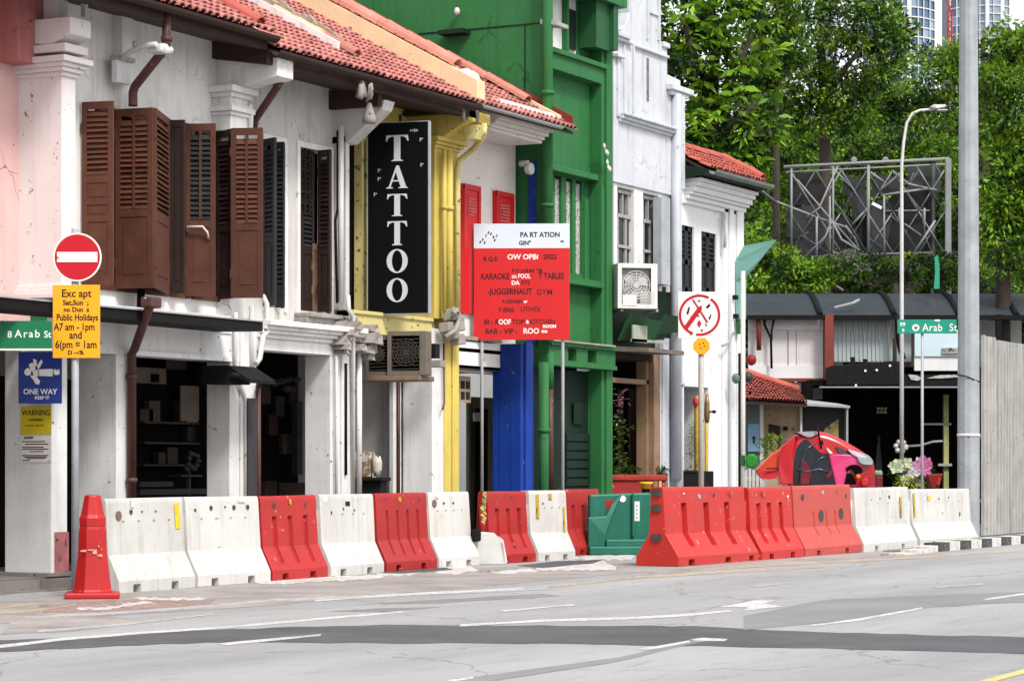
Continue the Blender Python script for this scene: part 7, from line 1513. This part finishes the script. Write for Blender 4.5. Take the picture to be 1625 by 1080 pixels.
# ------------------------------------------------------------------ towers far behind the trees
GL = pm('blue_tower_glass', (.060, .125, .235), .12, .3, .06, spec=.8, bump=0, objrand=.35)
GLL = pm('pale_tower_glass', (.24, .31, .40), .15, .3, .06, spec=.8, bump=0, objrand=.3)
MUL = pm('tower_white_mullion', (.62, .64, .66), .5, .06, .3, bump=0)
def tower(label, px, W, cols, ytop, ybot, rowh, curve=0.0, mat=GL, dep=14):
    t, X, Z = back('tower', label, 'tower', px, W); nx = len(cols) - 1
    z0, z1 = Z(ybot), Z(ytop)
    b = MB(); b.box(X(cols[0]) + .1, X(cols[-1]) - .1, 1.4 + curve, dep, 0, z1 + 3); b.build('core', pm('tower_core', (.12, .15, .19), .5, .1, .1), t, True)
    yy = lambda x: curve * ((x - (X(cols[0]) + X(cols[-1])) / 2) / ((X(cols[-1]) - X(cols[0])) / 2)) ** 2
    nr = int((ybot - ytop) / rowh)
    for i in range(nx):
        a, c, m = cols[i], cols[i + 1], None
        for j in range(nr):
            zA, zB = Z(ybot - j * rowh), Z(ybot - (j + 1) * rowh); x0, x1 = X(a) + .12, X(c) - .12
            q = MB(); q.ext([(x0, yy(x0) + .35, zA + .12), (x1, yy(x1) + .35, zA + .12), (x1, yy(x1) + .35, zB - .12), (x0, yy(x0) + .35, zB - .12)], (0, .1, 0)); q.build('window', GLL if (i * 7 + j * 3) % 5 == 0 else mat, t, True)
    b = MB()
    for i, a in enumerate(cols):
        w = .9 if i in (2, 4) and nx > 4 else .18; b.box(X(a) - w / 2, X(a) + w / 2, yy(X(a)) - .1, yy(X(a)) + .9, 0, z1)
    b.build('mullion', MUL, t, True)
    for j in range(nr + 1):
        b = MB()
        for i in range(nx):
            x0, x1 = X(cols[i]), X(cols[i + 1]); z = Z(ybot - j * rowh); b.ext([(x0, yy(x0) + .02, z - .12), (x1, yy(x1) + .02, z - .12), (x1, yy(x1) + .02, z + .12), (x0, yy(x0) + .02, z + .12)], (0, .7, 0))
        b.build('floor_band', MUL, t, True)
tower('blue glass tower with white vertical bands behind the trees', 1435, 520, [1384, 1398, 1412, 1432, 1443, 1458, 1468, 1480, 1490], -40, 150, 15.5, 5)
tower('narrow glass tower edge left of the big lamp post', 1522, 560, [1511, 1519, 1527, 1540], -30, 110, 14, 2)
tower('glass tower top right of the big lamp post', 1575, 600, [1540, 1556, 1567, 1577, 1592, 1606], -30, 60, 13, 3, GLL)
tower('slim pale tower low between the left trees', 1250, 480, [1240, 1248, 1258], 110, 200, 14, 1, GLL)
tower('distant small tower top at the picture top beside a branch', 1324, 700, [1317, 1323, 1331], -30, 40, 12, 1, GLL)
t, X, Z = back('tower_crane', 'thin red tower crane mast between two glass towers', 'crane', 1507, 540)
b = MB(); RC = pm('crane_red', (.45, .05, .06), .6, .1, 1)
for a in (1504, 1510): b.tube([(X(a), 0, 0), (X(a), 0, Z(20))], .18, 4)
for i in range(12): y0 = 110 - i * 8; b.tube([(X(1504 + 6 * (i % 2)), 0, Z(y0)), (X(1510 - 6 * (i % 2)), 0, Z(y0 - 8))], .14, 4)
b.tube([(X(1510), 0, Z(24)), (X(1497), 0, Z(-20))], .16, 4); b.tube([(X(1504), 0, Z(20)), (X(1512), 0, Z(5))], .16, 4); b.build('mast', RC, t, True)
# ------------------------------------------------------------------ trees
def leafmat(name, col, trans=.3, isl=.45):
    return pm(name, col, .5, .35, .8, island=isl, trans=trans, bump=0, spec=.35)
LF_DARK = leafmat('dark_leaf', (.020, .056, .008)); LF_MID = leafmat('mid_green_leaf', (.095, .205, .013)); LF_LIGHT = leafmat('light_green_leaf', (.19, .335, .018)); LF_TIP = leafmat('bright_tip_leaf', (.20, .38, .02)); LF_GREY = leafmat('grey_flower_leaf', (.17, .18, .13))
def leaf_object(name, C, Dr, S, mat, parent, ar=.45, kind=None):
    """C centres, Dr directions, S lengths -> one mesh of folded leaf blades"""
    n = len(C); Dr = Dr / np.linalg.norm(Dr, axis=1, keepdims=True)
    up = RNG.normal(size=(n, 3)); sd = np.cross(Dr, up); sd /= np.linalg.norm(sd, axis=1, keepdims=True); nr = np.cross(sd, Dr); S = S[:, None]
    V = np.empty((n, 4, 3)); V[:, 0] = C; V[:, 1] = C + Dr * S * .48 + sd * S * ar * .5 + nr * S * .10; V[:, 2] = C + Dr * S; V[:, 3] = C + Dr * S * .48 - sd * S * ar * .5 + nr * S * .10
    me = bpy.data.meshes.new(name); me.vertices.add(n * 4); me.vertices.foreach_set('co', V.reshape(-1)); me.loops.add(n * 4); me.loops.foreach_set('vertex_index', np.arange(n * 4, dtype=np.int32)); me.polygons.add(n); me.polygons.foreach_set('loop_start', np.arange(0, n * 4, 4, dtype=np.int32)); me.update(calc_edges=True); me.materials.append(mat)
    return link(name, me, parent, kind=kind)
def crown(parent, blobs, X, Z, dens, size, mats, clump=.5, droop=.25, yr=1.0, ar=.45):
    """blobs in (px, py, rx, ry): leaf clumps over the outer shell and scattered inside"""
    for mi, (mat, share) in enumerate(mats):
        Cs, Ds = [], []
        for (px, py, rx, ry) in blobs:
            c = np.array([X(px), RNG.uniform(-.4, .4) * yr, Z(py)]); r = np.array([abs(X(px + rx) - X(px)), abs(X(px + rx) - X(px)) * yr, abs(Z(py + ry) - Z(py))])
            nc = max(6, int(dens * share * r[0] * r[2] * 2.3))
            u = RNG.normal(size=(nc, 3)); u /= np.linalg.norm(u, axis=1, keepdims=True); rad = RNG.uniform(.25, 1.05, size=(nc, 1)) ** .55
            cc = c + u * rad * r
            m = int(RNG.integers(48, 72)); v = RNG.normal(size=(nc * m, 3)); v /= np.linalg.norm(v, axis=1, keepdims=True); v *= RNG.uniform(.2, 1, size=(nc * m, 1)) ** .5; L = np.repeat(cc, m, 0) + v * clump * np.array([1, 1, .55]) * np.repeat(RNG.uniform(.6, 1.35, size=(nc, 1)), m, 0)
            dd = v * 1.1 + np.repeat(u, m, 0) * .4 + RNG.normal(size=(nc * m, 3)) * .45; dd[:, 2] -= droop; Cs.append(L); Ds.append(dd)
        C = np.concatenate(Cs); D_ = np.concatenate(Ds); leaf_object('crown' if mi == 0 else 'leaf_layer', C, D_, RNG.uniform(size[0], size[1], len(C)) * .84, mat, parent, ar, 'stuff')
def trunk(parent, pts, r, X, Z, limbs=(), mat=BARK):
    MB().tube([(X(a), 0, max(-.05, Z(c))) for a, c in pts], r, 9).build('trunk', mat, parent, True)
    for l in limbs: MB().tube([(X(a), y, Z(c)) for a, c, y in l], [.12, .09, .05][:len(l)] if len(l) == 3 else .07, 6).build('limb', mat, parent, True)
GRP = 'trees behind the shops'
# big-leaved tree right behind the gable: rosettes of long drooping leaflets
W = 59.0
t, X, Z = back('tree', 'dark tree with bright drooping leaf rosettes right of the white gable', 'tree', 1133, W, GRP)
trunk(t, [(1130, 900), (1132, 500), (1134, 240), (1132, 120), (1128, -60)], [.2, .17, .13, .11, .08], X, Z, [[(1133, 200, 0), (1165, 120, -.4), (1190, 60, -.6)], [(1132, 150, 0), (1095, 90, -.5), (1080, 30, -.7)], [(1133, 230, 0), (1160, 200, -.4), (1195, 170, -.6)], [(1132, 100, 0), (1150, 30, .4), (1170, -20, .6)]])
def rosette(n, s):
    C, D_ = [], []
    for k in range(n):
        a = 2 * math.pi * k / n + random.uniform(-.2, .2); d_ = Vector((math.cos(a), math.sin(a), random.uniform(-.75, -.05))); C.append((d_.x * s * .15, d_.y * s * .15, 0)); D_.append(tuple(d_))
    return np.array(C), np.array(D_), RNG.uniform(s * .8, s * 1.15, n)
RM = []
for m in (LF_LIGHT, LF_TIP, LF_TIP, LF_MID):
    C, D_, S = rosette(9, .31); o = leaf_object('leaf_cluster', C, D_, S, m, None, .34); RM.append(o.data); bpy.data.objects.remove(o)
bl = [(1085, 40, 50, 60), (1150, 20, 60, 50), (1195, 60, 36, 60), (1080, 130, 40, 60), (1180, 150, 45, 50), (1120, 90, 50, 60), (1150, 190, 50, 45), (1090, 205, 35, 35), (1200, 205, 32, 30), (1110, 235, 30, 22), (1165, 250, 30, 25), (1140, -60, 90, 50), (1030, -40, 60, 60), (1030, 40, 40, 60)]
crown(t, bl, X, Z, 7.5, (.16, .32), [(LF_DARK, 1.0)], .28, .5, 1.1, .36)
cnt = 0
for (px, py, rx, ry) in bl[:11]:
    for q in range(26):
        u = Vector((random.gauss(0, 1), -abs(random.gauss(0, 1)) * .9, random.gauss(0, 1) + .2)).normalized(); rr = random.uniform(.85, 1.2)
        s = random.uniform(.75, 1.35); o = link('leaf_cluster', random.choice(RM), t, (X(px + u.x * rx * rr), u.y * (X(px + rx) - X(px)) * 1.1 * rr, Z(py - u.z * ry * rr)), (random.uniform(-.5, .7), random.uniform(-.5, .5), random.uniform(0, 6.3))); o.scale = (s, s, s); cnt += 1
def tree(label, px, W, tr_, r, blobs, mats, dens=9, size=(.15, .27), limbs=(), clump=.5, yr=.9, name='tree', grp=GRP, droop=.25):
    t, X, Z = back(name, label, 'tree' if name == 'tree' else 'bush', px, W, grp)
    trunk(t, tr_, r, X, Z, limbs); crown(t, blobs, X, Z, dens, size, mats, clump, droop, yr); return t
MIX = [(LF_DARK, .44), (LF_MID, .38), (LF_LIGHT, .32)]; BRI = [(LF_MID, .45), (LF_LIGHT, .42), (LF_TIP, .14), (LF_DARK, .28)]; DRK = [(LF_DARK, .75), (LF_MID, .35)]
tree('thin straight trunked tree just right of the rosette tree', 1232, 70, [(1232, 860), (1232, 400), (1232, 150), (1234, 20)], [.13, .11, .09, .06], [(1205, 60, 36, 45), (1252, 25, 40, 40), (1240, 90, 30, 26), (1215, 120, 22, 24), (1205, -30, 60, 40)], MIX, limbs=[[(1232, 120, 0), (1210, 70, -.3), (1200, 30, -.5)], [(1232, 90, 0), (1250, 50, .3), (1265, 20, .4)]])
tree('tall broad tree with dark forked trunk in the middle', 1308, 74, [(1308, 860), (1309, 300), (1308, 160), (1304, 90), (1300, 0)], [.20, .18, .15, .12, .08], [(1285, 55, 50, 50), (1335, 60, 55, 50), (1390, 40, 45, 50), (1420, 65, 28, 36), (1275, 130, 40, 45), (1335, 135, 50, 40), (1385, 115, 45, 30), (1250, 170, 28, 30), (1300, 190, 50, 26), (1360, 180, 40, 26), (1300, -20, 40, 40), (1370, 0, 40, 30)], MIX, 7.0, limbs=[[(1308, 160, 0), (1340, 110, -.4), (1380, 60, -.6)], [(1308, 190, 0), (1280, 130, -.4), (1260, 100, -.5)], [(1306, 20, 0), (1312, -10, 0), (1330, -40, 0)]])
tree('darker tree left of the big lamp post below the towers', 1440, 86, [(1445, 860), (1445, 300), (1450, 160)], [.22, .18, .10], [(1430, 150, 55, 36), (1480, 120, 36, 40), (1500, 150, 36, 60), (1455, 190, 60, 40), (1410, 190, 40, 36), (1500, 220, 40, 40), (1395, 160, 30, 30), (1515, 100, 18, 30)], MIX, 6.5, (.15, .28), clump=.45)
tree('low bright green tree behind the left of the truss frame', 1255, 80, [(1255, 860), (1255, 420), (1255, 300)], [.15, .12, .08], [(1225, 240, 40, 36), (1270, 230, 40, 36), (1215, 300, 40, 40), (1260, 290, 50, 40), (1225, 360, 50, 45)], BRI, 9, clump=.5)
tree('low bright green tree behind the right of the truss frame', 1420, 82, [(1420, 860), (1420, 420), (1420, 290)], [.15, .12, .08], [(1340, 235, 50, 30), (1395, 245, 45, 30), (1450, 240, 50, 30), (1500, 260, 40, 40), (1360, 290, 60, 40), (1450, 300, 60, 40)], BRI, 9, clump=.5)
tree('large bright green tree at the right edge behind the lamp post', 1600, 62, [(1590, 860), (1592, 400), (1598, 150)], [.22, .18, .10], [(1600, 80, 46, 42), (1590, 140, 36, 40), (1615, 190, 50, 50), (1590, 260, 36, 50), (1620, 310, 50, 60), (1585, 340, 30, 44), (1605, 405, 40, 36), (1650, 100, 60, 60), (1650, 250, 60, 90)], BRI, 14, (.13, .25), clump=.46)
tree('dark tree filling the gap on both sides of the lamp post', 1550, 92, [(1560, 860), (1560, 420), (1565, 200)], [.25, .2, .12], [(1565, 190, 45, 50), (1550, 260, 50, 60), (1570, 340, 50, 60), (1530, 330, 40, 60), (1590, 430, 60, 40), (1520, 420, 50, 50)], DRK, 8, (.16, .3), clump=.45)
tree('dark dense tree low behind the truss frame', 1330, 96, [(1330, 860), (1330, 400)], [.25, .15], [(1250, 330, 60, 60), (1330, 320, 70, 60), (1420, 330, 70, 60), (1490, 330, 60, 60), (1300, 240, 60, 50), (1400, 200, 60, 50), (1220, 210, 50, 60), (1470, 250, 60, 50), (1210, 140, 30, 50), (1230, 420, 60, 50), (1320, 430, 70, 50), (1410, 430, 70, 50), (1500, 430, 70, 50), (1590, 420, 60, 60)], DRK, 9, (.2, .36), clump=.55)
wood_t, X, Z = back('far_wood', 'dark mass of distant trees low behind the truss frame', 'wood', 1400, 118); wood_t['kind'] = 'stuff'
crown(wood_t, [(p, q, 70, 60) for p in range(1180, 1700, 62) for q in (260, 350, 440, 530)], X, Z, 6.5, (.3, .5), [(LF_DARK, 1.0)], .8, .2, .5)
B2 = 'bushes along the covered walkway roof'
tree('green bush above the walkway roof next to the teal sail', 1225, 66, [(1225, 860), (1225, 470)], [.06, .04], [(1205, 425, 36, 36), (1245, 430, 36, 34), (1290, 440, 36, 24), (1200, 380, 26, 30)], BRI, 10, (.12, .2), clump=.28, name='bush', grp=B2)
tree('grey flowering bush above the walkway roof', 1375, 66, [(1375, 860), (1375, 470)], [.06, .04], [(1310, 432, 30, 22), (1345, 425, 36, 26), (1385, 425, 36, 28), (1425, 428, 32, 24)], [(LF_GREY, .55), (LF_DARK, .4), (LF_MID, .15)], 12, (.10, .18), clump=.24, name='bush', grp=B2)
tree('dark green bush above the walkway roof near the lamp post', 1480, 66.5, [(1480, 860), (1480, 470)], [.06, .04], [(1455, 430, 30, 30), (1495, 425, 36, 34), (1530, 430, 40, 36), (1590, 440, 40, 30)], MIX, 10, (.12, .2), clump=.28, name='bush', grp=B2)
